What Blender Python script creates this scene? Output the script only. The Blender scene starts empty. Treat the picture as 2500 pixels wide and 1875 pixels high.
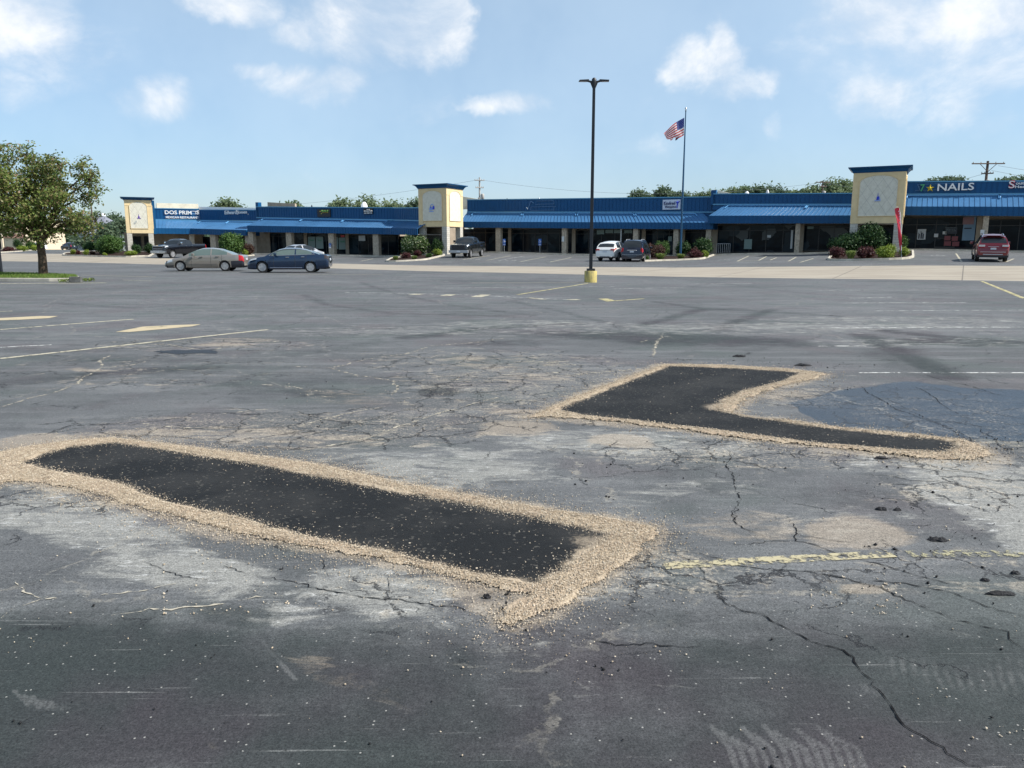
import bpy, bmesh, math, random
import numpy as np
from mathutils import Vector, Matrix
rnd = random.Random(7)
R = np.random.RandomState(11)
SC = bpy.context.scene
COL = SC.collection
# ---------------------------------------------------------------- camera model (photo pixels 2500x1875)
F = 1888.0; PIT = math.radians(10.0); H = 1.5
cp, sp = math.cos(PIT), math.sin(PIT)
def ray(x, y):
    u = (x-1250)/F; v = (937.5-y)/F
    return (u, cp+v*sp, -sp+v*cp)
def gp(x, y, z=0.0):
    r = ray(x, y); t = (z-H)/r[2]
    return (r[0]*t, r[1]*t)
def PY(x, y, Y):
    r = ray(x, y); t = Y/r[1]
    return (r[0]*t, Y, H+r[2]*t)
def zrow(Y, y):
    v = (937.5-y)/F
    return H + Y*(v*cp-sp)/(cp+v*sp)
def topx(X, Y, Z=0.0):
    d = Y*cp-(Z-H)*sp; u = Y*sp+(Z-H)*cp
    return 1250+F*X/d, 937.5-F*u/d
# ---------------------------------------------------------------- terrain
TB = np.array([  # px col, lane near edge, lane far edge, z there, facade distance, z there
 (-3000,140,152,.8,175,1.1),(-600,112,124,.8,150,1.1),(0,88,99,.78,120,1.06),(150,82.5,93.5,.77,112,1.05),(300,75,86,.55,103.5,.98),(380,71,82,.42,104.5,.85),(468,69,80,.36,106.5,.74),
 (604,63.5,74.5,.22,101,.65),(815,57.4,68.5,.13,95,.53),(917,54,65,.12,91,.42),(1022,51,62,.11,87,.6),(1093,49.6,60.6,.12,87,.8),
 (1215,47.7,58.8,.13,92,.92),(1375,45,56,.15,88.5,.71),(1645,40.9,51.9,.2,81.6,.56),(1800,39.7,50.7,.26,78.5,.84),(1950,38.7,49.6,.32,75.5,.87),
 (2230,37.2,48.2,.42,70,1.28),(2490,35.6,46.6,.43,65.5,1.08),(3100,31,42,.43,56,1.0),(5500,24,34,.4,44,1.0)], float)
def trow(px):
    return [np.interp(px, TB[:,0], TB[:,i]) for i in range(1,6)]
def gz(X, Y):
    if Y < 12: return 0.0
    px = 1250+F*X/(Y*.985)
    y1,y2,z2,yf,zf = trow(px)
    if Y <= y1: return 0.0
    if Y <= y2: return float(z2*(Y-y1)/(y2-y1))
    if Y <= yf: return float(z2+(zf-z2)*(Y-y2)/(yf-y2))
    return float(zf)
def gh(x, y):            # photo pixel -> point on the terrain
    r = ray(x, y); t = 1.0
    while t < 400:
        X, Y, Z = r[0]*t, r[1]*t, H+r[2]*t
        if Z <= gz(X, Y): break
        t += .15
    return Vector((X, Y, gz(X, Y)))
# ---------------------------------------------------------------- object helpers
def tag(o, label=None, cat=None, group=None, kind=None):
    if label: o['label'] = label
    if cat: o['category'] = cat
    if group: o['group'] = group
    if kind: o['kind'] = kind
    return o
def empty(name, loc, rz=0, label=None, cat=None, group=None):
    o = bpy.data.objects.new(name, None); COL.objects.link(o)
    o.location = loc; o.rotation_euler = (0,0,rz); o.empty_display_size = .1
    return tag(o, label, cat, group)
def link(name, me, mat=None, parent=None):
    o = bpy.data.objects.new(name, me); COL.objects.link(o)
    if mat is not None:
        for m in (mat if isinstance(mat, (list,tuple)) else [mat]): me.materials.append(m)
    if parent: o.parent = parent
    return o
def mesh_np(name, V, Fc, mat=None, parent=None, smooth=False, mi=None):
    V = np.asarray(V, np.float32).reshape(-1,3); Fc = np.asarray(Fc, np.int32); k = Fc.shape[1]; n = Fc.shape[0]
    me = bpy.data.meshes.new(name)
    me.vertices.add(len(V)); me.vertices.foreach_set('co', V.ravel())
    me.loops.add(n*k); me.loops.foreach_set('vertex_index', Fc.ravel())
    me.polygons.add(n); me.polygons.foreach_set('loop_start', np.arange(0,n*k,k,dtype=np.int32))
    try: me.polygons.foreach_set('loop_total', np.full(n,k,np.int32))
    except Exception: pass
    me.update(calc_edges=True)
    if smooth: me.polygons.foreach_set('use_smooth', np.ones(n,bool))
    o = link(name, me, mat, parent)
    if mi is not None: me.polygons.foreach_set('material_index', np.asarray(mi,np.int32))
    return o
class MB:
    """collects shapes into one mesh"""
    def __init__(s): s.v=[]; s.f=[]; s.m=[]
    def add(s, vs, fs, m=0):
        b=len(s.v); s.v += [tuple(v) for v in vs]
        s.f += [tuple(b+i for i in f) for f in fs]; s.m += [m]*len(fs); return s
    def box(s, x0,x1,y0,y1,z0,z1, m=0, M=None):
        vs=[Vector(p) for p in ((x0,y0,z0),(x1,y0,z0),(x1,y1,z0),(x0,y1,z0),(x0,y0,z1),(x1,y0,z1),(x1,y1,z1),(x0,y1,z1))]
        if M is not None: vs=[M@v for v in vs]
        return s.add(vs,[(3,2,1,0),(4,5,6,7),(0,1,5,4),(1,2,6,5),(2,3,7,6),(3,0,4,7)],m)
    def prism(s, poly, z0, z1, m=0):      # poly: ccw xy points ; z0,z1 numbers or lists
        n=len(poly); a=z0 if isinstance(z0,(list,tuple)) else [z0]*n; b=z1 if isinstance(z1,(list,tuple)) else [z1]*n
        vs=[(p[0],p[1],a[i]) for i,p in enumerate(poly)]+[(p[0],p[1],b[i]) for i,p in enumerate(poly)]
        return s.add(vs,[tuple(range(n-1,-1,-1)),tuple(range(n,2*n))]+[(i,(i+1)%n,n+(i+1)%n,n+i) for i in range(n)],m)
    def tube(s, pts, rad, n=8, m=0, cap=True):
        pts=[Vector(p) for p in pts]; rr = rad if isinstance(rad,(list,tuple)) else [rad]*len(pts)
        rings=[]; ref=None
        for i,p in enumerate(pts):
            d=(pts[min(i+1,len(pts)-1)]-pts[max(i-1,0)]).normalized()
            if ref is None: ref = Vector((1,0,0)) if abs(d.x)<.8 else Vector((0,1,0))
            a=(ref-d*ref.dot(d)).normalized(); ref=a; b=d.cross(a)
            rings.append([p+(a*math.cos(2*math.pi*k/n)+b*math.sin(2*math.pi*k/n))*rr[i] for k in range(n)])
        vs=[v for r_ in rings for v in r_]; fs=[]
        for i in range(len(pts)-1):
            for k in range(n): fs.append((i*n+k,i*n+(k+1)%n,(i+1)*n+(k+1)%n,(i+1)*n+k))
        if cap: fs.append(tuple(range(n-1,-1,-1))); fs.append(tuple((len(pts)-1)*n+k for k in range(n)))
        return s.add(vs,fs,m)
    def lathe(s, prof, n=24, m=0, M=None):   # prof: (r,z)
        vs=[]; fs=[]
        for r_,z in prof:
            for k in range(n):
                v=Vector((r_*math.cos(2*math.pi*k/n), r_*math.sin(2*math.pi*k/n), z)); vs.append(M@v if M is not None else v)
        for i in range(len(prof)-1):
            for k in range(n): fs.append((i*n+k,i*n+(k+1)%n,(i+1)*n+(k+1)%n,(i+1)*n+k))
        fs.append(tuple(range(n-1,-1,-1))); fs.append(tuple((len(prof)-1)*n+k for k in range(n)))
        return s.add(vs,fs,m)
    def build(s, name, mat=None, parent=None, smooth=None, bevel=0):
        me=bpy.data.meshes.new(name); me.from_pydata(s.v,[],s.f); me.update()
        o=link(name,me,mat,parent)
        if any(s.m): me.polygons.foreach_set('material_index', np.array(s.m,np.int32))
        bm=bmesh.new(); bm.from_mesh(me)
        if bevel:
            es=[e for e in bm.edges if len(e.link_faces)==2 and e.calc_face_angle(0)>.6]
            bmesh.ops.bevel(bm, geom=es, offset=bevel, segments=2, affect='EDGES', profile=.6)
        bmesh.ops.recalc_face_normals(bm, faces=bm.faces); bm.to_mesh(me); bm.free()
        if smooth is not None:
            me.polygons.foreach_set('use_smooth', np.ones(len(me.polygons),bool)); me.set_sharp_from_angle(angle=math.radians(smooth))
        return o
def copy_tree(o, parent=None):
    c=o.copy(); COL.objects.link(c); c.parent=parent if parent else None
    for ch in [k for k in bpy.data.objects if k.parent==o]: copy_tree(ch,c)
    return c
# ---------------------------------------------------------------- value noise (numpy)
def _h(i,j,s):
    n=(i.astype(np.int64)*374761393+j.astype(np.int64)*668265263+s*1274126177)&0x7fffffff
    n=((n^(n>>13))*1274126177)&0x7fffffff
    return ((n^(n>>16))&0xffff)/65535.0
def vn(x,y,s=0):
    xi=np.floor(x); yi=np.floor(y); fx=x-xi; fy=y-yi; fx=fx*fx*(3-2*fx); fy=fy*fy*(3-2*fy)
    xi=xi.astype(np.int64); yi=yi.astype(np.int64)
    return (_h(xi,yi,s)*(1-fx)+_h(xi+1,yi,s)*fx)*(1-fy)+(_h(xi,yi+1,s)*(1-fx)+_h(xi+1,yi+1,s)*fx)*fy
def fbm(x,y,s=0,o=4):
    r=0;a=.5
    for k in range(o): r=r+a*vn(x*2**k,y*2**k,s+k); a*=.5
    return r/(1-.5**o)
def inpoly(px,py,poly):
    c=np.zeros(px.shape,bool); n=len(poly)
    for i in range(n):
        x0,y0=poly[i]; x1,y1=poly[(i+1)%n]
        if y0==y1: continue
        k=((y0>py)!=(y1>py))&(px<(x1-x0)*(py-y0)/(y1-y0)+x0); c^=k
    return c
def dpoly(px,py,pts,closed=True):
    d=np.full(px.shape,1e9); n=len(pts)
    for i in range(n if closed else n-1):
        x0,y0=pts[i]; x1,y1=pts[(i+1)%n]; dx=x1-x0; dy=y1-y0; l=dx*dx+dy*dy+1e-12
        t=np.clip(((px-x0)*dx+(py-y0)*dy)/l,0,1)
        d=np.minimum(d,np.hypot(px-x0-t*dx,py-y0-t*dy))
    return d
# ---------------------------------------------------------------- materials
def newmat(name):
    m=bpy.data.materials.new(name); m.use_nodes=True; nt=m.node_tree
    return m, nt, nt.nodes['Principled BSDF']
class NT:
    def __init__(s,nt): s.nt=nt
    def n(s,t,**k):
        x=s.nt.nodes.new(t)
        for a,b in k.items(): setattr(x,a,b)
        return x
    def l(s,a,b): s.nt.links.new(a,b)
    def val(s,v):
        return v
    def inp(s,node,i,v):
        if v is None: return
        if hasattr(v,'is_linked'): s.l(v,node.inputs[i])
        else: node.inputs[i].default_value=v
    def math(s,op,a,b=None,c=None,clamp=False):
        x=s.n('ShaderNodeMath',operation=op); x.use_clamp=clamp
        s.inp(x,0,a); s.inp(x,1,b); s.inp(x,2,c); return x.outputs[0]
    def mix(s,f,a,b):
        x=s.n('ShaderNodeMix',data_type='RGBA'); s.inp(x,0,f)
        for i,v in ((6,a),(7,b)):
            if isinstance(v,(tuple,list)) and len(v)==3: v=(*v,1)
            s.inp(x,i,v)
        return x.outputs[2]
    def noise(s,vec,scale,detail=4,rough=.5,dist=0,dim='3D'):
        x=s.n('ShaderNodeTexNoise',noise_dimensions=dim); s.inp(x,'Vector',vec); x.inputs['Scale'].default_value=scale
        x.inputs['Detail'].default_value=detail; x.inputs['Roughness'].default_value=rough; x.inputs['Distortion'].default_value=dist
        return x.outputs[0]
    def ramp(s,f,stops,interp='LINEAR'):
        x=s.n('ShaderNodeValToRGB'); s.l(f,x.inputs[0]); e=x.color_ramp.elements; x.color_ramp.interpolation=interp
        while len(e)<len(stops): e.new(.5)
        for i,(p,c) in enumerate(stops):
            e[i].position=p; e[i].color=(*c,1) if isinstance(c,(tuple,list)) else (c,c,c,1)
        return x.outputs[0]
    def step(s,f,a,b):      # smooth 0..1 between a and b
        x=s.n('ShaderNodeMapRange',interpolation_type='SMOOTHSTEP'); s.inp(x,0,f); x.inputs[1].default_value=a; x.inputs[2].default_value=b
        return x.outputs[0]
    def attr(s,name):
        x=s.n('ShaderNodeAttribute',attribute_name=name); return x.outputs['Fac']
    def pos(s): return s.n('ShaderNodeNewGeometry').outputs['Position']
    def obj(s): return s.n('ShaderNodeTexCoord').outputs['Object']
    def bump(s,h,strength,dist=.01):
        x=s.n('ShaderNodeBump'); s.l(h,x.inputs['Height']); x.inputs['Strength'].default_value=strength; x.inputs['Distance'].default_value=dist
        return x.outputs[0]
    def scale(s,vec,v):
        x=s.n('ShaderNodeMapping'); s.l(vec,x.inputs[0]); x.inputs['Scale'].default_value=v; return x.outputs[0]
def simple(name,c,rough=.5,metal=0,spec=.5,var=0,vs=3,coat=0,emit=None,bump=0,bs=40):
    m,nt,b=newmat(name); N=NT(nt)
    b.inputs['Roughness'].default_value=rough; b.inputs['Metallic'].default_value=metal; b.inputs['Specular IOR Level'].default_value=spec
    b.inputs['Coat Weight'].default_value=coat; b.inputs['Coat Roughness'].default_value=.05
    if var:
        f=N.noise(N.obj(),vs,5,.6)
        f=N.step(f,.3,.7)
        lo=tuple(x*(1-var) for x in c); hi=tuple(min(1,x*(1+var)) for x in c)
        N.l(N.mix(f,lo,hi),b.inputs['Base Color'])
    else: b.inputs['Base Color'].default_value=(*c,1)
    if bump: N.l(N.bump(N.noise(N.obj(),bs,4,.6),bump,.02),b.inputs['Normal'])
    if emit: b.inputs['Emission Color'].default_value=(*c,1); b.inputs['Emission Strength'].default_value=emit
    m.diffuse_color=(*c,1)
    return m
BLUE=simple('blue_metal_sunlit',(.058,.170,.335),.34,0,.5,.10,.6,bump=.04,bs=2)  # canopy paint lightened in its colour for sun and sky sheen on top
BLUED=simple('blue_metal_shaded',(.003,.075,.20),.45,0,.3,.06,1)  # same paint as the canopies, darkened in its colour for the shaded fascia
CAP=simple('cap_metal',(.55,.6,.62),.4,.3)
WHITE=simple('white_paint',(.8,.8,.8),.5)
BEIGE=simple('aggregate_panel',(.42,.36,.28),.9,0,.2,.25,6,bump=.3,bs=30)
BEIGEW=simple('beige_wall',(.36,.30,.23),.9,0,.2,.12,2)
CREAM=simple('stucco_yellow',(.76,.60,.35),.9,0,.2,.06,2,bump=.1)
STONE_C=(.62,.58,.50)
DARKF=simple('dark_frame',(.02,.018,.017),.4)
SOFF=simple('soffit',(.30,.28,.25),.8)
ROOFW=simple('roof_membrane',(.75,.72,.66),.7,0,.3,.1,.5)
BLOCK=simple('painted_block',(.72,.66,.52),.85,0,.2,.15,.8)
CONC=simple('curb_concrete',(.50,.46,.38),.9,0,.2,.2,1.5,bump=.2)
WALKM=simple('walk_concrete',(.40,.37,.32),.9,0,.2,.18,.7)
MULCH=simple('mulch',(.035,.022,.018),1,0,.1,.5,12,bump=.8,bs=30)
GALV=simple('galvanised',(.45,.46,.47),.45,.6)
SIGNB=simple('sign_blue',(.02,.12,.45),.4)
BLACK=simple('black_metal',(.012,.014,.018),.45)
PLUM=simple('pole_blue',(.02,.08,.16),.35,.2)
RED=simple('red_fabric',(.62,.03,.06),.6)
WOODP=simple('pole_wood',(.13,.095,.075),.9,0,.2,.3,3)
GREYW=simple('weathered_pole',(.42,.40,.37),.85,0,.2,.2,3)
# glass of the shopfronts: dark tinted, with soft uneven interior shapes
def shopglass():
    m,nt,b=newmat('tinted_glass'); N=NT(nt)
    p=N.pos(); f=N.noise(N.scale(p,(.7,.7,1.3)),1.0,3,.6)
    sp_=N.n('ShaderNodeSeparateXYZ'); N.l(p,sp_.inputs[0]); cb=N.n('ShaderNodeCombineXYZ'); N.l(N.math('MULTIPLY',sp_.outputs[0],.9),cb.inputs[0]); N.l(N.math('MULTIPLY',sp_.outputs[2],.9),cb.inputs[1])
    v=N.n('ShaderNodeTexVoronoi',voronoi_dimensions='2D',distance='CHEBYCHEV'); N.l(cb.outputs[0],v.inputs['Vector']); v.inputs['Scale'].default_value=1.1
    vs=N.n('ShaderNodeSeparateColor'); N.l(v.outputs['Color'],vs.inputs[0])
    c=N.mix(N.step(f,.42,.62),(.002,.005,.010),(.006,.014,.022))
    c=N.mix(N.math('MULTIPLY',N.step(vs.outputs[0],.62,1.0),.8),c,(.034,.050,.062))
    c=N.mix(N.math('MULTIPLY',N.step(vs.outputs[1],.93,.97),.8),c,(.11,.12,.12))
    N.l(c,b.inputs['Base Color']); b.inputs['Roughness'].default_value=.06; b.inputs['Specular IOR Level'].default_value=.10
    N.l(N.bump(N.noise(p,.8,1),.05,.05),b.inputs['Normal'])
    return m
GLASS=shopglass()
# ================================================================ GROUND
V_ = 2500/2212.0
def asphalt():
    m,nt,b=newmat('weathered_asphalt'); N=NT(nt); p=N.pos()
    big=N.noise(p,.16,5,.6); mid=N.noise(p,1.7,6,.62); mid2=N.noise(p,7,5,.65); fine=N.noise(p,120,3,.8); med=N.noise(p,38,4,.75)
    streak=N.noise(N.scale(p,(.22,1.6,1)),1.4,7,.72)
    dn=N.noise(N.scale(p,(1.4,3.0,1)),1.9,9,.72,.9)
    c=N.mix(N.step(big,.38,.62),(.082,.085,.086),(.112,.115,.117))
    c=N.mix(N.math('MULTIPLY',N.step(streak,.47,.66),.6),c,(.165,.168,.168))
    c=N.mix(N.math('MULTIPLY',N.step(streak,.44,.34),.45),c,(.060,.062,.066))
    c=N.mix(N.math('MULTIPLY',N.step(mid,.48,.34),.5),c,(.055,.058,.060))
    col=N.noise(p,.55,4,.6)
    c=N.mix(N.math('MULTIPLY',N.step(col,.52,.64),.40),c,(.098,.082,.086))
    c=N.mix(N.math('MULTIPLY',N.step(col,.47,.35),.35),c,(.066,.086,.076))
    dk=N.attr('m_dark'); pl=N.attr('m_pale'); tn=N.attr('m_tan'); ck=N.attr('m_crack'); wt=N.attr('m_wet')
    wn=N.math('ADD',N.math('MULTIPLY',mid,.6),N.math('MULTIPLY',mid2,.4))
    d1=N.step(N.math('ADD',dk,N.math('MULTIPLY',N.math('SUBTRACT',wn,.5),2.0)),.05,.95)
    dcol=N.mix(N.step(col,.42,.58),(.020,.026,.025),(.029,.025,.029))
    c=N.mix(N.math('MULTIPLY',d1,.84),c,dcol)
    w1=N.step(N.math('ADD',wt,N.math('MULTIPLY',N.math('SUBTRACT',wn,.5),1.1)),.44,.55)
    # thin light scuffs in several directions
    for rot,sc_,th,am in ((35,(1.2,34,1),.655,.30),(-28,(1.6,46,1),.665,.26),(4,(.8,26,1),.66,.34)):
        mp=N.n('ShaderNodeMapping'); N.l(p,mp.inputs[0]); mp.inputs['Rotation'].default_value=(0,0,math.radians(rot)); mp.inputs['Scale'].default_value=sc_
        k=N.noise(mp.outputs[0],1.0,4,.6); c=N.mix(N.math('MULTIPLY',N.step(k,th,th+.05),am),c,(.27,.27,.26))
    # pale dust, plus the glare painted in at the far right
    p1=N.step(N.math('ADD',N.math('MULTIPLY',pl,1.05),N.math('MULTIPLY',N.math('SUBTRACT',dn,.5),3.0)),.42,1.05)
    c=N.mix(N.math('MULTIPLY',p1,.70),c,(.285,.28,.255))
    smear=N.noise(N.scale(p,(3.4,12,1)),1.5,8,.78,.6)
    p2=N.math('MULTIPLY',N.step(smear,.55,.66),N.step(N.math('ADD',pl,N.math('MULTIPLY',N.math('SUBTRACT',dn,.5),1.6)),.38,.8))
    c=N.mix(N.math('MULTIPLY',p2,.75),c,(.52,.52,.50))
    dk2=N.math('MULTIPLY',N.step(smear,.45,.36),N.step(pl,.2,.6)); c=N.mix(N.math('MULTIPLY',dk2,.55),c,(.085,.088,.09))
    t1=N.step(N.math('ADD',N.math('MULTIPLY',tn,1.05),N.math('MULTIPLY',N.math('SUBTRACT',dn,.5),1.7)),.36,.80)
    c=N.mix(N.math('MULTIPLY',t1,.5),c,(.34,.28,.21))
    c=N.mix(N.math('MULTIPLY',w1,.88),c,(.022,.031,.044))
    td=N.attr('m_tread'); c=N.mix(N.math('MULTIPLY',N.step(N.math('ADD',td,N.math('MULTIPLY',N.math('SUBTRACT',N.noise(p,14,5,.7),.5),1.2)),.25,.85),.26),c,(.19,.19,.185))
    # sandy speckle in broken areas
    sp1=N.math('MULTIPLY',N.step(med,.52,.60),N.step(N.math('ADD',ck,N.math('MULTIPLY',N.math('SUBTRACT',dn,.5),2.2)),.42,.85))
    c=N.mix(N.math('MULTIPLY',sp1,.62),c,(.36,.31,.24))
    # crack webs
    warp=N.n('ShaderNodeVectorMath',operation='ADD'); nz=N.n('ShaderNodeTexNoise'); N.l(p,nz.inputs['Vector']); nz.inputs['Scale'].default_value=2.3; nz.inputs['Detail'].default_value=7; nz.inputs['Roughness'].default_value=.68
    sc=N.n('ShaderNodeVectorMath',operation='SCALE'); N.l(nz.outputs[1],sc.inputs[0]); sc.inputs['Scale'].default_value=.6
    N.l(p,warp.inputs[0]); N.l(sc.outputs[0],warp.inputs[1]); wp=warp.outputs[0]
    def web(scale,w,gate,seedoff,amount,colr,c):
        mp=N.n('ShaderNodeMapping'); N.l(wp,mp.inputs[0]); mp.inputs['Location'].default_value=(seedoff,seedoff*.7,0)
        v=N.n('ShaderNodeTexVoronoi',feature='DISTANCE_TO_EDGE',voronoi_dimensions='2D'); N.l(mp.outputs[0],v.inputs['Vector']); v.inputs['Scale'].default_value=scale
        k=N.step(v.outputs[0],w,w*.25)
        k=N.math('MULTIPLY',k,gate)
        return N.mix(N.math('MULTIPLY',k,amount),c,colr), k
    g1=N.step(N.math('ADD',ck,N.math('MULTIPLY',N.math('SUBTRACT',mid,.5),1.4)),.18,.45)
    c,kk=web(2.6,.10,N.math('MULTIPLY',N.math('MULTIPLY',g1,N.math('SUBTRACT',1.0,w1)),N.step(dn,.47,.58)),5.3,.5,(.33,.29,.23),c)
    c,k1=web(1.9,.029,N.math('MULTIPLY',g1,N.step(mid2,.36,.44)),0,.8,(.010,.010,.012),c)
    c,k2=web(4.2,.045,N.math('MULTIPLY',g1,N.step(mid2,.49,.56)),7.7,.75,(.012,.012,.014),c)
    g3=N.step(big,.40,.54)
    c,k3=web(.36,.009,N.math('MULTIPLY',g3,N.step(mid2,.45,.55)),2.1,.6,(.27,.25,.21),c)
    c,k4=web(.62,.007,N.step(mid,.48,.58),9.1,.8,(.014,.014,.016),c)
    # grain
    fg=N.n('ShaderNodeMapRange'); N.l(fine,fg.inputs[0]); fg.inputs[1].default_value=.30; fg.inputs[2].default_value=.70; fg.inputs[3].default_value=.45; fg.inputs[4].default_value=1.62
    mg=N.n('ShaderNodeMapRange'); N.l(med,mg.inputs[0]); mg.inputs[1].default_value=.3; mg.inputs[2].default_value=.7; mg.inputs[3].default_value=.70; mg.inputs[4].default_value=1.34
    gr=N.math('MULTIPLY',fg.outputs[0],mg.outputs[0])
    mm=N.n('ShaderNodeMix',data_type='RGBA',blend_type='MULTIPLY'); mm.inputs[0].default_value=1; N.l(c,mm.inputs[6]); N.l(gr,mm.inputs[7]); c=mm.outputs[2]
    v=N.n('ShaderNodeTexVoronoi',voronoi_dimensions='2D'); N.l(p,v.inputs['Vector']); v.inputs['Scale'].default_value=70
    sx=N.n('ShaderNodeSeparateColor'); N.l(v.outputs['Color'],sx.inputs[0])
    dot=N.math('MULTIPLY',N.step(v.outputs['Distance'],.30,.15),N.math('GREATER_THAN',sx.outputs[0],.988))
    c=N.mix(N.math('MULTIPLY',dot,.8),c,(.38,.37,.34))
    dot2=N.math('MULTIPLY',N.step(v.outputs['Distance'],.34,.15),N.math('LESS_THAN',sx.outputs[0],.04))
    c=N.mix(N.math('MULTIPLY',dot2,.7),c,(.02,.02,.02))
    N.l(c,b.inputs['Base Color'])
    r=N.math('SUBTRACT',N.math('ADD',.62,N.math('MULTIPLY',med,.3)),N.math('MULTIPLY',w1,.46))
    N.l(r,b.inputs['Roughness']); b.inputs['Specular IOR Level'].default_value=.30
    h=N.math('SUBTRACT',N.math('ADD',N.math('MULTIPLY',fine,.6),N.math('MULTIPLY',med,.5)),N.math('MULTIPLY',N.math('ADD',k1,k4),2.0))
    N.l(N.bump(h,.6,.008),b.inputs['Normal'])
    return m
ASPH=asphalt()
def lane_mat():
    m,nt,b=newmat('lane_concrete'); N=NT(nt); p=N.pos()
    f=N.noise(N.scale(p,(.25,1,1)),.9,6,.65); g=N.noise(p,25,4,.7)
    c=N.mix(N.step(f,.35,.65),(.30,.26,.205),(.37,.325,.26)); c=N.mix(N.math('MULTIPLY',N.step(g,.45,.7),.35),c,(.26,.23,.19))
    mp=N.n('ShaderNodeMapping'); N.l(p,mp.inputs[0]); mp.inputs['Rotation'].default_value=(0,0,math.radians(30))
    br=N.n('ShaderNodeTexBrick',offset=0); N.l(mp.outputs[0],br.inputs[0]); br.inputs['Scale'].default_value=1; br.inputs['Brick Width'].default_value=5.5; br.inputs['Row Height'].default_value=5.2; br.inputs['Mortar Size'].default_value=.03
    c=N.mix(N.math('MULTIPLY',br.outputs['Fac'],.7),c,(.10,.09,.08))
    tr=N.noise(N.scale(p,(.06,.6,1)),1.2,4,.6,.6); c=N.mix(N.math('MULTIPLY',N.step(tr,.60,.68),.45),c,(.14,.13,.12))
    N.l(c,b.inputs['Base Color']); b.inputs['Roughness'].default_value=.85; b.inputs['Specular IOR Level'].default_value=.25
    N.l(N.bump(g,.3,.005),b.inputs['Normal']); return m
LANE=lane_mat()
def field_mat():
    m,nt,b=newmat('far_ground'); N=NT(nt); p=N.pos()
    f=N.noise(p,.05,5,.6); c=N.mix(N.step(f,.4,.6),(.07,.10,.03),(.14,.13,.09)); N.l(c,b.inputs['Base Color']); b.inputs['Roughness'].default_value=1; return m
FIELD=field_mat()
def gridfaces(r,c):
    a=np.arange(r*c).reshape(r,c)
    return np.stack([a[:-1,:-1],a[:-1,1:],a[1:,1:],a[1:,:-1]],-1).reshape(-1,4)
# masks ------------------------------------------------------------
def ell(px,py,L):
    r=np.zeros(px.shape)
    for e in L:
        cx,cy,rx,ry,v=e[:5]; a=math.radians(e[5]) if len(e)>5 else 0
        dx=(px-cx*V_); dy=(py-cy*V_); X=dx*math.cos(a)+dy*math.sin(a); Y=-dx*math.sin(a)+dy*math.cos(a)
        q=(X/(rx*V_))**2+(Y/(ry*V_))**2
        r=np.maximum(r,v*np.clip(1.25-q*.75,0,1))
    return r
PALE=[(150,1135,190,62,.95,8),(400,1225,240,55,.95,6),(860,1275,240,62,.85,8),(960,1330,120,55,.7),(700,1335,120,45,.62,10),(330,1180,240,46,.8,12),
 (950,1010,240,48,.85,4),(760,985,160,25,.6),(1300,960,240,36,.8),(1560,975,90,24,.7),(1830,1000,55,14,1.0),(2120,1065,200,80,1.15,14),(2190,1120,100,120,1.05),(1950,1010,240,40,.55),  # strongest pair at far right paints bright glare over a whitish stain
 (1350,1290,120,42,.7),(1400,1265,90,30,.6),(1500,1060,160,30,.4),(1330,1090,90,24,.5),(1800,1135,240,40,.5),(1200,715,900,13,.5),(1700,705,500,9,.65),(2000,740,300,14,.5),(1150,700,260,8,.6),(1900,690,350,8,.55),
 (320,1060,300,40,.5),(60,1060,120,60,.6),(1290,880,150,25,.35),(950,840,120,14,.45),(2120,700,200,14,.5),(600,760,260,20,.3),(1330,1430,250,40,.28,10),(1950,1320,220,60,.25,10)]
TAN=[(1330,955,75,17,1.0),(1120,930,100,16,.8),(1830,1160,115,34,.95,6),(1600,1150,170,34,.5),(100,960,150,26,.9),(420,942,330,20,.62),(640,955,250,22,.5),(1150,812,110,10,.6),(1060,790,90,9,.5),
 (480,745,70,5,.8),(1870,1285,60,14,.9),(2130,1000,60,24,.7),(1010,775,60,6,.6),(750,860,160,18,.4),(1700,850,90,16,.6),(520,735,90,6,.5),(500,1140,160,24,.6,8),(330,1095,130,22,.6,10),(160,1040,160,14,.7,5),
 (800,1460,130,30,.42,8),(1090,1300,60,40,.7),(1250,905,260,12,.7,3),(200,830,180,8,.35,-8),(190,800,60,5,.6),(1140,790,200,30,.38)]
DARK=[(300,1450,460,130,1.0,5),(800,1500,600,140,.8),(1500,1480,700,150,.72),(2000,1500,400,160,.8),(100,1600,500,150,1.1),(1200,1640,900,150,.95),(2100,1620,500,120,.9),(560,1330,140,40,.7,8),
 (1450,732,330,13,.8,2),(950,842,50,17,.8),(620,842,120,14,.5),(2000,738,90,9,.9),(2130,745,100,7,.8),(1980,780,120,30,.5,20),(2050,860,160,60,.35),(1100,742,120,8,.5),(150,770,200,16,.3),
 (1500,1050,200,40,.3),(1800,1080,150,40,.3),(700,820,220,16,.35),(380,600,0.1,.1,0)]
CRK=[(600,930,520,40,.75),(1130,830,330,60,.7),(950,900,260,36,.7),(1700,985,480,38,.75),(2030,895,260,60,.62),(200,1090,260,40,.6),(1480,1255,260,55,.7),(2060,1060,220,60,.6),(300,800,330,60,.3),(1750,860,120,26,.8),
 (450,745,260,14,.6),(1050,780,300,24,.6),(2150,940,120,40,.6),(1200,900,180,20,.6),(2000,1250,300,70,.4),(900,1290,250,50,.45)]
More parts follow.
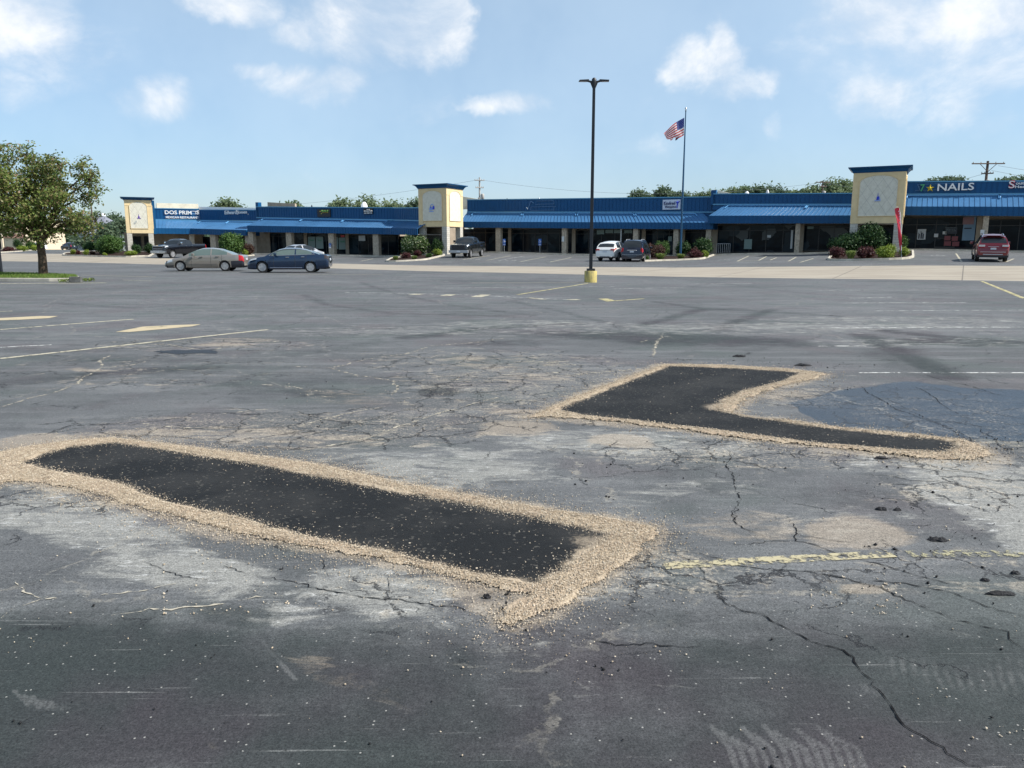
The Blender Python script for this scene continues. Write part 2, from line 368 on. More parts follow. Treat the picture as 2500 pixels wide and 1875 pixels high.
STROKES=[ # photo pixel polyline, width m, strength -> dark tyre tracks
 ([(0,935),(226,915),(508,898)],.5,.55),([(565,938),(847,966)],.35,.5),([(1000,824),(1080,818),(1159,804),(1270,796),(1400,791)],.5,.7),
 ([(1566,794),(1719,754)],.35,.6),([(1736,808),(1883,756)],.35,.6),([(1589,735),(1719,754),(1900,762),(2070,774)],.3,.5),([(2109,819),(2200,860),(2323,921)],.45,.8),
 ([(2165,808),(2300,822),(2500,836)],.45,.8),([(880,690),(960,716),(1100,745),(1300,770)],.3,.4),([(130,740),(320,752),(480,745)],.4,.4),([(745,720),(800,745),(960,765),(1250,772)],.3,.45),
 ([(1250,735),(1400,768),(1560,805)],.3,.4),([(700,870),(900,840),(1080,820)],.4,.35),([(1690,700),(1740,690),(2000,720),(2400,735)],.3,.35),([(0,1010),(200,985),(500,950),(800,925)],.5,.3)]
def masks(o,px,py,X,Y):
    wx=(fbm(X*.9,Y*.9,5)-.5)*1.0; wy=(fbm(X*.9+9,Y*.9,8)-.5)*1.0
    s=1888/np.maximum(Y,2); qx=px+wx*s*.5; qy=py+wy*s*.5*np.clip(1.5/Y,0,1)
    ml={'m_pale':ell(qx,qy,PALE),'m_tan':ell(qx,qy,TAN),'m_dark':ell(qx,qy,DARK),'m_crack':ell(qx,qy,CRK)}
    for pts,w,v in STROKES:
        P=[gp(*q) for q in pts]; d=dpoly(X+wx*.15,Y+wy*.15,P,False); ml['m_dark']=np.maximum(ml['m_dark'],v*np.clip(1.3-d/w*1.3,0,1))
    # tread marks left by a heavy tyre in the dusty foreground
    TR=[]
    for i in range(13):
        x=1640+i*46; TR.append(([(x,722-2*(i%3)),(x+8,790),(x+40,850+(i%4)*16)],.013))
    for i in range(13):
        x=1010+i*46; TR.append(([(x-150,1010+((i*7)%5)*14),(x-70,1110),(x-40,1194)],.011))
    for i in range(9):
        x=1560+i*30; TR.append(([(x-60,830+i*9),(x,900+i*6),(x+20,960)],.008))
    nE=len(TR)
    for i in range(9):
        x=1090+i*17; TR.append(([(x,600+i*20),(x+55,655+i*20)],.009))
    for i in range(10):
        x=60+i*40; TR.append(([(x,860+i*12),(x+70,930+i*8)],.007))
    trd=np.zeros(px.shape)
    near=(Y<6)
    xs,ys=X[near],Y[near]
    acc=np.zeros(xs.shape)
    for j,(pts,w) in enumerate(TR):
        off=(1250,1200) if j<nE else (0,1200)
        P=[gp(off[0]+a/1.77,off[1]+b/1.77) for a,b in pts]; d=dpoly(xs,ys,P,False)
        acc=np.maximum(acc,.5*np.clip(1.5-d/w,0,1))
    trd[near]=acc*np.clip(fbm(xs*3,ys*3,77)*2.6-.7,0,1.3)
    ml['m_tread']=np.clip(trd*1.7,0,1)
    wet=[(1933,983),(2001,966),(2097,944),(2239,930),(2380,945),(2560,950),(2560,1080),(2323,1071),(2170,1050),(2041,1040),(1956,1008)]
    ins=inpoly(qx,qy,wet); dw=dpoly(qx,qy*2.2,[(a,b*2.2) for a,b in wet]); ml['m_wet']=np.where(ins,np.clip(.5+dw/40,0,1),np.clip(.5-dw/40,0,1))
    # sand dust hugging the gravel borders
    for G,k in ((G1,.08),(G2,.15)):
        P=[gp(*q) for q in G]; d=dpoly(X,Y,P); ml['m_tan']=np.maximum(ml['m_tan'],.75*np.exp(-d/k)); ml['m_pale']=np.maximum(ml['m_pale'],.45*np.exp(-d/(k*3)))
    for k,a in ml.items():
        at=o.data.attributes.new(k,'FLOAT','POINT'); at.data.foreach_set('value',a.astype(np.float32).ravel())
def v2(L): return [(a*V_,b*V_) for a,b in L]
I1=v2([(55,1002),(90,985),(150,968),(250,958),(305,966),(420,985),(560,1006),(700,1035),(860,1066),(1000,1092),(1150,1122),(1230,1140),(1300,1152),(1290,1170),(1230,1205),(1195,1235),(1150,1258),(1040,1237),(940,1214),(850,1190),(700,1163),(600,1140),(530,1118),(440,1100),(360,1082),(320,1068),(270,1045),(160,1024)])
G1=v2([(-40,985),(40,968),(150,952),(245,945),(330,955),(430,967),(560,984),(700,1004),(860,1040),(980,1062),(1060,1076),(1200,1100),(1330,1120),(1425,1138),(1437,1152),(1400,1195),(1340,1235),(1280,1275),(1210,1325),(1150,1350),(1110,1362),(1070,1350),(1075,1322),(1105,1300),(1130,1290),(1050,1272),(900,1235),(760,1203),(640,1183),(500,1157),(380,1125),(250,1090),(180,1066),(60,1042),(-40,1050)])
I2=v2([(1210,886),(1300,850),(1380,818),(1450,792),(1560,796),(1640,800),(1725,806),(1690,822),(1600,845),(1560,862),(1535,885),(1600,900),(1680,912),(1760,924),(1900,940),(2050,955),(2062,965),(2035,975),(1950,972),(1750,955),(1560,930),(1400,911),(1270,898)])
G2=v2([(1165,888),(1240,856),(1350,815),(1430,787),(1560,789),(1700,797),(1790,808),(1765,820),(1690,836),(1630,858),(1598,878),(1590,895),(1640,903),(1700,907),(1840,926),(1960,936),(2080,950),(2135,968),(2150,985),(2090,1000),(1960,990),(1800,970),(1600,950),(1450,928),(1250,906),(1130,902)])
# the lot, lane and front apron share one set of columns
tt=np.concatenate([np.linspace(-5,-.82,14),np.linspace(-.78,.78,560),np.linspace(.82,5,14)]); pxc=1250+F*tt/.985
Y1,Y2,Z2,YF,ZF=[np.interp(pxc,TB[:,0],TB[:,i]) for i in range(1,6)]
n=460; w=(np.arange(n)/(n-1))[:,None]; YY=1.25*(Y1[None]/1.25)**w; XX=tt[None]*YY
P3=np.stack([XX,YY,np.zeros_like(XX)],-1)
# tiny real undulation keeps highlights uneven
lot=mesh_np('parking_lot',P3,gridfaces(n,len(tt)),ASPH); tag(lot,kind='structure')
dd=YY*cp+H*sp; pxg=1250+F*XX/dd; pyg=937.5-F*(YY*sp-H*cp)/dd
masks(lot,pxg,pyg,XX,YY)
def strip(name,Ya,Yb,Za,Zb,rows,mat,kind='structure'):
    w=np.linspace(0,1,rows)[:,None]; Y=Ya+(Yb-Ya)*w; Z=Za+(Zb-Za)*w; X=tt[None]*Y
    o=mesh_np(name,np.stack([X,Y,Z],-1),gridfaces(rows,len(tt)),mat); tag(o,kind=kind); return o
strip('concrete_lane',Y1,Y2,0*Z2,Z2,12,LANE)
strip('apron_pavement',Y2,YF,Z2,ZF,12,ASPH)
strip('back_lot',YF,YF+45,ZF,ZF,4,ASPH)
strip('field',YF+45,YF*0+2500,ZF,ZF*0+2,6,FIELD)
g=MB(); g.add([(-3000,-3000,-.012),(3000,-3000,-.012),(3000,3000,-.012),(-3000,3000,-.012)],[(0,1,2,3)]); tag(g.build('ground',ASPH),kind='structure')
# ------------------------------------------------ fresh patches and their gravel borders
def patch_mat():
    m,nt,b=newmat('fresh_asphalt'); N=NT(nt); p=N.pos()
    a=N.noise(p,1.5,5,.6); f=N.noise(p,160,3,.75); v=N.n('ShaderNodeTexVoronoi'); N.l(p,v.inputs['Vector']); v.inputs['Scale'].default_value=75
    sx=N.n('ShaderNodeSeparateColor'); N.l(v.outputs['Color'],sx.inputs[0])
    c=N.mix(N.step(f,.35,.75),(.003,.0035,.004),(.016,.017,.018)); c=N.mix(N.math('MULTIPLY',N.step(a,.42,.62),.55),c,(.034,.033,.031))
    c=N.mix(N.math('MULTIPLY',N.math('GREATER_THAN',sx.outputs[0],.965),.5),c,(.14,.13,.11))
    du=N.attr('m_dust'); c=N.mix(N.step(N.math('ADD',du,N.math('MULTIPLY',N.math('SUBTRACT',N.noise(p,40,4,.7),.5),1.2)),.35,1.0),c,(.30,.245,.18))
    N.l(c,b.inputs['Base Color']); b.inputs['Roughness'].default_value=.8; b.inputs['Specular IOR Level'].default_value=.3
    N.l(N.bump(N.math('ADD',f,sx.outputs[1]),.9,.008),b.inputs['Normal']); return m
def gravel_mat():
    m,nt,b=newmat('crushed_limestone'); N=NT(nt); p=N.pos()
    v=N.n('ShaderNodeTexVoronoi'); N.l(p,v.inputs['Vector']); v.inputs['Scale'].default_value=85
    sx=N.n('ShaderNodeSeparateColor'); N.l(v.outputs['Color'],sx.inputs[0]); a=N.noise(p,3,5,.6)
    c=N.mix(sx.outputs[0],(.33,.26,.18),(.50,.41,.30)); c=N.mix(N.math('MULTIPLY',N.step(a,.45,.65),.4),c,(.41,.30,.215))
    c=N.mix(N.math('MULTIPLY',N.step(v.outputs['Distance'],.5,.85),.4),c,(.20,.16,.12))
    N.l(c,b.inputs['Base Color']); b.inputs['Roughness'].default_value=.95; b.inputs['Specular IOR Level'].default_value=.2
    h=N.math('SUBTRACT',1.0,v.outputs['Distance']); N.l(N.bump(h,.8,.006),b.inputs['Normal']); return m
PATCH=patch_mat(); GRAV=gravel_mat()
STONE=[simple('pebble_tan',(.42,.34,.245),.9,0,.3,.3,30),simple('pebble_pale',(.56,.48,.37),.9,0,.3,.2,30),simple('pebble_dark',(.30,.24,.18),.9,0,.3,.3,30)]
CRUMB=simple('asphalt_crumb',(.014,.014,.015),.8,0,.3)
def cells(poly,cell,fn):
    P=np.array([gp(*q) for q in poly]); x0,y0=P.min(0)-.2; x1,y1=P.max(0)+.2
    nx=int((x1-x0)/cell); ny=int((y1-y0)/cell); X,Y=np.meshgrid(np.linspace(x0,x1,nx),np.linspace(y0,y1,ny))
    return X,Y,[tuple(q) for q in P]
def submesh(name,X,Y,Z,keep,mat):
    r,c=X.shape; k=keep[:-1,:-1]&keep[1:,:-1]&keep[:-1,1:]&keep[1:,1:]
    F4=gridfaces(r,c).reshape(r-1,c-1,4)[k]; used=np.unique(F4); mp=np.full(r*c,-1,np.int64); mp[used]=np.arange(len(used))
    V=np.stack([X,Y,Z],-1).reshape(-1,3)[used]; return mesh_np(name,V,mp[F4],mat,smooth=True), used
def pebbles(name,xy,z,size,mat,par=None,mi=None):
    n=len(xy); base=np.array([(1,0,0),(0,1,0),(-1,0,0),(0,-1,0),(0,0,1),(0,0,-1)],float)
    a=R.rand(n)*6.28; sc=size[:,None]*(.6+.8*R.rand(n,3))*np.array([1,1,.75]); v=base[None]*sc[:,None,:]+(R.rand(n,6,3)-.5)*size[:,None,None]*.45
    ca,sa=np.cos(a)[:,None],np.sin(a)[:,None]; x=v[...,0]*ca-v[...,1]*sa; y=v[...,0]*sa+v[...,1]*ca
    V=np.stack([x+xy[:,0:1],y+xy[:,1:2],v[...,2]+(z+size*.3)[:,None]],-1)
    f=np.array([(0,1,4),(1,2,4),(2,3,4),(3,0,4),(1,0,5),(2,1,5),(3,2,5),(0,3,5)]); Fc=(np.arange(n)[:,None,None]*6+f[None]).reshape(-1,3)
    return mesh_np(name,V,Fc,mat,par,mi=None if mi is None else np.repeat(mi,8))
SH=.025
def patchwork(I,G,cell,dens,ps,hgt,seed):
    X,Y,GP=cells(G,cell,None); IP=[gp(*q) for q in I]
    wx=(fbm(X*9,Y*9,seed)-.5)*.09+(fbm(X*1.7,Y*1.7,seed+9)-.5)*.03; wy=(fbm(X*9+7,Y*9,seed+3)-.5)*.09
    dI=dpoly(X+wx,Y+wy,IP); iI=inpoly(X+wx,Y+wy,IP); dG=dpoly(X+wx,Y+wy,GP); iG=inpoly(X+wx,Y+wy,GP)
    sI=np.where(iI,-dI,dI)-SH; sG=np.where(iG,dG,-dG)-SH
    pm,u=submesh('fresh_patch',X,Y,np.full_like(X,.005)+(fbm(X*60,Y*60,3)-.5)*.004,sI<.06,PATCH); tag(pm,kind='structure')
    at=pm.data.attributes.new('m_dust','FLOAT','POINT'); at.data.foreach_set('value',np.clip(np.exp(sI/.045)*.72+.7*np.exp(-((X-DUST[seed][0])**2+(Y-DUST[seed][1])**2)/DUST[seed][2]),0,1).ravel()[u].astype(np.float32))
    e=np.minimum(np.maximum(sI,0),np.maximum(sG,0)); Z=.0025+np.clip(e*.35,0,hgt)*(.5+fbm(X*5,Y*5,seed+5))+(fbm(X*55,Y*55,seed+6)-.5)*.006*np.clip(e*30,0,1)
    gm,u=submesh('gravel_border',X,Y,Z,(sI>-.005)&(sG>0),GRAV)
    tag(gm,kind='structure')
    P=np.array(GP); x0,y0=P.min(0)-.4; x1,y1=P.max(0)+.4; area=(x1-x0)*(y1-y0); nn=int(area*dens)
    x=x0+R.rand(nn)*(x1-x0); y=y0+R.rand(nn)*(y1-y0)
    dI=dpoly(x,y,IP); iI=inpoly(x,y,IP); dG=dpoly(x,y,GP); iG=inpoly(x,y,GP); sI=np.where(iI,-dI,dI)-SH; sG=np.where(iG,dG,-dG)-SH
    pr=np.where((sI>0)&(sG>0),1,np.where(sI<=0,.9*np.exp(sI/.028)+.004,.45*np.exp(sG/.09)+.4*np.exp(sG/.025)))
    k=R.rand(nn)<pr; x,y,sI,sG=x[k],y[k],sI[k],sG[k]; e=np.minimum(np.maximum(sI,0),np.maximum(sG,0))
    z=.005+np.clip(e*.35,0,hgt)*(.5+fbm(x*5,y*5,seed+5)); s=ps*(.35+1.5*R.rand(len(x))**2.6)
    st=pebbles('gravel',np.stack([x,y],1),z,s,STONE,mi=R.choice([0,0,1,1,2],len(x))); tag(st,kind='stuff',label='loose crushed limestone along a patch edge',cat='gravel')
DUST={1:(*gp(1262*V_,1168*V_),.012),2:(*gp(1640*V_,815*V_),.05)}
patchwork(I1,G1,.012,36000,.0026,.010,1)
DUST[20]=(*gp(1545*V_,880*V_),.03)
patchwork(I2,G2,.02,11000,.0036,.012,20)
# dark crumbs and pale stones lying about
def scatter(name,boxes,size,mat,label,mi=None):
    pts=[];ss=[]
    for (x0,x1,y0,y1,n_) in boxes:
        cc=[(rnd.uniform(x0,x1),rnd.uniform(y0,y1),rnd.uniform(.02,.22)) for _ in range(max(3,n_//14))]
        for _ in range(n_):
            if rnd.random()<.3: X_,Y_=rnd.uniform(x0,x1),rnd.uniform(y0,y1)
            else:
                a,b,r_=rnd.choice(cc); X_=min(max(a+rnd.gauss(0,r_)*(x1-x0)*.6,x0),x1); Y_=min(max(b+rnd.gauss(0,r_)*(y1-y0)*.5,y0),y1)
            q=gp(X_,Y_); pts.append(q); ss.append(size*(.22+rnd.random()**4*1.5))
    o=pebbles(name,np.array(pts),np.zeros(len(pts))+.003,np.array(ss),mat,mi=None if mi is None else R.choice(mi,len(pts))); tag(o,label,'gravel',kind='stuff')
scatter('asphalt_crumbs',[(2100,2500,1180,1480,200),(1250,2500,1500,1875,60),(0,1250,1400,1875,40),(600,1250,1290,1420,50),(1640,2100,870,905,240),(1800,2200,880,960,160),(1700,2300,1060,1200,120),(2380,2500,1070,1120,130),(1250,1900,1050,1300,90),(700,1300,930,1060,160),(600,760,1285,1320,60),(1200,1400,1450,1500,90)],.0055,CRUMB,'small black crumbs of broken asphalt scattered on the lot')
scatter('loose_stones',[(1250,2500,1380,1875,90),(0,1250,1400,1875,60),(1700,2500,1150,1400,170),(1980,2200,1400,1500,240),(400,1300,1300,1500,240),(600,1500,880,1050,300),(1250,1700,1300,1600,260),(1400,2200,1040,1130,110),(1440,1560,690,705,60)],.0038,STONE,'small pale stones scattered over the lot',mi=[0,1,1])
LUMP=simple('asphalt_lump',(.02,.02,.022),.75,0,.3,.4,30,bump=.6)
def lump(x,y,w,h,zt,label):
    w*=.68; h*=.68; zt*=.8; q=gp(x,y); me=MB(); n_=14; a0=rnd.random()
    prof=[(0.0,1),(.5,.95),(.8,.6),(1,0)]
    vs=[];fs=[]
    for j,(r_,z_) in enumerate(prof[1:]):
        for k in range(n_):
            a=2*math.pi*k/n_; f=.75+.45*rnd.random(); vs.append((math.cos(a)*r_*w*f,math.sin(a)*r_*h*f,z_*zt*(.6+.7*rnd.random())))
    c=len(vs); vs.append((0,0,zt))
    for j in range(2):
        for k in range(n_): fs.append((j*n_+k,(j+1)*n_+k,(j+1)*n_+(k+1)%n_,j*n_+(k+1)%n_))
    for k in range(n_): fs.append((c,k,(k+1)%n_))
    me.add(vs,fs); o=me.build('asphalt_chunk',LUMP); o.location=(q[0],q[1],.002); tag(o,label,'rubble','broken lumps of asphalt')
    return o
for a in [(2290,1320,.075,.035,.02,'flat black asphalt chunk above the faded yellow line'),(2447,1452,.10,.025,.02,'long thin black asphalt chunk at the right edge'),(2405,1418,.035,.02,.015,'round black asphalt chunk left of the long thin one'),
          (2478,1401,.035,.018,.015,'oval black asphalt chunk farthest right beside the yellow line'),(2152,1245,.05,.03,.02,'leftmost black asphalt chunk of the pair below the white glare stain'),(2190,1246,.035,.02,.015,'right black asphalt chunk of the pair below the white glare stain'),
          (1188,1460,.03,.018,.02,'black lump just below the gravel border of the long patch'),(1805,871,.14,.08,.03,'crumbled black lump behind the far patch'),(1960,893,.16,.08,.03,'black lump at the far patch right tip'),(2150,1120,.07,.04,.02,'black lump below the narrow end of the far patch')]: lump(*a)
# ------------------------------------------------ cracks
CRM=simple('crack_shadow',(.010,.010,.011),1,0,.1)
def sandcrack():
    m,nt,b=newmat('sand_filled_crack'); N=NT(nt); p=N.pos(); b.inputs['Base Color'].default_value=(.42,.38,.30,1); b.inputs['Roughness'].default_value=1
    N.l(N.step(N.noise(p,9,5,.75),.46,.56),b.inputs['Alpha']); return m
SANDC=sandcrack()
def crackmesh(lists,w,mat,name,seed=3,ref=6):
    rr=random.Random(seed); mb=MB()
    for pts in lists:
        P=[Vector((*gp(*q),0)) for q in pts]; Q=[]
        for a,b in zip(P,P[1:]):
            L=(b-a).length; k=max(2,int(L/.022)); nrm=Vector((-(b-a).y,(b-a).x,0)).normalized()
            for i in range(k):
                Q.append(a.lerp(b,i/k)+nrm*(rr.gauss(0,.0055)+.018*(math.sin(i*.19+a.x*7)+.6*math.sin(i*.47+a.y*5))*min(1,L)*math.sin(math.pi*i/k)))
        Q.append(P[-1]); vs=[]; n_=len(Q)
        for i,q in enumerate(Q):
            d=(Q[min(i+1,n_-1)]-Q[max(i-1,0)]).normalized(); nr=Vector((-d.y,d.x,0)); t=min(1,i/8,(n_-1-i)/8)
            ww=w*(.25+.75*t)*rr.uniform(.1,1.5)*max(1,q.y/ref)
            vs += [q-nr*ww*.5+Vector((0,0,.0035)), q+nr*ww*.5+Vector((0,0,.0035))]
        mb.add(vs,[(2*i,2*i+1,2*i+3,2*i+2) for i in range(n_-1)])
    return tag(mb.build(name,mat),kind='structure')
def off(L,ox,oy,s): return [[(ox+a/s,oy+b/s) for a,b in l] for l in L]
DK=off([[(870,440),(930,490),(1000,520),(1080,535),(1140,570),(1210,600),(1290,650),(1370,670),(1430,690),(1480,720),(1500,760),(1540,800),(1580,860),(1620,900),(1650,960),(1700,1015),(1780,1060),(1860,1110),(1920,1150),(1980,1180),(2040,1215)],
 [(430,360),(500,385),(640,400),(700,410),(780,430),(870,440)],[(600,250),(700,265),(720,275),(790,310),(830,350),(835,385)],[(700,265),(760,262),(850,280),(930,300),(1000,330),(1100,335),(1300,350),(1450,380),(1600,420),(1750,490),(1900,550),(2050,590),(2130,605),(2150,640),(2212,685)],
 [(1170,100),(1200,120),(1230,160),(1225,215),(1300,230),(1410,270),(1500,295),(1640,330),(1760,370),(1950,410),(2050,415)],[(1225,215),(1130,215),(1050,225),(950,235)],[(1225,190),(1330,205),(1500,225)],[(1410,270),(1410,300)],
 [(965,70),(950,100),(970,140),(1010,165),(1080,190),(1110,210)],[(190,600),(260,620),(330,635),(380,650),(450,670),(580,660),(700,668),(850,680)],[(1240,345),(1500,380),(1700,400),(1900,440),(2050,500),(2212,540)],[(545,310),(640,330),(720,330)],[(835,385),(930,405),(1050,400),(1150,400)]],1250,1200,1.77)
DK+=off([[(945,800),(940,840),(925,860),(955,900),(965,950),(985,1010),(970,1060),(965,1110)],[(945,800),(1000,780),(1100,790),(1250,800)],[(1510,520),(1540,550),(1600,580),(1660,620),(1780,660),(1880,700),(1960,745),(1990,770)],[(1740,520),(1800,550),(1860,600),(1930,640)],[(1560,640),(1700,650),(1850,665),(2000,690),(2130,700)],[(1330,570),(1500,600),(1650,610),(1790,630)],[(1790,470),(1850,490),(1990,520),(2110,560)]],1250,650,1.77)
DK+=off([[(625,305),(700,340),(780,365),(900,390)],[(1100,365),(1200,380),(1330,405),(1420,430),(1560,460),(1680,465),(1800,480),(1960,500),(2080,535),(2130,560)],[(1400,280),(1395,320),(1420,370)],[(1680,370),(1680,440)],[(960,320),(1100,365)]],0,1200,1.77)
DK+=off([[(1640,150),(1650,190),(1760,230),(1770,280),(1850,330),(1991,400)],[(0,300),(120,320),(250,340),(500,370),(700,390),(900,400),(1100,430),(1300,470),(1600,510),(1700,540),(1991,600)],[(720,530),(900,540),(1100,580),(1300,580),(1500,620),(1900,660)],[(1640,670),(1750,720),(1850,760),(1980,820)],[(940,420),(990,470),(1200,490),(1700,520)],[(1060,10),(1240,90),(1400,150),(1550,230),(1560,260)],[(60,320),(150,400),(330,410)],[(440,370),(480,400),(440,440)]],1900,1000,3.318)
crackmesh(DK,.0058,CRM,'pavement_cracks')
SD=off([[(0,550),(60,510),(180,465),(280,462),(450,445),(600,435),(700,410),(760,400)],[(480,540),(640,515),(850,500),(1000,480),(1080,460),(1230,450)],[(60,390),(110,430),(180,465)],[(180,465),(280,430),(400,380)]],0,1200,1.77)
SD+=off([[(0,610),(130,570),(240,545),(330,510),(360,480),(440,440),(560,430),(640,410)],[(440,440),(430,410),(480,385)],[(1100,510),(1250,520),(1400,545)],[(1430,440),(1600,400),(1750,380),(1850,350)],[(1430,440),(1530,470),(1700,495),(1720,530),(1690,560)],[(1700,495),(2000,490),(2150,500)],[(1380,560),(1450,570)],[(700,335),(850,360)],[(900,365),(1000,345),(1250,320)],[(1300,800),(1600,740),(1850,650),(2060,590),(2180,560)],[(950,640),(1150,620)],[(1200,430),(1430,440)],[(600,680),(800,700),(950,700)],[(1300,690),(1480,640),(1700,600)],[(1850,345),(2060,330),(2190,310)]],0,650,1.77)
SD+=off([[(610,390),(620,340),(650,300)],[(550,330),(585,320)],[(0,400),(300,430)],[(60,440),(250,470),(600,440)]],1250,650,1.77)
crackmesh(SD,.012,SANDC,'sand_filled_cracks',9,3.2)
POT=simple('pothole_tar',(.012,.012,.014),.5,0,.5,bump=.5)
mb=MB(); rr=random.Random(4); c0=Vector((*gp(465,859),0)); q=[(c0.x+math.cos(a)*.55*rr.uniform(.5,1.1),c0.y+math.sin(a)*.32*rr.uniform(.5,1.1)) for a in [i*.35 for i in range(18)]]
mb.add([(x,y,.004) for x,y in q],[tuple(range(18))]); tag(mb.build('pothole',POT),kind='structure')
# ------------------------------------------------ paint
def paint(name,c,wear,scale=6):
    m,nt,b=newmat(name); N=NT(nt); p=N.pos(); f=N.noise(p,scale,6,.75); g=N.noise(p,60,3,.7)
    b.inputs['Base Color'].default_value=(*c,1); b.inputs['Roughness'].default_value=.75
    a=N.step(N.math('ADD',N.math('MULTIPLY',f,.75),N.math('MULTIPLY',g,.25)),wear-.05,wear+.05); N.l(a,b.inputs['Alpha']); return m
YEL=paint('yellow_paint',(.50,.44,.22),.47); YELW=paint('cracked_yellow_paint',(.42,.37,.23),.50,13); YELF=paint('faded_yellow_paint',(.36,.33,.20),.535,20); CRM2=paint('cream_paint',(.46,.42,.31),.44); WHT=paint('worn_white_paint',(.55,.55,.52),.50); TANP=paint('tan_paint',(.46,.38,.24),.40,3)
def line(a,b,w,mat,up=.004):
    A=gh(*a); B=gh(*b); k=max(2,int((B-A).length/1.0)); d=(B-A).normalized(); nr=Vector((-d.y,d.x,0)).normalized(); vs=[]
    for i in range(k+1):
        q=A.lerp(B,i/k)
        for s in (-.5,.5):
            r_=q+nr*w*s; vs.append((r_.x,r_.y,gz(r_.x,r_.y)+up))
    mb=MB(); mb.add(vs,[(2*i,2*i+1,2*i+3,2*i+2) for i in range(k)]); return tag(mb.build('parking_line',mat),kind='structure')
for a,b,w,m in [((0,879),(653,805),.11,CRM2),((0,806),(326,780),.11,CRM2),((0,762),(30,760.5),.11,CRM2),((0,849),(126,844),.09,WHT),((0,693),(259,691),.3,CRM2),((842,714),(1127,720),.1,WHT),((1127,720),(1400,733),.1,WHT),
 ((1008,720),(1026,718),.35,CRM2),((1086,723),(1103,719),.35,CRM2),((1162,725.5),(1186,720),.35,CRM2),((1290,727),(1330,731),.2,CRM2),((1395,731),(1405,733),.35,CRM2),((1263,720),(1436,692),.12,YEL),((1152,691),(1436,690),.1,CRM2),((1065,703.7),(1222,702),.1,WHT),((1222,702),(1500,700),.08,WHT),
 ((700,671),(934,670),.15,CRM2),((930,684),(1100,687),.1,WHT),((1996,846.6),(2114,846.6),.08,WHT),((2007,801.4),(2500,800),.09,WHT),((2063,740),(2357,739),.1,WHT),((2075,728),(2188,726),.1,WHT),((1690,693.5),(1837,692),.16,WHT),((1481,737),(1572,730),.12,YEL),((1473,730),(1493,736),.3,YEL),
 ((2397,686.7),(2500,729),.14,YEL),((2097,912.7),(2500,912.7),.06,WHT),((1620,1386.5),(2176,1376),.085,YELW),((2215,1375),(2500,1370),.085,YELF),((200,672),(380,676),.12,CRM2),((300,684),(370,686),.1,CRM2),((2000,710),(2300,708),.08,WHT),((2100,760),(2500,758),.07,WHT),((1500,705),(1680,703),.1,WHT)]: line(a,b,w,m)
for poly in ([(281,811),(348,798),(427,794),(491,792),(470,797),(396,804),(316,811)],[(-20,778),(95,772),(142,772),(120,777),(47,781),(-20,783)]):
    mb=MB(); mb.add([(*gp(*q),.0045) for q in poly],[tuple(range(len(poly)))]); tag(mb.build('painted_wedge',TANP),kind='structure')
for a,b in [((1130,634.3),(1196,623.8)),((1187.5,636),(1247,624.6)),((1216.5,637),(1279.7,625)),((1270.5,639),(1333,627)),((1343,640),(1395,628.6)),((1800,638),(1828,625)),((1852.6,636),(1872.5,625.5)),((1881,635),(1896,629)),((1924.7,638),(1943.7,628)),((1953.6,640.7),(1986,631)),((2334,619),(2347.7,639.4)),((800.7,636),(817,632)),((880,638),(910,632)),((2455,640),(2475,632))]: line(a,b,.12,WHT if rnd.random()<.3 else CRM2)
line((1800,638),(1852,636.5),.2,CRM2)
def wheelchair_mark(x,y):
    c=gh(x,y); mb=MB(); u=Vector((.891,-.454,0)); v=Vector((.454,.891,0))
    def bar(a,b,w):
        A=c+u*a[0]+v*a[1]; B=c+u*b[0]+v*b[1]; d=(B-A).normalized(); n_=Vector((-d.y,d.x,0))*w/2
        mb.add([(q.x,q.y,gz(q.x,q.y)+.005) for q in (A-n_,A+n_,B+n_,B-n_)],[(0,1,2,3)])
    for i in range(10):
        a0=math.radians(150+i*27); a1=math.radians(150+(i+1)*27); bar((.4*math.cos(a0),.4*math.sin(a0)),(.4*math.cos(a1),.4*math.sin(a1)),.1)
    bar((0,.3),(0,.75),.14); bar((-.05,.9),(.1,.9),.16); bar((0,.35),(.4,.35),.12); bar((.4,.35),(.55,-.3),.12)
    tag(mb.build('wheelchair_symbol',WHT),kind='structure')
for q in ((1158,633.5),(1246,636),(1766,635),(2288,624)): wheelchair_mark(*q)
# ================================================================ BUILDINGS
def onl(x, y, P0, D):       # photo column x (at row y) -> plan point on the line P0 + t D
    r=ray(x,y); dx,dy=r[0],r[1]
    t=((-P0[0])*(-dy)-(-P0[1])*(-dx))/(D[0]*(-dy)-D[1]*(-dx))
    return Vector((P0[0]+t*D[0],P0[1]+t*D[1]))
def vec(a): return Vector((math.cos(math.radians(a)),-math.sin(math.radians(a))))
D27=vec(27)
def seam(mb,p0,p1,q0,q1,step,h,w,skip0=0,skip1=1):
    """standing seams from bottom edge p0-p1 to top edge q0-q1"""
    L=(Vector(p1)-Vector(p0)).length; k=max(1,int(L/step)); p0,p1,q0,q1=map(Vector,(p0,p1,q0,q1))
    u=(p1-p0).normalized(); nrm=u.cross((q0-p0)).normalized()
    if nrm.y>0: nrm=-nrm
    for i in range(k+1):
        t=(i+.5)/(k+1); a=p0.lerp(p1,t); b=q0.lerp(q1,t)
        vs=[a-u*w,a+u*w,b+u*w,b-u*w]; vs=vs+[v+nrm*h for v in vs]
        mb.add(vs,[(4,5,6,7),(0,1,5,4),(2,3,7,6),(1,2,6,5),(3,0,4,7)])
class Section: pass
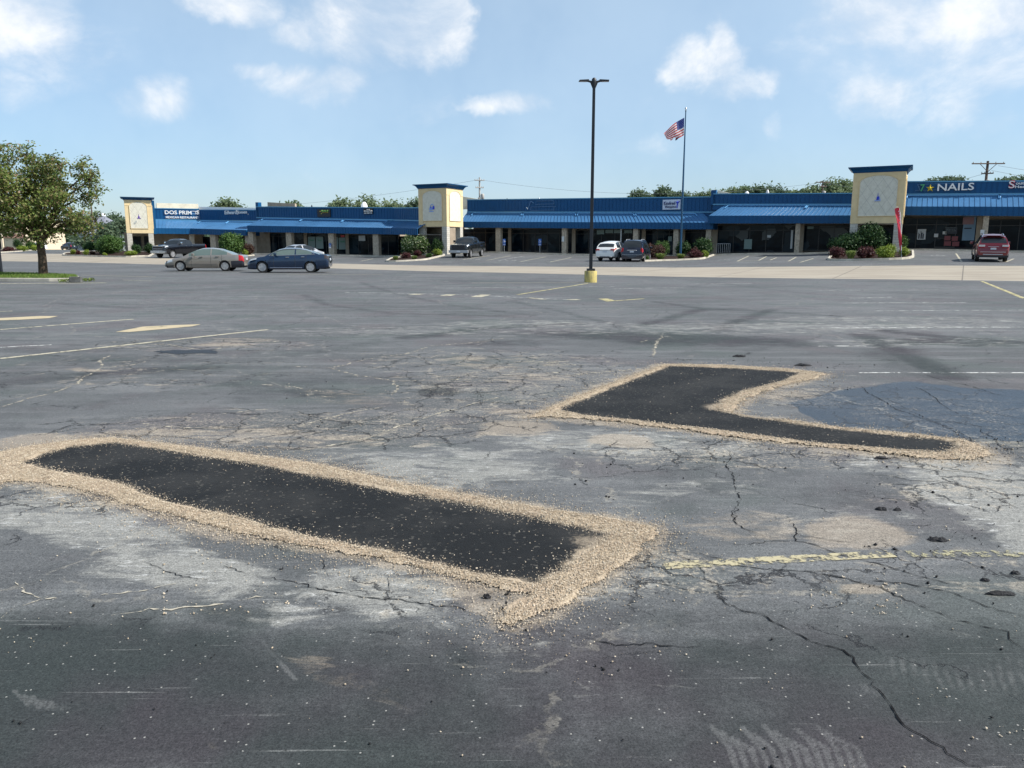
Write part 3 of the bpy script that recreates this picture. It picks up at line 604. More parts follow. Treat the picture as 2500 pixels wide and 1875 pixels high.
def section(label, A, B, rowsA, rowsB, cols, piers, proj=1.7, depth=2.9, D=None, hipL=0, hipR=0, body=16, extra_end=0, glazed=True, first=False):
    """A,B plan points of the eave; rows = (roof, canopy top, fascia top, fascia bottom) photo rows at A and B"""
    S=Section(); S.A,S.B=A,B; D=(B-A).normalized(); Nin=Vector((-D.y,D.x)); S.D,S.N=D,Nin; L=(B-A).length; S.L=L
    root=empty('shop_building',((A.x+B.x)/2,(A.y+B.y)/2,0),0,label,'building','blue roofed shop buildings in one strip'); S.root=root
    ox,oy=root.location.x,root.location.y
    def W(p,z): return (p.x-ox,p.y-oy,z)
    A1,B1=A+Nin*proj,B+Nin*proj
    zb=(zrow(A.y,rowsA[3]),zrow(B.y,rowsB[3])); zf=(zrow(A.y,rowsA[2]),zrow(B.y,rowsB[2]))
    zc=(zrow(A1.y,rowsA[1]),zrow(B1.y,rowsB[1])); zr=(zrow(A1.y,rowsA[0]),zrow(B1.y,rowsB[0])); S.z=(zb,zf,zc,zr); S.A1,S.B1=A1,B1
    hA=A1+D*hipL; hB=B1-D*hipR
    if hipL<0: A1=hA; S.A1=A1
    if hipR<0: B1=hB; S.B1=B1
    # canopy
    mb=MB(); mb.add([W(A,zf[0]),W(B,zf[1]),W(hB,zc[1]),W(hA,zc[0])],[(0,1,2,3)])
    if hipL>0: mb.add([W(A,zf[0]),W(hA,zc[0]),W(A1,zf[0])],[(0,1,2)])
    if hipR>0: mb.add([W(B,zf[1]),W(B1,zf[1]),W(hB,zc[1])],[(0,1,2)])
    seam(mb,W(A,zf[0]),W(B,zf[1]),W(hA,zc[0]),W(hB,zc[1]),.42,.045,.018)
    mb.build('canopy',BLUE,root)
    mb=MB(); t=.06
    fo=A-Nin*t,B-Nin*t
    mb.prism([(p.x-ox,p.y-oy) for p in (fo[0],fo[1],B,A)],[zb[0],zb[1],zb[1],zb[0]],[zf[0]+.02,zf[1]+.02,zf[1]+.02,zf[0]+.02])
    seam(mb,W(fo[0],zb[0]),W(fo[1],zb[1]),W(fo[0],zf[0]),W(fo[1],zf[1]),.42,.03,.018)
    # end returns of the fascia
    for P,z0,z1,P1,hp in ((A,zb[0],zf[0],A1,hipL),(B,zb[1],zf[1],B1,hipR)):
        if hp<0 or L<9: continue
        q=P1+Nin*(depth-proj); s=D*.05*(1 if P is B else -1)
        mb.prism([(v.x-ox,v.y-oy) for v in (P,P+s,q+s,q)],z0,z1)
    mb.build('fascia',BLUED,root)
    # gutter-like rail loops on the canopy
    rail=MB(); n_=max(2,int(L/6.2)); 
    for i in range(n_ if L>9 else 0):
        a=.03+i*(.94/n_)+.004; b=a+.94/n_-.008
        def cp_(t,f):
            e=A.lerp(B,t); w=hA.lerp(hB,t); q=e.lerp(w,f); z=(zf[0]+(zf[1]-zf[0])*t)*(1-f)+(zc[0]+(zc[1]-zc[0])*t)*f; return Vector((q.x-ox,q.y-oy,z+.11))
        rail.tube([cp_(a,.60),cp_(a,.80),cp_(a+.004,.84),cp_(b-.004,.84),cp_(b,.80),cp_(b,.60)],.045,6)
    if L>9: rail.build('light_conduit',BLUEL,root,smooth=50)
    # parapet
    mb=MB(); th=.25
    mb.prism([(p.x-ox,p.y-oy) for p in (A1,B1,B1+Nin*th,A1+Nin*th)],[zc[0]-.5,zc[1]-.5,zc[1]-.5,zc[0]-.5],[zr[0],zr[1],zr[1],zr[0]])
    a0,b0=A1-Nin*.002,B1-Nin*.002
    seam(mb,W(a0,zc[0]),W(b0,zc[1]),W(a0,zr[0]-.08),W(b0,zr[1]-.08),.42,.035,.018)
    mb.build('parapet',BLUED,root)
    mb=MB(); c0,c1=A1-Nin*.07,B1-Nin*.07
    mb.prism([(p.x-ox,p.y-oy) for p in (c0,c1,B1+Nin*(th+.05),A1+Nin*(th+.05))],[zr[0]-.07,zr[1]-.07,zr[1]-.07,zr[0]-.07],[zr[0]+.03,zr[1]+.03,zr[1]+.03,zr[0]+.03])
    f0,f1=A1-Nin*.09,B1-Nin*.09
    mb.prism([(p.x-ox,p.y-oy) for p in (f0,f1,B1,A1)],[zc[0]-.02,zc[1]-.02,zc[1]-.02,zc[0]-.02],[zc[0]+.10,zc[1]+.10,zc[1]+.10,zc[0]+.10])
    mb.build('coping',CAPB,root)
    # roof and back walls
    A2,B2=A+Nin*depth,B+Nin*depth; A3,B3=A+Nin*(depth+body),B+Nin*(depth+body); zt=min(zr)-.45
    mb=MB(); mb.prism([(p.x-ox,p.y-oy) for p in (A1+Nin*th,B1+Nin*th,B3,A3)],zt-.3,zt); mb.build('roof',ROOFW,root)
    mb=MB(); mb.prism([(p.x-ox,p.y-oy) for p in (A2+Nin*.3,B2+Nin*.3,B3-Nin*.1,A3-Nin*.1)],-.2,zt-.3); mb.build('wall',BEIGEW,root)
    mb=MB(); mb.prism([(p.x-ox,p.y-oy) for p in (A+Nin*.02,B+Nin*.02,B2+Nin*.3,A2+Nin*.3)],[zb[0]+.03,zb[1]+.03,zb[1]+.03,zb[0]+.03],[zb[0]+.1,zb[1]+.1,zb[1]+.1,zb[0]+.1]); mb.build('soffit',SOFF,root)
    def ztop(p):
        t=(p-A).dot(D)/L; return zb[0]+(zb[1]-zb[0])*t+.03
    S.ztop=ztop; S.W=W; S.o=(ox,oy)
    # columns at the eave
    for x0,x1,y in cols:
        a=onl(x0,y,A+Nin*.3,D); b=onl(x1,y,A+Nin*.3,D); w=(b-a).length; m=(a+b)/2; g0=gz(m.x,m.y)-.1
        mb=MB(); mb.prism([(p.x-ox,p.y-oy) for p in (a,b,b+Nin*.55,a+Nin*.55)],g0,ztop(m)); mb.build('column',BEIGE,root,bevel=.02)
    # glazing wall
    P0=A+Nin*depth
    marks=sorted([(a,b) for a,b in piers]); xs=topx(P0.x,P0.y,1.0)[0]; Q0=B+Nin*depth; xe=topx(Q0.x,Q0.y,1.0)[0]
    edges=[xs]; 
    for a,b in marks:
        pa=onl(a,600,P0,D); pb=onl(b,600,P0,D); m=(pa+pb)/2
        mb=MB(); mb.prism([(p.x-ox,p.y-oy) for p in (pa-Nin*.12,pb-Nin*.12,pb+Nin*.3,pa+Nin*.3)],gz(m.x,m.y)-.2,ztop(m)); mb.build('pier',BEIGEW,root)
        edges += [a,b]
    edges.append(xe)
    if glazed:
        for i in range(0,len(edges),2):
            a,b=edges[i],edges[i+1]
            if b-a<3: continue
            glazing(S,onl(a,600,P0,D),onl(b,600,P0,D),D,Nin,root,ox,oy,ztop,door=(i//2)%2==0)
    # walkway
    mb=MB(); k=max(2,int(L/2)); vs=[]
    a=A-Nin*1.1; b=B-Nin*1.1
    for i in range(k+1):
        t=i/k; p=a.lerp(b,t); q=p+Nin*(depth+1.4); z=gz(p.x,p.y)+.14; e=gz((A.lerp(B,t)).x,(A.lerp(B,t)).y)
        z=max(z,e+.08); vs += [(p.x,p.y,z-.5),(p.x,p.y,z),(p.x+Nin.x*.18,p.y+Nin.y*.18,z+.003),(q.x,q.y,z+.02)]
    fs=[];mi=[]
    wm=MB(); wm.add(vs,[(4*i+j,4*i+4+j,4*i+5+j,4*i+1+j) for i in range(k) for j in (0,1)],0); wm.add(vs,[(4*i+2,4*i+6,4*i+7,4*i+3) for i in range(k)],1)
    tag(wm.build('sidewalk',[CONC,WALKM]),kind='structure')
    S.walk=lambda p: gz(p.x,p.y)+.16
    return S
CAPB=simple('coping_metal',(.10,.30,.48),.3,.2)
BLUEL=simple('conduit_metal',(.16,.42,.72),.3,.1)
def glazing(S,a,b,D,N,root,ox,oy,ztop,door=True):
    w=(b-a).length; m=(a+b)/2; g0=gz(m.x,m.y)+.10; zt=min(ztop(a),ztop(b))-.04; n_=max(1,round(w/1.5)); hd=g0+2.25
    if hd>zt-.25: hd=zt-.3
    loc=(m.x-ox,m.y-oy)
    def P(t,o,z): q=a.lerp(b,t)+N*o; return (q.x-ox,q.y-oy,z)
    di=n_//2 if (door and n_>=2) else -1
    for i in range(n_):
        t0,t1=i/n_,(i+1)/n_
        isd = i==di
        fr=MB(); fw=.035/w
        def bar(ta,tb,za,zb_,o0=-.05,o1=.04):
            q=[a.lerp(b,ta)+N*o0,a.lerp(b,tb)+N*o0,a.lerp(b,tb)+N*o1,a.lerp(b,ta)+N*o1]; fr.prism([(v.x-ox,v.y-oy) for v in q],za,zb_)
        bar(t0,t0+fw,g0,zt); bar(t1-fw,t1,g0,zt); bar(t0+fw,t1-fw,hd,hd+.07,-.047); bar(t0+fw,t1-fw,zt-.07,zt,-.047); bar(t0+fw,t1-fw,g0,g0+(.25 if isd else .14),-.047)
        if isd: bar((t0+t1)/2-fw*.7,(t0+t1)/2+fw*.7,g0+.25,hd,-.047); bar(t0+.1/w,t1-.1/w,g0+1.0,g0+1.06,-.10,-.06)
        f=fr.build('door' if isd else 'window',DARKF,root)
        pn=MB(); pn.add([P(t0+fw,0,g0+.1),P(t1-fw,0,g0+.1),P(t1-fw,0,zt-.05),P(t0+fw,0,zt-.05)],[(0,1,2,3)]); pn.build('pane',GLASS,f)
# ---- plan
LINE2=(Vector((0,90.8)),D27)
# left wing: the restaurant, turned towards the camera
r0=ray(378,600); Ak=105.6/r0[1]; A_dp=Vector((r0[0]*Ak,105.6)); Ddp=Vector((math.cos(math.radians(25)),math.sin(math.radians(25))))
B_dp=onl(468,600,A_dp,Ddp); B_ej=onl(604,600,B_dp,D27)
S_dp=section('bright blue restaurant end of the strip beside the leftmost tower',A_dp,B_dp,(508,536.5,557,570.5),(509.5,538,558,571.5),[(465,477,618)],[(383,470)],hipR=-1.46,body=6,proj=3.0,depth=4.0)
S_ej=section('low blue shop building with white roof edge between the restaurant and the longer blue building',B_dp,B_ej,(511.5,538,558,571.5),(512.5,540,562,575.5),[(515,528,618),(600,611,618)],[(477,497)],hipL=-1.46,proj=3.0,depth=4.0)
r0=ray(607,600); k=102/r0[1]; A_l=Vector((r0[0]*k,102)); B_l=onl(938,600,A_l,D27)
S_l=section('blue shop building left of the middle tower with two small dark signs',A_l,B_l,(504.5,532,551,566),(507,538,556.5,572),[(608,620,620),(700,713,622),(803,816,624),(911,925,628)],[(620,661),(744,751.5),(845,853)],hipL=1.1,hipR=-.35)
D50=vec(50); B_t=onl(1021,600,B_l,D50)
S_t=section('short blue return of the canopy turning towards the middle tower',B_l,B_t,(507,538,556.5,572),(506.5,540,558.5,574),[],[(950,960)],hipL=-.35,body=.6)
A_2=onl(1124,600,*LINE2); B_2=onl(1738,600,*LINE2)
S_2=section('long blue shop building right of the middle tower behind the white car',A_2,B_2,(487.5,518.5,541.5,555.5),(480,519,544,560),[(1210,1222,617),(1371,1382,622),(1544,1556,625),(1642,1654,627),(1721,1733,622)],[(1124,1131),(1241.6,1249),(1397,1405.5),(1567,1576),(1663,1672)],hipR=1.5)
P3_=Vector((0,90.0)); A_3=onl(1727,600,P3_,D27); B_3=onl(2190,600,P3_,D27)
S_3=section('blue shop building between the right tower and the flagpole',A_3,B_3,(473,500,527,545.5),(471,500,526.3,545.5),[(1938,1950,621)],[(1736,1751),(1952,1961)],hipL=1.3)
A_4=onl(2188,600,*LINE2); B_4=onl(2700,600,*LINE2)
S_4=section('tall blue nail salon building at the right edge',A_4,B_4,(443,475.5,504.5,525),(440,473,506,529.5),[(2393,2407,611)],[(2379,2392)],body=16)
# roof things seen over the parapets
def wedge(label,a,b,D,rowa,rowb,row0,mat,name='roof_wall',th=.3,back=4):
    N=Vector((-D.y,D.x))
def roofblock(S,x0,x1,rowt,rowt2,name,label,mat,back=2.2,th=.3,cat='wall',rowb=None):
    P0=S.A1+S.N*back; a=onl(x0,500,P0,S.D); b=onl(x1,500,P0,S.D); zt=zrow(a.y,rowt); zt2=zrow(b.y,rowt2); z0=min(S.z[3])-.5
    mb=MB(); mb.prism([(p.x,p.y) for p in (a,b,b+S.N*th,a+S.N*th)],z0,[zt,zt2,zt2,zt]); o=mb.build(name,mat,bevel=.02); tag(o,label,cat); return o
roofblock(S_dp,382,484,495.5,498,'roof_wall','pale block wall rising above the restaurant sign',BLOCK,back=1.2,th=5)
roofblock(S_ej,484,650,504.5,508,'roof_wall','low white roof wall above the second shop from the left',WHITE,back=.6,th=.3)
roofblock(S_l,653,720,493.5,497,'roof_wall','brown grey wall on the roof left end of the dark sign shop',BEIGEW,back=1.2,th=.3)
roofblock(S_2,1129,1175,479.5,487,'roof_wall','cream sloping roof wall right beside the middle tower',BLOCK,back=2)
roofblock(S_3,1751,1787,464,473,'roof_wall','small cream wedge wall where the roof steps up behind the flagpole',BLOCK,back=1.5)
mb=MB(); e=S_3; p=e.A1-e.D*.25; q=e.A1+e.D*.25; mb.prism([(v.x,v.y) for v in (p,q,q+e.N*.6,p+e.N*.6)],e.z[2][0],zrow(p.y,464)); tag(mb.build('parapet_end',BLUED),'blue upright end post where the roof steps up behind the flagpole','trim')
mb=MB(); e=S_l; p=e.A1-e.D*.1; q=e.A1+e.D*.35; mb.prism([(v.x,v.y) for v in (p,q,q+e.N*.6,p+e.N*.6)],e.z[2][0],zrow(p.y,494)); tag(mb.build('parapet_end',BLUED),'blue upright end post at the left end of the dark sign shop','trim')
def vent(S,x,row,r_,name,label,mat,back=5):
    P0=S.A1+S.N*back; a=onl(x,500,P0,S.D); zt=zrow(a.y,row); z0=min(S.z[3])-.5; h=zt-z0
    mb=MB(); mb.lathe([(r_*.6,0),(r_*.6,h*.4),(r_,h*.45),(r_,h*.7),(r_*.8,h*.85),(r_*.3,h)],14); o=mb.build(name,mat,smooth=40); o.location=(a.x,a.y,z0); tag(o,label,'roof vent','round vents on the roofs'); return o
vent(S_l,889,493,.42,'roof_vent','fat white round vent on the roof before the big tree',WHITE)
vent(S_l,761,500,.12,'roof_vent','small dark pipe vent on the dark sign shop roof',BLACK,2)
vent(S_2,1238,484,.12,'roof_vent','left small pipe vent above the empty sign frames',BLACK,1.5)
vent(S_2,1316,483,.2,'roof_vent','right small round vent above the empty sign frames',GALV,1.5)
vent(S_3,1872,463,.2,'roof_vent','pale square topped vent on the roof right of the flag',GALV,4)
vent(S_3,1822,467,.3,'roof_vent','low white vent on the roof between flagpole and right tower',WHITE,4)
# ================================================================ TOWERS
def panel_mat(diamond):
    m,nt,b=newmat('stucco_panel'+('_diamond' if diamond else '')); N=NT(nt); p=N.obj()
    c=N.mix(N.step(N.noise(p,3,5,.6),.35,.65),(.66,.63,.52),(.74,.71,.60))
    if diamond:
        s=N.n('ShaderNodeSeparateXYZ'); N.l(p,s.inputs[0])
        for sg in (1,-1):
            t=N.math('ADD',N.math('MULTIPLY',s.outputs[0],1.25),N.math('MULTIPLY',s.outputs[2],.85*sg)); fr=N.math('FRACT',t); k=N.math('LESS_THAN',N.math('ABSOLUTE',N.math('SUBTRACT',fr,.5)),.022)
            c=N.mix(N.math('MULTIPLY',k,.55),c,(.38,.37,.34))
    N.l(c,b.inputs['Base Color']); b.inputs['Roughness'].default_value=.9; b.inputs['Specular IOR Level'].default_value=.2
    return m
PANEL=panel_mat(False); PANELD=panel_mat(True)
def stone_mat():
    m,nt,b=newmat('ashlar_stone'); N=NT(nt); p=N.obj()
    br=N.n('ShaderNodeTexBrick'); s=N.n('ShaderNodeSeparateXYZ'); N.l(p,s.inputs[0]); cb=N.n('ShaderNodeCombineXYZ'); N.l(N.math('ADD',s.outputs[0],s.outputs[1]),cb.inputs[0]); N.l(s.outputs[2],cb.inputs[1]); N.l(cb.outputs[0],br.inputs[0])
    br.inputs['Scale'].default_value=1; br.inputs['Brick Width'].default_value=.5; br.inputs['Row Height'].default_value=.22; br.inputs['Mortar Size'].default_value=.012
    br.inputs['Color1'].default_value=(.58,.55,.48,1); br.inputs['Color2'].default_value=(.46,.43,.36,1); br.inputs['Mortar'].default_value=(.25,.23,.2,1)
    N.l(N.mix(N.math('MULTIPLY',N.noise(p,9,4,.6),.4),br.outputs[0],(.66,.62,.54)),b.inputs['Base Color']); b.inputs['Roughness'].default_value=.95
    N.l(N.bump(br.outputs[1],-.4,.02),b.inputs['Normal']); return m
STN=stone_mat()
EMB=simple('emblem_blue',(.02,.05,.55),.5); EMBL=simple('emblem_light_blue',(.25,.38,.75),.5); EMBV=simple('emblem_violet',(.12,.05,.35),.5); EMBG=simple('emblem_grey',(.45,.46,.42),.6)
def tower(label,x0,x1,d0,ang,rows,base,depthw,diamond,emblem,both=True):
    """x0,x1 photo columns of the front face, rows: cornice top, box top, box bottom"""
    r=ray(x0,rows[2]); k=d0/r[1]; P=Vector((r[0]*k,d0)); D=vec(ang); Q=onl(x1,rows[2],P,D); w=(Q-P).length; N=Vector((-D.y,D.x)); dw=depthw if depthw else w
    zc,zt,zb=(zrow((P.y+Q.y)/2,rows[i]) for i in range(3)); g0=gz(P.x,P.y)-.1
    root=empty('sign_tower',(P.x,P.y,g0),math.atan2(D.y,D.x),label,'tower','cream sign towers of the shopping strip')
    z0,z1,z2=zb-g0,zt-g0,zc-g0; pw=.62
    mb=MB(); mb.box(0,w,0,dw,z0,z1); mb.build('tower_box',CREAM,root,bevel=.02)
    # mouldings around the panels
    def face(M,wd):
        mb=MB()
        for zz,hh in ((z1-.75,.05),):
            mb.box(0,.62,-.03,0,zz,zz+hh,M=M); mb.box(wd-.62,wd,-.03,0,zz,zz+hh,M=M)
        mb.box(.60,.64,-.03,0,z0,z0+.62,M=M)
        mb.build('moulding',CREAM,root)
        pm=MB(); px0,px1,pz0=.56,wd-.56,z0+.62; pz1=z1-.85; pts=[(px0,pz0),(px1,pz0),(px1,pz1)]
        n=16; c=(px0+px1)/2; a=(px1-px0)/2; hgt=min(.6,z1-.22-pz1)
        for i in range(1,n): t=math.pi*i/n; pts.append((c+a*math.cos(t)**1 if False else c+a*math.cos(t),pz1+hgt*math.sin(t)))
        pts.append((px0,pz1))
        def pr(pts,y0,y1):
            n_=len(pts); vs=[M@Vector((x,y0,z)) for x,z in pts]+[M@Vector((x,y1,z)) for x,z in pts]
            pm.add(vs,[tuple(range(n_)),tuple(range(2*n_-1,n_-1,-1))]+[(i,n_+i,n_+(i+1)%n_,(i+1)%n_) for i in range(n_)])
        pr(pts,-.04,.01); pm.build('arched_panel',PANELD if diamond else PANEL,root)
        tm=MB(); cl=[Vector(M@Vector((x,-.05,z))) for x,z in pts]; tm.tube(cl+[cl[0]],.03,5,cap=False); tm.build('panel_trim',CREAM,root)
    I=Matrix.Identity(4); face(I,w)
    Mr=Matrix.Translation((w,0,0))@Matrix.Rotation(math.pi/2,4,'Z'); face(Mr,dw)
    # cornice: flared steps
    mb=MB(); hh=z2-z1
    prof=[(.03,z1-.02),(.10,z1+hh*.15),(.14,z1+hh*.4),(.30,z1+hh*.75),(.42,z1+hh*.8),(.44,z2)]
    for (o0,a),(o1,b_) in zip(prof,prof[1:]):
        v=[(-o0,-o0,a),(w+o0,-o0,a),(w+o0,dw+o0,a),(-o0,dw+o0,a),(-o1,-o1,b_),(w+o1,-o1,b_),(w+o1,dw+o1,b_),(-o1,dw+o1,b_)]
        mb.add(v,[(0,1,5,4),(1,2,6,5),(2,3,7,6),(3,0,4,7)])
    o=prof[-1][0]; mb.add([(-o,-o,z2),(w+o,-o,z2),(w+o,dw+o,z2),(-o,dw+o,z2)],[(0,1,2,3)])
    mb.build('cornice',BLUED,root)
    for a,b_ in ((0.02,.02),(w-pw-.02,.02),(.02,dw-pw-.02),(w-pw-.02,dw-pw-.02)):
        mb=MB(); mb.box(a,a+pw,b_,b_+pw,0,z0+.05); mb.build('stone_leg',STN,root,bevel=.015)
    mb=MB(); mb.box(.05,w-.05,.05,dw-.05,z0-.04,z0+.02); mb.build('soffit',SOFF,root)
    # emblem
    E=empty('e',(0,0,0)); bpy.data.objects.remove(E)
    cx=w*.5; cz=z0+(z1-z0)*.46
    def poly(pts,mat,y=-.06,name='emblem',s=1.0):
        m_=MB(); n_=len(pts); vs=[(cx+x*s,y-.02,cz+z*s) for x,z in pts]+[(cx+x*s,y+.02,cz+z*s) for x,z in pts]
        m_.add(vs,[tuple(range(n_)),tuple(range(2*n_-1,n_-1,-1))]+[(i,n_+i,n_+(i+1)%n_,(i+1)%n_) for i in range(n_)]); return m_.build(name,mat,root)
    if emblem=='boat':
        poly([(-.10,0),(.09,0),(.10,.28),(.02,.30),(.0,.62),(-.03,.30),(-.09,.2)],EMB); poly([(.1,.02),(.22,.02),(.12,.3)],EMBL); poly([(-.3,-.10),(.26,-.10),(.2,-.03),(-.2,-.03)],EMBL)
    if emblem=='broken':
        poly([(-.10,0),(.12,0),(.08,.22),(.03,.25),(.0,.52),(-.03,.25),(-.08,.2)],EMBV); poly([(-.24,-.07),(.26,-.07),(.22,-.02),(-.2,-.02)],EMBV); poly([(-.52,-.78),(-.30,-.62),(-.24,-.36),(-.38,-.3),(-.62,-.6),(-.66,-.74)],EMBG)
    if emblem=='arch':
        pts=[(.3*math.cos(t),.55*math.sin(t)) for t in [math.pi*i/14 for i in range(15)]]+[(.24*math.cos(t),.48*math.sin(t)) for t in [math.pi*(14-i)/14 for i in range(15)]]; poly(pts,EMBL)
        poly([(-.36,-.1),(.1,-.1),(.1,.08),(-.05,.22),(-.18,.1),(-.36,.1)],EMBL,-.07); poly([(.08,-.02),(.3,-.02),(.3,.3),(.08,.3)],EMB,-.08); poly([(-.2,.1),(-.08,.1),(-.12,.3)],EMB,-.08); poly([(-.34,-.3),(.2,-.3),(.12,-.2),(-.34,-.2)],EMBL,-.07)
    root['w']=0; del root['w']
    return root,P,Q,D,N,w
T1=tower('leftmost cream tower in full sun with a violet emblem and grey scrap',309,375,103.5,-25,(481.5,488,569.5),0,0,True,'broken')
T2=tower('middle cream tower with a light blue arch emblem beside the black pickup',1022.5,1091,87.8,27,(449.5,459.5,553.5),0,3.5,False,'arch')
T3=tower('largest cream tower at right with a small blue sailboat emblem and diamond lines',2075,2203,69.5,27,(406.5,420,545.5),0,3.6,True,'boat')
# shopfront behind the leftmost tower
P,Q,D,N=T1[1:5]; ox,oy=S_dp.root.location.x,S_dp.root.location.y; a=P+N*4.3-D*.4; b=Q+N*4.3+D*.8; g0=gz(a.x,a.y)-.3; zt_=zrow(P.y,566)
mb=MB(); mb.prism([(v.x-ox,v.y-oy) for v in (a,b,b+N*6,a+N*6)],g0,zt_); mb.build('end_wall',BEIGEW,S_dp.root)
for i in range(2):
    u=a.lerp(b,.18+.36*i); v=a.lerp(b,.46+.36*i); mb=MB(); mb.prism([(w_.x-ox,w_.y-oy) for w_ in (u-N*.06,v-N*.06,v,u)],g0+.5,zt_-.5); f=mb.build('window',DARKF,S_dp.root); mb=MB(); u2=u.lerp(v,.06)-N*.065; v2_=u.lerp(v,.94)-N*.065; mb.add([(u2.x-ox,u2.y-oy,g0+.6),(v2_.x-ox,v2_.y-oy,g0+.6),(v2_.x-ox,v2_.y-oy,zt_-.6),(u2.x-ox,u2.y-oy,zt_-.6)],[(0,1,2,3)]); mb.build('pane',GLASS,f)
# blue fin between left tower and restaurant
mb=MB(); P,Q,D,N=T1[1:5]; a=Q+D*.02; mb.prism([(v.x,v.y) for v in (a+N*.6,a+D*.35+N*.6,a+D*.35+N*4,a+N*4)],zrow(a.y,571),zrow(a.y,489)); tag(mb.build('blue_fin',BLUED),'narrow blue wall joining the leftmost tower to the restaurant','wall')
# ================================================================ SIGNS
_fc={}
def textmesh(s,bold=0.0,serif=False):
    cu=bpy.data.curves.new('lettering','FONT'); cu.body=s; cu.size=1; cu.extrude=.06; cu.offset=bold; cu.resolution_u=3
    o=bpy.data.objects.new('t',cu); COL.objects.link(o); dg=bpy.context.evaluated_depsgraph_get(); dg.update()
    me=bpy.data.meshes.new_from_object(o.evaluated_get(dg)); bpy.data.objects.remove(o); bpy.data.curves.remove(cu); return me
def letters(s,root_or_none,P,D,wd,ht,z,mat,thick=.08,bold=.0,name='lettering',label=None):
    """text on a wall: P lower left (plan), D direction, size wd x ht"""
    me=textmesh(s,bold); n=len(me.vertices); co=np.zeros(n*3,np.float32); me.vertices.foreach_get('co',co); co=co.reshape(-1,3); mn=co.min(0); mx=co.max(0); q=(co-mn)/np.maximum(mx-mn,1e-6)
    N=Vector((-D.y,D.x)); X=P.x+D.x*q[:,0]*wd-N.x*q[:,2]*thick; Y=P.y+D.y*q[:,0]*wd-N.y*q[:,2]*thick; Z=z+q[:,1]*ht
    ox,oy=(root_or_none.location.x,root_or_none.location.y) if root_or_none else (0,0); oz=root_or_none.location.z if root_or_none else 0
    me.vertices.foreach_set('co',np.stack([X-ox,Y-oy,Z-oz],-1).astype(np.float32).ravel()); me.update()
    o=link(name,me,mat,root_or_none); return o
def wallpt(S,x,row,off=.06,base='A1'):
    P0=getattr(S,base)-S.N*off; p=onl(x,row,P0,S.D); return p,zrow(p.y,row)
def signroot(S,x,row,label,cat='sign',name='shop_sign'):
    p,z=wallpt(S,x,row); return empty(name,(p.x,p.y,z),0,label,cat,'signs on the blue shop walls')
def put(S,root,s,x0,x1,y0,y1,mat,bold=0,off=.06,thick=.08,base='A1',name='lettering'):
    a,zb_=wallpt(S,x0,y1,off,base); b,_=wallpt(S,x1,y1,off,base); zt=zrow(a.y,y0); zb2=zrow(a.y,y1)
    return letters(s,root,a,S.D,(b-a).length,zt-zb2,zb2,mat,thick,bold,name)
def plate(S,root,x0,x1,y0,y1,mat,off=.06,th=.08,base='A1',name='panel'):
    a,_=wallpt(S,x0,y1,off,base); b,_=wallpt(S,x1,y1,off,base); z0,z1=zrow(a.y,y1),zrow(a.y,y0); N=S.N
    ox,oy,oz=root.location if root else (0,0,0); mb=MB(); mb.prism([(v.x-ox,v.y-oy) for v in (a-N*th,b-N*th,b,a)],z0-oz,z1-oz); return mb.build(name,mat,root)
LET=simple('letter_white',(.82,.82,.80),.4); LETG=simple('letter_grey_white',(.82,.84,.83),.4); GRN=simple('letter_green',(.05,.35,.16),.4); YST=simple('star_yellow',(.85,.62,.05),.35); LRED=simple('letter_red',(.65,.04,.05),.4)
DKS=simple('sign_dark',(.01,.012,.02),.4); FRM=simple('raceway_blue',(.10,.22,.40),.45); SW=simple('sign_white',(.62,.68,.78),.5); NAVY=simple('ink_navy',(.03,.05,.18),.5); LG=simple('letter_lime',(.25,.5,.12),.5); WS=simple('window_film',(.22,.30,.28),.6); PAPER=simple('paper',(.6,.62,.62),.6)
# restaurant
s=signroot(S_dp,435,520,'two rows of white letters over the restaurant canopy, one letter missing'); 
zz=.0
put(S_dp,s,'DOS PRIM',402.5,468,513.5,523,LET,.02); put(S_dp,s,'S',479.5,487,513.8,523.2,LET,.02)
put(S_dp,s,'MEXICAN RESTAURANT',405,485,527.5,533,LET,.02)
plate(S_dp,s,402,487,519.2,522.4,FRM,.02,.03,name='raceway'); plate(S_dp,s,404,486,529,532,FRM,.02,.03,name='raceway'); plate(S_dp,s,469,478,515,516,LETG,.05,.03,name='letter_bracket'); plate(S_dp,s,477,478,515,523,LETG,.05,.034,name='letter_bracket')
s=signroot(S_ej,579,520,'small white two word lettering, first word thin, second bold'); put(S_ej,s,'Edward',549.5,578.5,514.5,523.5,LETG,.012); put(S_ej,s,'Jones',579.5,604,514.5,524,LET,.02); put(S_ej,s,'.',606,607.5,522,524,LET)
s=signroot(S_l,792,518,'dark sign with green lettering and small yellow dots, left one on its wall',); plate(S_l,s,776,808,511,530,DKS)
put(S_l,s,'Herbs 8',786,801.5,513,517.5,LG,0,.15); put(S_l,s,'Natural',787,801,518.7,519.8,YST,0,.15); plate(S_l,s,781,783,515,517,YST,.145,.02,name='dot'); plate(S_l,s,784,785.5,520.5,522.5,YST,.145,.02,name='dot')
s=signroot(S_l,899,518,'small black sign with three lines of white lettering, near the middle tower'); plate(S_l,s,888.5,911,509,523,DKS)
put(S_l,s,'BODY',896,903,511,513,LET,.02,.15); put(S_l,s,'MANIPULATION',889.5,909,514.3,517,LET,.02,.15); put(S_l,s,'636.750.7112',890,909,519,522,LET,.02,.15)
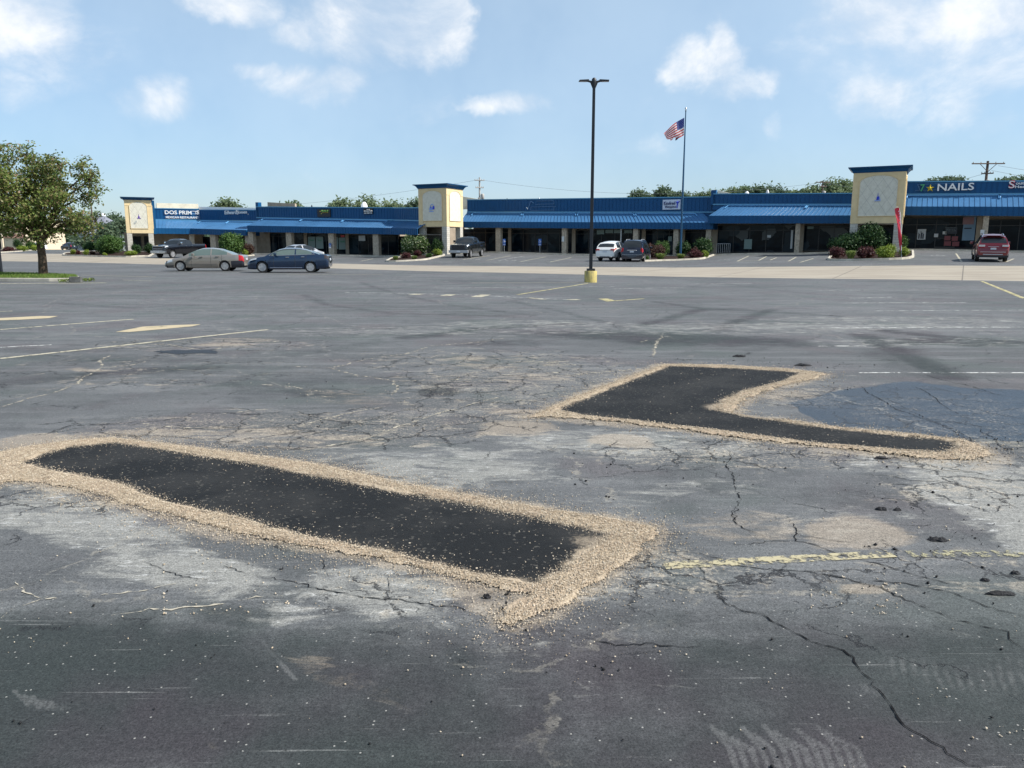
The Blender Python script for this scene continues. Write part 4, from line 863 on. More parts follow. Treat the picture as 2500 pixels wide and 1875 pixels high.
# empty sign frames and tick
s=signroot(S_2,1322,505,'empty sign: thin blue outline frames and a tick mark on the long wall')
for a,b,c,d in [(1311,1353,490.5,491.3),(1352.4,1353.2,491,499),(1307.5,1353,498.6,499.4),(1297,1358,505,505.8),(1297,1353,513.6,514.4),(1296.2,1297,505,514),(1352.4,1353.2,505,514.4)]: plate(S_2,s,a,b,c,d,FRM,.03,.05,name='frame_bar')
def slant(S,root,p0,p1,w,mat,off=.06):
    a,za=wallpt(S,p0[0],p0[1],off); b,zb=wallpt(S,p1[0],p1[1],off); o=root.location; A=Vector((a.x,a.y,za))-o; B=Vector((b.x,b.y,zb))-o; mb=MB(); mb.tube([A,B],w,6); return mb.build('tick_stroke',mat,root)
slant(S_2,s,(1285.5,506),(1289,511),.05,LETG); slant(S_2,s,(1289,511),(1296,491),.04,FRM); slant(S_2,s,(1296,491),(1303,495.5),.04,FRM)
s=signroot(S_2,1639,500,'white board sign with navy words and a blue figure, beside the flagpole'); plate(S_2,s,1618,1661,488,512,SW)
put(S_2,s,'Kindred',1621,1648,492,500.5,NAVY,-.01,.15); put(S_2,s,'Hospice',1624,1650,502,509.5,NAVY,-.01,.15)
for p0,p1,w in [((1651,493),(1654,497.5),.05),((1659,491),(1654,497.5),.05),((1654,497.5),(1652.5,508),.06)]: slant(S_2,s,p0,p1,w,EMB,.16)
a,za=wallpt(S_2,1653.5,493.2,.17); mb=MB(); mb.lathe([(0.01,-.11),(.11,0),(.01,.11)],10); o=mb.build('figure_head',EMB,s); o.location=Vector((a.x,a.y,za))-s.location
# nails
s=signroot(S_4,2310,455,'large salon sign with green seven, yellow star and white letters')
put(S_4,s,'7',2246,2257,450,467.5,GRN,.02,.1,.12)
def star(S,root,x,row,r_,mat):
    a,za=wallpt(S,x,row,.1); o=root.location; mb=MB(); vs=[]
    for k in range(10):
        t=math.pi/2+k*math.pi/5; q=r_ if k%2==0 else r_*.42; p=a+S.D*math.cos(t)*q; vs.append((p.x-o.x,p.y-o.y,za-o.z+math.sin(t)*q))
    p=a-S.N*.22; c=(p.x-o.x,p.y-o.y,za-o.z); p2=a+S.N*.05
    vs.append(c); mb.add(vs,[(k,(k+1)%10,10) for k in range(10)]); return mb.build('star',mat,root)
star(S_4,s,2271,459.5,.36,YST)
put(S_4,s,'NAILS',2288,2377,449,466.5,LET,.012,.1,.12)
def serifs(S,root,xs,rows,mat):
    for x,w in xs:
        for r_ in rows: plate(S,root,x-w,x+w,r_-.5,r_+.5,mat,.1,.12,name='serif')
serifs(S_4,s,[(2291,3),(2325,0),(2348,0)],[449.5],LET) if False else None
plate(S_4,s,2241,2370,450,450.8,FRM,.02,.04,name='raceway'); plate(S_4,s,2234,2370,464.6,465.4,FRM,.02,.04,name='raceway'); plate(S_4,s,2241,2246,456,456.7,FRM,.02,.04,name='raceway')
slant(S_4,s,(2240,450),(2246,464.5),.03,FRM)
s=signroot(S_4,2480,455,'sign with a large red S cut by the right edge of the picture')
put(S_4,s,'S',2461.5,2477,441,460.5,LRED,.04,.1,.12); put(S_4,s,'S',2461.8,2476.5,441.8,459.5,LET,.0,.23,.03)
put(S_4,s,'out',2479.5,2500,445,451,LET,.02,.1,.1); put(S_4,s,'Hea',2477.5,2502,453,459.5,LET,.02,.1,.1)
# ---- window notices, blinds, posters (on the glass line)
def glassline(S): S.G=S.A+S.N*2.85; return S
for S in (S_l,S_2,S_3,S_4,S_t,S_ej): glassline(S)
def notice(S,x0,x1,y0,y1,mat,label,name='poster',cat='poster',txt=None,tm=None,base='G',off=.08,group=None):
    a,z=wallpt(S,(x0+x1)/2,y1,off,base); root=empty(name,(a.x,a.y,z),0,label,cat,group); plate(S,root,x0,x1,y0,y1,mat,off,.02,base,name='sheet')
    if txt:
        for (t,q0,q1,q2,q3) in txt: put(S,root,t,q0,q1,q2,q3,tm or DKS,.0,off+.025,.01,base)
    return root
BL='blinds in the shop windows'
notice(S_l,753,770,578,606,WS,'pale window film with dark word, first left of the sign column','window_blind','blind',[('Healthy',755.5,767,584,589)],GRN,group=BL)
notice(S_l,772,790,578,607,WS,'pale window film with dark word, second left of the sign column','window_blind','blind',[('Tasty',776,785.5,585,589.5)],GRN,group=BL)
notice(S_l,817,826,579,608,WS,'narrow pale window film with red word, just right of the sign column','window_blind','blind',[('Hot',817,821,588,592)],LRED,group=BL)
notice(S_l,828,844,580,609,WS,'pale window film with dark word, second right of the sign column','window_blind','blind',[('Smoothie',831,842,587,592)],GRN,group=BL)
notice(S_l,832,841,574,579,LRED,'small red lit open sign above the pale window films','open_sign','sign')
notice(S_l,876,892,575,588,PAPER,'framed beige poster hanging in the shop window','poster','poster')
notice(S_l,922,931,596,606,PAPER,'grey notice in the window right of the last sunlit column','notice','notice')
notice(S_2,1457,1475,561,572,WS,'first grey hanging pennant blind behind the lamp post','window_blind','blind',group=BL)
notice(S_2,1478,1497,561,569,WS,'second grey hanging pennant blind behind the white car','window_blind','blind',group=BL)
notice(S_2,1499,1516,561,569,WS,'third grey hanging pennant blind behind the white car','window_blind','blind',group=BL)
notice(S_2,1524,1543,561,569,WS,'fourth grey hanging blind over the dark minivan','window_blind','blind',group=BL)
notice(S_2,1631,1640,577,589,WS,'grey framed notice behind the bushes left of the flagpole','notice','notice')
notice(S_3,1816,1835,584,608,WS,'large grey board standing inside the window by the blue parking sign','poster','poster')
notice(S_3,1873,1882,574,580,PAPER,'white pennant shaped decal on the dark shop window','decal','decal')
notice(S_3,1929,1934,562,607,PAPER,'tall narrow white notice just left of the column','notice','notice')
notice(S_3,1971,1986,553,559,WS,'grey transom notice above the shop door near the right tower','notice','notice')
notice(S_4,2238.5,2259,559.5,585,PAPER,'white poster with three dark figures in the salon window','poster','poster')
p=bpy.data.objects['poster'] if 'poster' in bpy.data.objects else None
a_root=[o for o in bpy.data.objects if o.get('label','').startswith('white poster with three')][0]
for x,y in ((2243,571),(2248.5,568),(2253,571)):
    plate(S_4,a_root,x-1.6,x+1.6,y,583,DKS,.11,.01,'G',name='printed_figure'); plate(S_4,a_root,x-.9,x+.9,y-3,y-.5,DKS,.11,.01,'G',name='printed_figure')
notice(S_4,2280,2290,570.5,579,PAPER,'white paper notice taped on the salon door','notice','notice')
notice(S_4,2301,2311,565,572,PAPER,'small white licence sheet beside the salon opening hours','notice','notice')
notice(S_4,2307,2336,555,571,DKS,'lines of pale opening hours lettering on the salon window','lettering_panel','sign',[('OPEN HOURS',2308,2334,555.5,557),('MON - SAT',2310,2332,559.5,561),('9.30 - 7.00',2310,2334,563,564.5)],WS)
o=notice(S_4,2348,2378,529,587,simple('poster_blue',(.16,.26,.36),.5),'tall blue and pink poster in the salon window beside the column','poster','poster')
plate(S_4,o,2350,2377,530,548,simple('poster_pink',(.30,.17,.18),.5),.11,.01,'G',name='printed_picture'); plate(S_4,o,2354,2372,556,559,DKS,.11,.01,'G',name='printed_picture')
RC=simple('red_salon_chair',(.20,.035,.04),.4)
for i,(x0,x1,y0) in enumerate(((2305,2320,576),(2323,2338,577),(2304,2321,589),(2324,2341,590))):
    notice(S_4,x0,x1,y0,y0+11,RC,['red salon chair back seen left through the salon glass','red salon chair back seen right through the salon glass','red salon chair seat seen left through the salon glass','red salon chair seat seen right through the salon glass'][i],'salon_chair','chair',group='red chairs inside the salon',off=.05)
notice(S_2,1371.5,1377.5,577,590,PAPER,'white notice with grey pictures on the second shop column','notice','notice',base='A',off=-.24)
notice(S_4,2393,2403,561,570,PAPER,'upper white notice on the column beside the red car','notice','notice',base='A',off=-.24)
notice(S_4,2393,2401,571.5,579,PAPER,'lower white notice on the column beside the red car','notice','notice',base='A',off=-.24)
# handrail in front of shop 3, white downpipe on shop 2
a=onl(1750,610,S_3.A+S_3.N*.9,S_3.D); mb=MB(); b=onl(1782,610,S_3.A+S_3.N*.9,S_3.D); z=gz(a.x,a.y)+.15
for i in range(8):
    q=a.lerp(b,i/7); mb.tube([(q.x,q.y,z),(q.x,q.y,z+1.0)],.02,6)
mb.tube([(a.x,a.y,z+1.0),(b.x,b.y,z+1.0)],.025,6); tag(mb.build('handrail',GALV,smooth=40),'grey metal handrail with upright bars under the canopy','railing')
a=onl(1515.5,600,S_2.A+S_2.N*.4,S_2.D); mb=MB(); mb.tube([(a.x,a.y,gz(a.x,a.y)),(a.x,a.y,S_2.ztop(a))],.075,8); tag(mb.build('downpipe',GALV,smooth=40),'thin grey post between the white car and the minivan','post')
# ================================================================ CARS
def carpaint(name,c,metal=.3,rough=.28):
    m,nt,b=newmat(name); b.inputs['Base Color'].default_value=(*c,1); b.inputs['Metallic'].default_value=metal; b.inputs['Roughness'].default_value=rough
    b.inputs['Coat Weight'].default_value=.8; b.inputs['Coat Roughness'].default_value=.04; return m
CGL=simple('car_glass',(.02,.024,.026),.03,0,.6); CGL2=simple('car_glass_green',(.10,.14,.13),.05,0,.7); TYRE=simple('tyre_rubber',(.02,.02,.02),.85); RIM=simple('alloy_rim',(.5,.5,.51),.3,.6); CHR=simple('chrome',(.75,.75,.76),.12,1)
LAMPW=simple('headlamp_lens',(.62,.64,.64),.12,.3); LAMPR=simple('tail_lamp',(.45,.015,.02),.15); LAMPD=simple('dark_lamp',(.05,.04,.04),.2); PLT=simple('licence_plate',(.55,.58,.62),.5); UND=simple('underbody_black',(.012,.012,.012),.8); TRIM=simple('dark_trim',(.02,.02,.022),.6)
def prof(pts,s,sm=.10):
    xs=np.array([p[0] for p in pts]); zs=np.array([p[1] for p in pts]); g=np.arange(xs[0]-.5,xs[-1]+.5,.01); z=np.interp(g,xs,zs); k=max(1,int(sm/.01)); ker=np.hanning(2*k+3); ker/=ker.sum()
    zz=np.convolve(np.pad(z,(k+1,k+1),'edge'),ker,'valid'); return np.interp(s,g,zz)
def car(name,label,cat,pos,head,sp,group='vehicles in front of the shops'):
    L,W,wb,fo,wr=sp['L'],sp['W'],sp['wb'],sp['fo'],sp['wr']; zb=sp['zb']; hw=W/2
    st=sorted(set([round(x,3) for x in np.arange(0,L+.001,.06)]+[round(x,3) for k in sp['win'] for x in k]+[round(x,3) for x in sp['ws']+sp['rw']]+[0,.015,.04,L-.04,L-.015,L]))
    s=np.array(st); deck=prof(sp['deck'],s,.06); roof=np.maximum(prof(sp['roof'],s,.07),deck); wid=prof(sp['plan'],s,.05)*hw; zbv=prof(sp.get('bot',[(0,zb),(L,zb)]),s,.05)
    gmax=sp['gmax']; g=roof-deck; gg=np.clip(g/gmax,0,1); wroof=hw*sp['wr_top']
    n=len(s); rows=[]
    for i in range(n):
        w=wid[i]; d=deck[i]; z0=zbv[i]; r_=roof[i]; k=gg[i]; wt=(w*.80)*(1-k)+wroof*k; t=lambda f: z0+(d-z0)*f
        y8=w*.955*(1-k)*.97+ (wt*1.0)*k if False else (w*.90)*(1-k)+wt*k
        z8=d+.02+(r_-d)*.90
        if g[i]<.02: z8=d+.012
        rows.append([(0,z0),(w*.86,z0),(w*.955,t(.10)),(w*.985,t(.30)),(w,t(.52)),(w*.995,t(.72)),(w*.975,t(.88)),(w*.935,d),((w*.935)*.5+y8*.5+.012*k,(d*.5+z8*.5)),(y8,z8),(y8*.90,max(z8,r_-.012)),(y8*.55,r_+.018*k+.012),(0,r_+.028*k+.018)])
    A=np.array(rows); m=A.shape[1]      # n x m x (y,z)
    wx=[fo_ for fo_ in (L-fo,L-fo-wb)]; Rw=wr+.055
    # snap near-arch vertices
    V=np.zeros((n,m,3)); V[...,0]=s[:,None]; V[...,1]=A[...,0]; V[...,2]=A[...,1]
    dead=np.zeros((n-1,m-1),bool)
    for c in wx:
        cx=(V[:-1,:-1,0]+V[1:,1:,0])/2-c; cz=(V[:-1,:-1,2]+V[1:,1:,2]+V[1:,:-1,2]+V[:-1,1:,2])/4-wr; dead|=((cx**2+cz**2)<Rw**2)&(np.arange(m-1)[None]<6)
    for c in wx:
        for i in range(n):
            for j in range(1,7):
                dx=V[i,j,0]-c; dz=V[i,j,2]-wr; q=math.hypot(dx,dz)
                if Rw*.82<q<Rw*1.13 and dz>-wr*.4: f=Rw/q; V[i,j,0]=c+dx*f; V[i,j,2]=wr+dz*f
    def cls(i,j):
        a,b=s[i],s[i+1]; mid=(a+b)/2
        if j in (7,8) and g[i:i+2].max()>.10:
            for (p,q) in sp['win']:
                if p-.001<=a and b<=q+.001: return 'side_window'
        if j>=10 and sp['ws'][0]-.001<=a and b<=sp['ws'][1]+.001: return 'windshield'
        if j>=10 and sp['rw'][0]-.001<=a and b<=sp['rw'][1]+.001: return 'rear_window'
        return 'body'
    parts={}
    for sg in (1,-1):
        for i in range(n-1):
            for j in range(m-1):
                if dead[i,j]: continue
                c=cls(i,j); key=(c,sg,[k for k,(p,q) in enumerate(sp['win']) if p-.001<=s[i]<q][0]) if c=='side_window' else (c,0,0)
                q=[V[i,j],V[i+1,j],V[i+1,j+1],V[i,j+1]]; q=[(v[0]-L/2,v[1]*sg,v[2]) for v in q]
                if sg>0: q=q[::-1]
                parts.setdefault(key,[]).append(q)
    X=Vector((math.cos(head),math.sin(head))); 
    def zz(dx,dy): return gz(pos[0]+X.x*dx-X.y*dy,pos[1]+X.y*dx+X.x*dy)
    pitch=-math.atan2(zz(wb/2,0)-zz(-wb/2,0),wb); roll=math.atan2(zz(0,.75)-zz(0,-.75),1.5)
    root=empty(name,(pos[0],pos[1],(zz(wb/2,0)+zz(-wb/2,0))/2+.004),head,label,cat,group); root.rotation_euler=(roll,pitch,head)
    def facemesh(nm,fs,mat,push=0):
        bm=bmesh.new()
        for q in fs:
            try: bm.faces.new([bm.verts.new(v) for v in q])
            except Exception: pass
        bmesh.ops.remove_doubles(bm,verts=bm.verts,dist=.0008)
        if nm=='body':
            for end in (0,n-1):     # close the ends
                ring=[]
                for sg in (1,-1):
                    rr_=[(V[end,j][0]-L/2,V[end,j][1]*sg,V[end,j][2]) for j in range(m)]
                    ring += rr_ if sg>0 else rr_[::-1][1:-1]
                vs=[bm.verts.new(v) for v in ring]; bm.faces.new(vs if end else vs[::-1])
            bmesh.ops.remove_doubles(bm,verts=bm.verts,dist=.0008)
        bm.normal_update(); 
        if push:
            for v in bm.verts: v.co+=v.normal*push
        bmesh.ops.recalc_face_normals(bm,faces=bm.faces) if nm=='body' else None
        me=bpy.data.meshes.new(nm); bm.to_mesh(me); bm.free(); me.polygons.foreach_set('use_smooth',np.ones(len(me.polygons),bool)); me.set_sharp_from_angle(angle=math.radians(38)); return link(nm,me,mat,root)
    for k,fs in parts.items(): facemesh(k[0],fs,sp['paint'] if k[0]=='body' else sp.get('glass',CGL))
    def patch(nm,s0,s1,j0,j1,mat,sides=(1,-1),push=.008):
        for sg in sides:
            fs=[]
            for i in range(n-1):
                if s[i]<s0-.001 or s[i+1]>s1+.001: continue
                for j in range(j0,j1):
                    q=[(v[0]-L/2,v[1]*sg,v[2]) for v in (V[i,j],V[i+1,j],V[i+1,j+1],V[i,j+1])]; fs.append(q if sg<0 else q[::-1])
            if fs: facemesh(nm,fs,mat,push)
    for a in sp.get('patch',[]): patch(*a)
    B=MB(); B.box(-L/2+.15,L/2-.15,-hw*.8,hw*.8,zb+.02,zb+.45); B.build('underbody',UND,root)
    for c in wx:
        for sg in (1,-1):
            B=MB(); Mx=Matrix.Translation((c-L/2,sg*(hw*.96-.12),wr))@Matrix.Rotation(math.pi/2*(-sg),4,'X'); w2=.115
            B.lathe([(wr*.60,-w2),(wr*.93,-w2),(wr,-w2*.7),(wr,w2*.7),(wr*.95,w2*.98),(wr*.70,w2),(wr*.68,w2*.8)],28,M=Mx); wh=B.build('wheel',TYRE,root,smooth=40)
            B=MB(); B.lathe([(wr*.69,w2*.70),(wr*.69,w2*1.02),(wr*.62,w2*1.02),(wr*.60,w2*.45),(.01,w2*.45)],28,M=Mx); B.build('rim_barrel',sp.get('barrel',TRIM),wh,smooth=40)
            B=MB(); ns=sp.get('spokes',5)
            B.lathe([(wr*.685,w2*.9),(wr*.685,w2*1.06),(wr*.60,w2*1.06),(wr*.60,w2*.9)],28,M=Mx); B.lathe([(wr*.17,w2*.4),(wr*.17,w2*1.02),(.01,w2*1.05)],14,M=Mx)
            for q in range(ns):
                M2=Mx@Matrix.Rotation(2*math.pi*q/ns,4,'Z'); a=wr*.62; wd=sp.get('spw',.045)*.72
                vs=[(wr*.1,-wd*.9,w2*.98),(a,-wd*1.35,w2*.98),(a,wd*1.35,w2*.98),(wr*.1,wd*.9,w2*.98)]; vs=[M2@Vector(v) for v in vs]+[M2@Vector((v[0],v[1],w2*.5)) for v in vs]; B.add(vs,[(0,1,2,3),(4,7,6,5),(0,4,5,1),(1,5,6,2),(2,6,7,3),(3,7,4,0)])
            B.build('rim',RIM,wh)
            # arch lip
            B=MB(); B.tube([(c-L/2+Rw*1.0*math.cos(t),sg*(hw*.965),wr+Rw*1.0*math.sin(t)) for t in [math.radians(a) for a in range(-12,193,12)]],.022,6); B.build('wheel_arch',sp.get('archmat',sp['paint']),root,smooth=60)
    def boxes(nm,l,mat,bev=.012):
        for bx in l:
            B=MB(); B.box(*bx); B.build(nm,mat,root,bevel=bev)
    for nm,l,mat in sp.get('boxes',[]): boxes(nm,l,mat)
    # mirrors, door lines, handles
    ms=sp['mirror']; mz=float(np.interp(ms,s,deck)); my=float(np.interp(ms,s,wid))
    for sg in (1,-1):
        B=MB(); B.box(ms-L/2-.09,ms-L/2+.07,sg*(my+.02) if sg>0 else -my-.22,(my+.22) if sg>0 else -my-.02,mz+.02,mz+.02+sp.get('mh',.16)); B.build('mirror',sp.get('mirmat',sp['paint']),root,bevel=.03,smooth=50)
        for dl in sp['doors']:
            B=MB(); k=int(np.argmin(abs(s-dl))); B.tube([(V[k,j,0]-L/2,sg*(V[k,j,1]+.001),V[k,j,2]) for j in range(2,8)],.007,4); B.build('door_seam',TRIM,root)
        for hx,hz in sp['handles']:
            k=float(np.interp(hx,s,wid)); B=MB(); B.box(hx-L/2-.10,hx-L/2+.10,sg*k-.02,sg*k+.03,hz,hz+.035); B.build('door_handle',sp.get('handlemat',sp['paint']),root,bevel=.008)
        if sp.get('strip'): 
            z,mat=sp['strip']; ks=[i for i in range(n) if L-fo-wb+Rw+.05<s[i]<L-fo-Rw-.05]; B=MB(); B.tube([(s[i]-L/2,sg*(wid[i]+.004),z) for i in ks],.018,5); B.build('side_moulding',mat,root)
        if sp.get('rails'):
            a,b_,off_=sp['rails'][:3]; ks=[x for x in np.linspace(a,b_,9)]; B=MB(); P_=[]
            for i_,x in enumerate(ks): P_.append((x-L/2,sg*wroof*.86,float(np.interp(x,s,roof))+(.01 if i_ in (0,8) else off_)))
            B.tube(P_,.022,6); B.build('roof_rail',sp['rails'][3],root,smooth=60)
    return root
def at(x,y,dz=0): return gh(x,y)
G_=carpaint('paint_pewter',(.30,.27,.235),.5,.3); N_=carpaint('paint_navy',(.008,.028,.070),.35,.2); K_=carpaint('paint_black',(.006,.006,.008),.1,.2); K2=carpaint('paint_charcoal',(.014,.017,.018),.3,.25); W_=carpaint('paint_white',(.78,.78,.75),0,.3); V2=carpaint('paint_dark_blue',(.008,.012,.03),.3,.2); R_=carpaint('paint_red',(.17,.012,.02),.4,.22); S_=carpaint('paint_silver',(.55,.55,.56),.6,.3)
# 1 pewter saloon --------------------------------------------------
saloon=dict(L=5.0,W=1.85,wb=2.76,fo=1.05,wr=.325,zb=.20,gmax=.45,wr_top=.66,paint=G_,glass=CGL2,
 deck=[(0,.70),(.05,.98),(.35,1.04),(1.1,1.05),(2.6,1.0),(3.5,.94),(3.9,.88),(4.5,.76),(4.85,.62),(5,.5)],roof=[(0,.6),(.62,1.02),(1.1,1.25),(1.55,1.40),(2.1,1.45),(2.6,1.43),(3.05,1.30),(3.45,1.10),(3.78,.90),(5,.5)],
 plan=[(0,.80),(.12,.92),(.5,.98),(1.2,1),(3.6,1),(4.4,.94),(4.8,.82),(5,.62)],bot=[(0,.36),(.4,.26),(1,.20),(4,.20),(4.7,.24),(5,.30)],
 win=[(1.02,1.98),(2.06,3.40)],ws=[2.78,3.72],rw=[.70,1.35],mirror=3.10,doors=[1.35,2.02,3.25],handles=[(1.62,.92),(2.62,.90)],strip=(.50,G_),spokes=5,spw=.05,
 patch=[('headlight',4.42,4.85,5,8,LAMPW),('tail_lamp',.0,.34,4,7,LAMPR),('rear_bumper',0,.82,1,4,carpaint('paint_primer_navy',(.02,.022,.035),.1,.5)),('front_bumper',4.3,4.99,1,3,simple('bumper_grey',(.09,.085,.08),.5))],
 boxes=[('grille',[(2.40,2.475,-.35,.35,.42,.52)],TRIM),('licence_plate',[(-2.53,-2.47,-.16,.16,.70,.84)],PLT)])
car('parked_car','pewter grey four door saloon with a dark rear bumper, left of the navy saloon','car',gh(508,661.5),math.pi+.10,saloon)
# 2 navy saloon ----------------------------------------------------
navy=dict(L=4.87,W=1.80,wb=2.85,fo=.93,wr=.335,zb=.19,gmax=.42,wr_top=.68,paint=N_,glass=CGL2,
 deck=[(0,.72),(.04,1.02),(.3,1.08),(.9,1.09),(2.6,1.02),(3.6,.98),(4.1,.92),(4.6,.80),(4.8,.66),(4.87,.55)],roof=[(0,.6),(.52,1.07),(1.0,1.24),(1.5,1.39),(2.0,1.45),(2.6,1.45),(3.0,1.36),(3.4,1.16),(3.85,.93),(4.87,.5)],
 plan=[(0,.82),(.1,.93),(.5,.98),(1.2,1),(3.6,1),(4.3,.95),(4.7,.84),(4.87,.66)],bot=[(0,.34),(.4,.24),(1,.19),(4,.19),(4.6,.20),(4.87,.22)],
 win=[(.98,1.92),(2.0,3.36)],ws=[2.82,3.72],rw=[.62,1.40],mirror=3.12,doors=[1.30,1.96,3.22],handles=[(1.50,.93),(2.42,.91)],handlemat=CHR,strip=(.30,CHR),spokes=5,spw=.055,
 patch=[('headlight',4.25,4.74,6,8,LAMPW),('tail_lamp',.0,.24,5,7,LAMPD),('window_trim',.92,3.45,7,8,CHR)],
 boxes=[('grille',[(2.35,2.43,-.38,.38,.40,.62)],TRIM),('licence_plate',[(-2.46,-2.40,-.16,.16,.72,.86)],PLT)])
navy['patch']=[p for p in navy['patch'] if p[0]!='window_trim']
c2=car('parked_car','navy blue four door saloon with chrome side strip, right of the pewter saloon','car',gh(710,665),math.pi+.08,navy)
for sg in (1,-1):   # chrome window surround
    B=MB(); pts=[(.80,1.10),(1.0,1.235),(1.3,1.33),(1.7,1.405),(2.2,1.42),(2.7,1.40),(3.05,1.30),(3.40,1.10),(3.52,1.02),(2.6,1.045),(1.5,1.075),(.80,1.10)]
    B.tube([(a-4.87/2,sg*(.84 if b<1.13 else .84-(b-1.1)*.60),b) for a,b in pts],.016,5); B.build('window_trim',CHR,c2)
# 3 silver hatchback -----------------------------------------------
suvbase=dict(win=[],strip=None)
hatch=dict(L=4.2,W=1.76,wb=2.6,fo=.85,wr=.31,zb=.2,gmax=.45,wr_top=.68,paint=S_,deck=[(0,.6),(.04,.98),(.3,1.02),(2.5,1.0),(3.3,.92),(4.0,.74),(4.2,.55)],roof=[(0,.7),(.10,1.0),(.55,1.38),(1.0,1.50),(1.9,1.50),(2.4,1.38),(3.2,.95),(4.2,.5)],
 plan=[(0,.84),(.1,.93),(.5,.99),(3,1),(3.9,.88),(4.2,.65)],win=[(.45,1.3),(1.38,2.75)],ws=[2.25,3.1],rw=[.14,.56],mirror=2.55,doors=[1.34,2.6],handles=[(1.5,.88)],patch=[('tail_lamp',0,.15,5,8,LAMPR),('headlight',3.7,4.0,5,8,LAMPW)],boxes=[('licence_plate',[(-2.13,-2.08,-.2,.2,.7,.85)],PLT)])
AW=math.radians(90-25)
p=gh(716,637); car('parked_car','small silver hatchback parked behind the navy saloon','car',(p.x+.6,p.y+2.0),AW-.20,hatch)
# 4,5 pickups ------------------------------------------------------
def pickup(paint,chrome):
    d=dict(L=5.85,W=2.02,wb=3.6,fo=1.0,wr=.40,zb=.42,gmax=.45,wr_top=.74,paint=paint,deck=[(0,1.32),(.05,1.42),(1.85,1.43),(2.0,1.43),(4.0,1.40),(4.25,1.36),(4.9,1.33),(5.62,1.25),(5.8,1.14),(5.85,1.0)],
     roof=[(0,.9),(1.93,1.25),(2.02,1.60),(2.12,1.86),(2.6,1.95),(3.4,1.94),(3.75,1.78),(4.25,1.30),(4.4,1.0),(5.85,.9)],plan=[(0,.93),(.1,.97),(1,1),(4.6,1),(5.5,.97),(5.75,.90),(5.85,.82)],bot=[(0,.55),(.8,.45),(4.8,.42),(5.85,.45)],
     win=[(2.14,2.85),(2.93,3.95)],ws=[3.50,4.20],rw=[1.94,2.14],mirror=3.72,mh=.24,doors=[2.05,2.89,3.9],handles=[(2.15,1.26),(3.0,1.26)],spokes=5,spw=.05,handlemat=CHR,mirmat=CHR if chrome else paint,
     patch=[('headlight',5.35,5.79,6,8,LAMPW),('tail_lamp',.0,.15,4,7,LAMPR)],
     boxes=[('grille',[(2.88,2.955,-.66,.66,.80,1.20)],TRIM),('front_bumper',[(2.78,3.02,-.98,.98,.50,.74)],CHR if chrome else GALV),('licence_plate',[(3.01,3.04,-.15,.15,.55,.68)],PLT),('rear_bumper',[(-3.02,-2.88,-.95,.95,.55,.72)],CHR),('bed_liner',[(-2.86,-1.08,-.80,.80,1.435,1.445)],TRIM),
       ('grille_bar',[(2.95,2.975,-.64,.64,1.19,1.23),(2.95,2.975,-.64,.64,.78,.81)]+([(2.95,2.97,-.64,.64,.94,.965)] if chrome else [(2.95,2.972,-.02,.02,.80,1.19)]),CHR if chrome else TRIM)])
    return d
q=gh(418,630); car('pickup_truck','glossy black crew cab pickup with chrome grille in front of the restaurant','pickup',(q.x+.1,q.y+2.0),math.radians(-112),pickup(K_,True))
q=gh(1120,630); car('pickup_truck','dark charcoal pickup with pale headlights under the middle tower','pickup',(q.x+.75,q.y+2.6),math.radians(-105),pickup(K2,False))
# 6 white crossover ------------------------------------------------
white=dict(L=4.66,W=1.87,wb=2.68,fo=.92,wr=.36,zb=.26,gmax=.5,wr_top=.68,paint=W_,deck=[(0,.7),(.03,.98),(.2,1.10),(.8,1.12),(2.8,1.04),(3.5,1.0),(4.1,.94),(4.5,.80),(4.66,.6)],roof=[(0,.8),(.14,1.10),(.38,1.36),(.75,1.56),(1.4,1.65),(2.2,1.65),(2.7,1.53),(3.55,1.02),(4.66,.5)],
 plan=[(0,.84),(.1,.93),(.5,.99),(3.4,1),(4.2,.92),(4.5,.80),(4.66,.62)],bot=[(0,.40),(.5,.28),(4.66,.28)],win=[(.66,1.62),(1.70,3.02)],ws=[2.62,3.45],rw=[.20,.56],mirror=2.85,doors=[1.66,2.9],handles=[(1.82,.97),(.95,1.0)],spokes=5,
 patch=[('tail_lamp',.0,.42,6,7,LAMPR),('headlight',3.9,4.4,6,8,LAMPW)],archmat=TRIM,
 boxes=[('rear_light_bar',[(-2.335,-2.29,-.62,.62,.93,.97)],CHR),('tail_lamp',[(-2.345,-2.25,.50,.80,.92,1.04),(-2.345,-2.25,-.80,-.50,.92,1.04)],LAMPR),('licence_plate',[(-2.35,-2.30,-.2,.2,.76,.88)],PLT),('rear_bumper',[(-2.36,-2.2,-.70,.70,.28,.42)],TRIM),('exhaust_tip',[(-2.38,-2.25,.45,.68,.36,.43),(-2.38,-2.25,-.68,-.45,.36,.43)],CHR)])
q=gh(1481,638.5); car('parked_car','white crossover seen from behind, partly hidden by the lamp post','car',(q.x+.9,q.y+2.2),AW-.03,white)
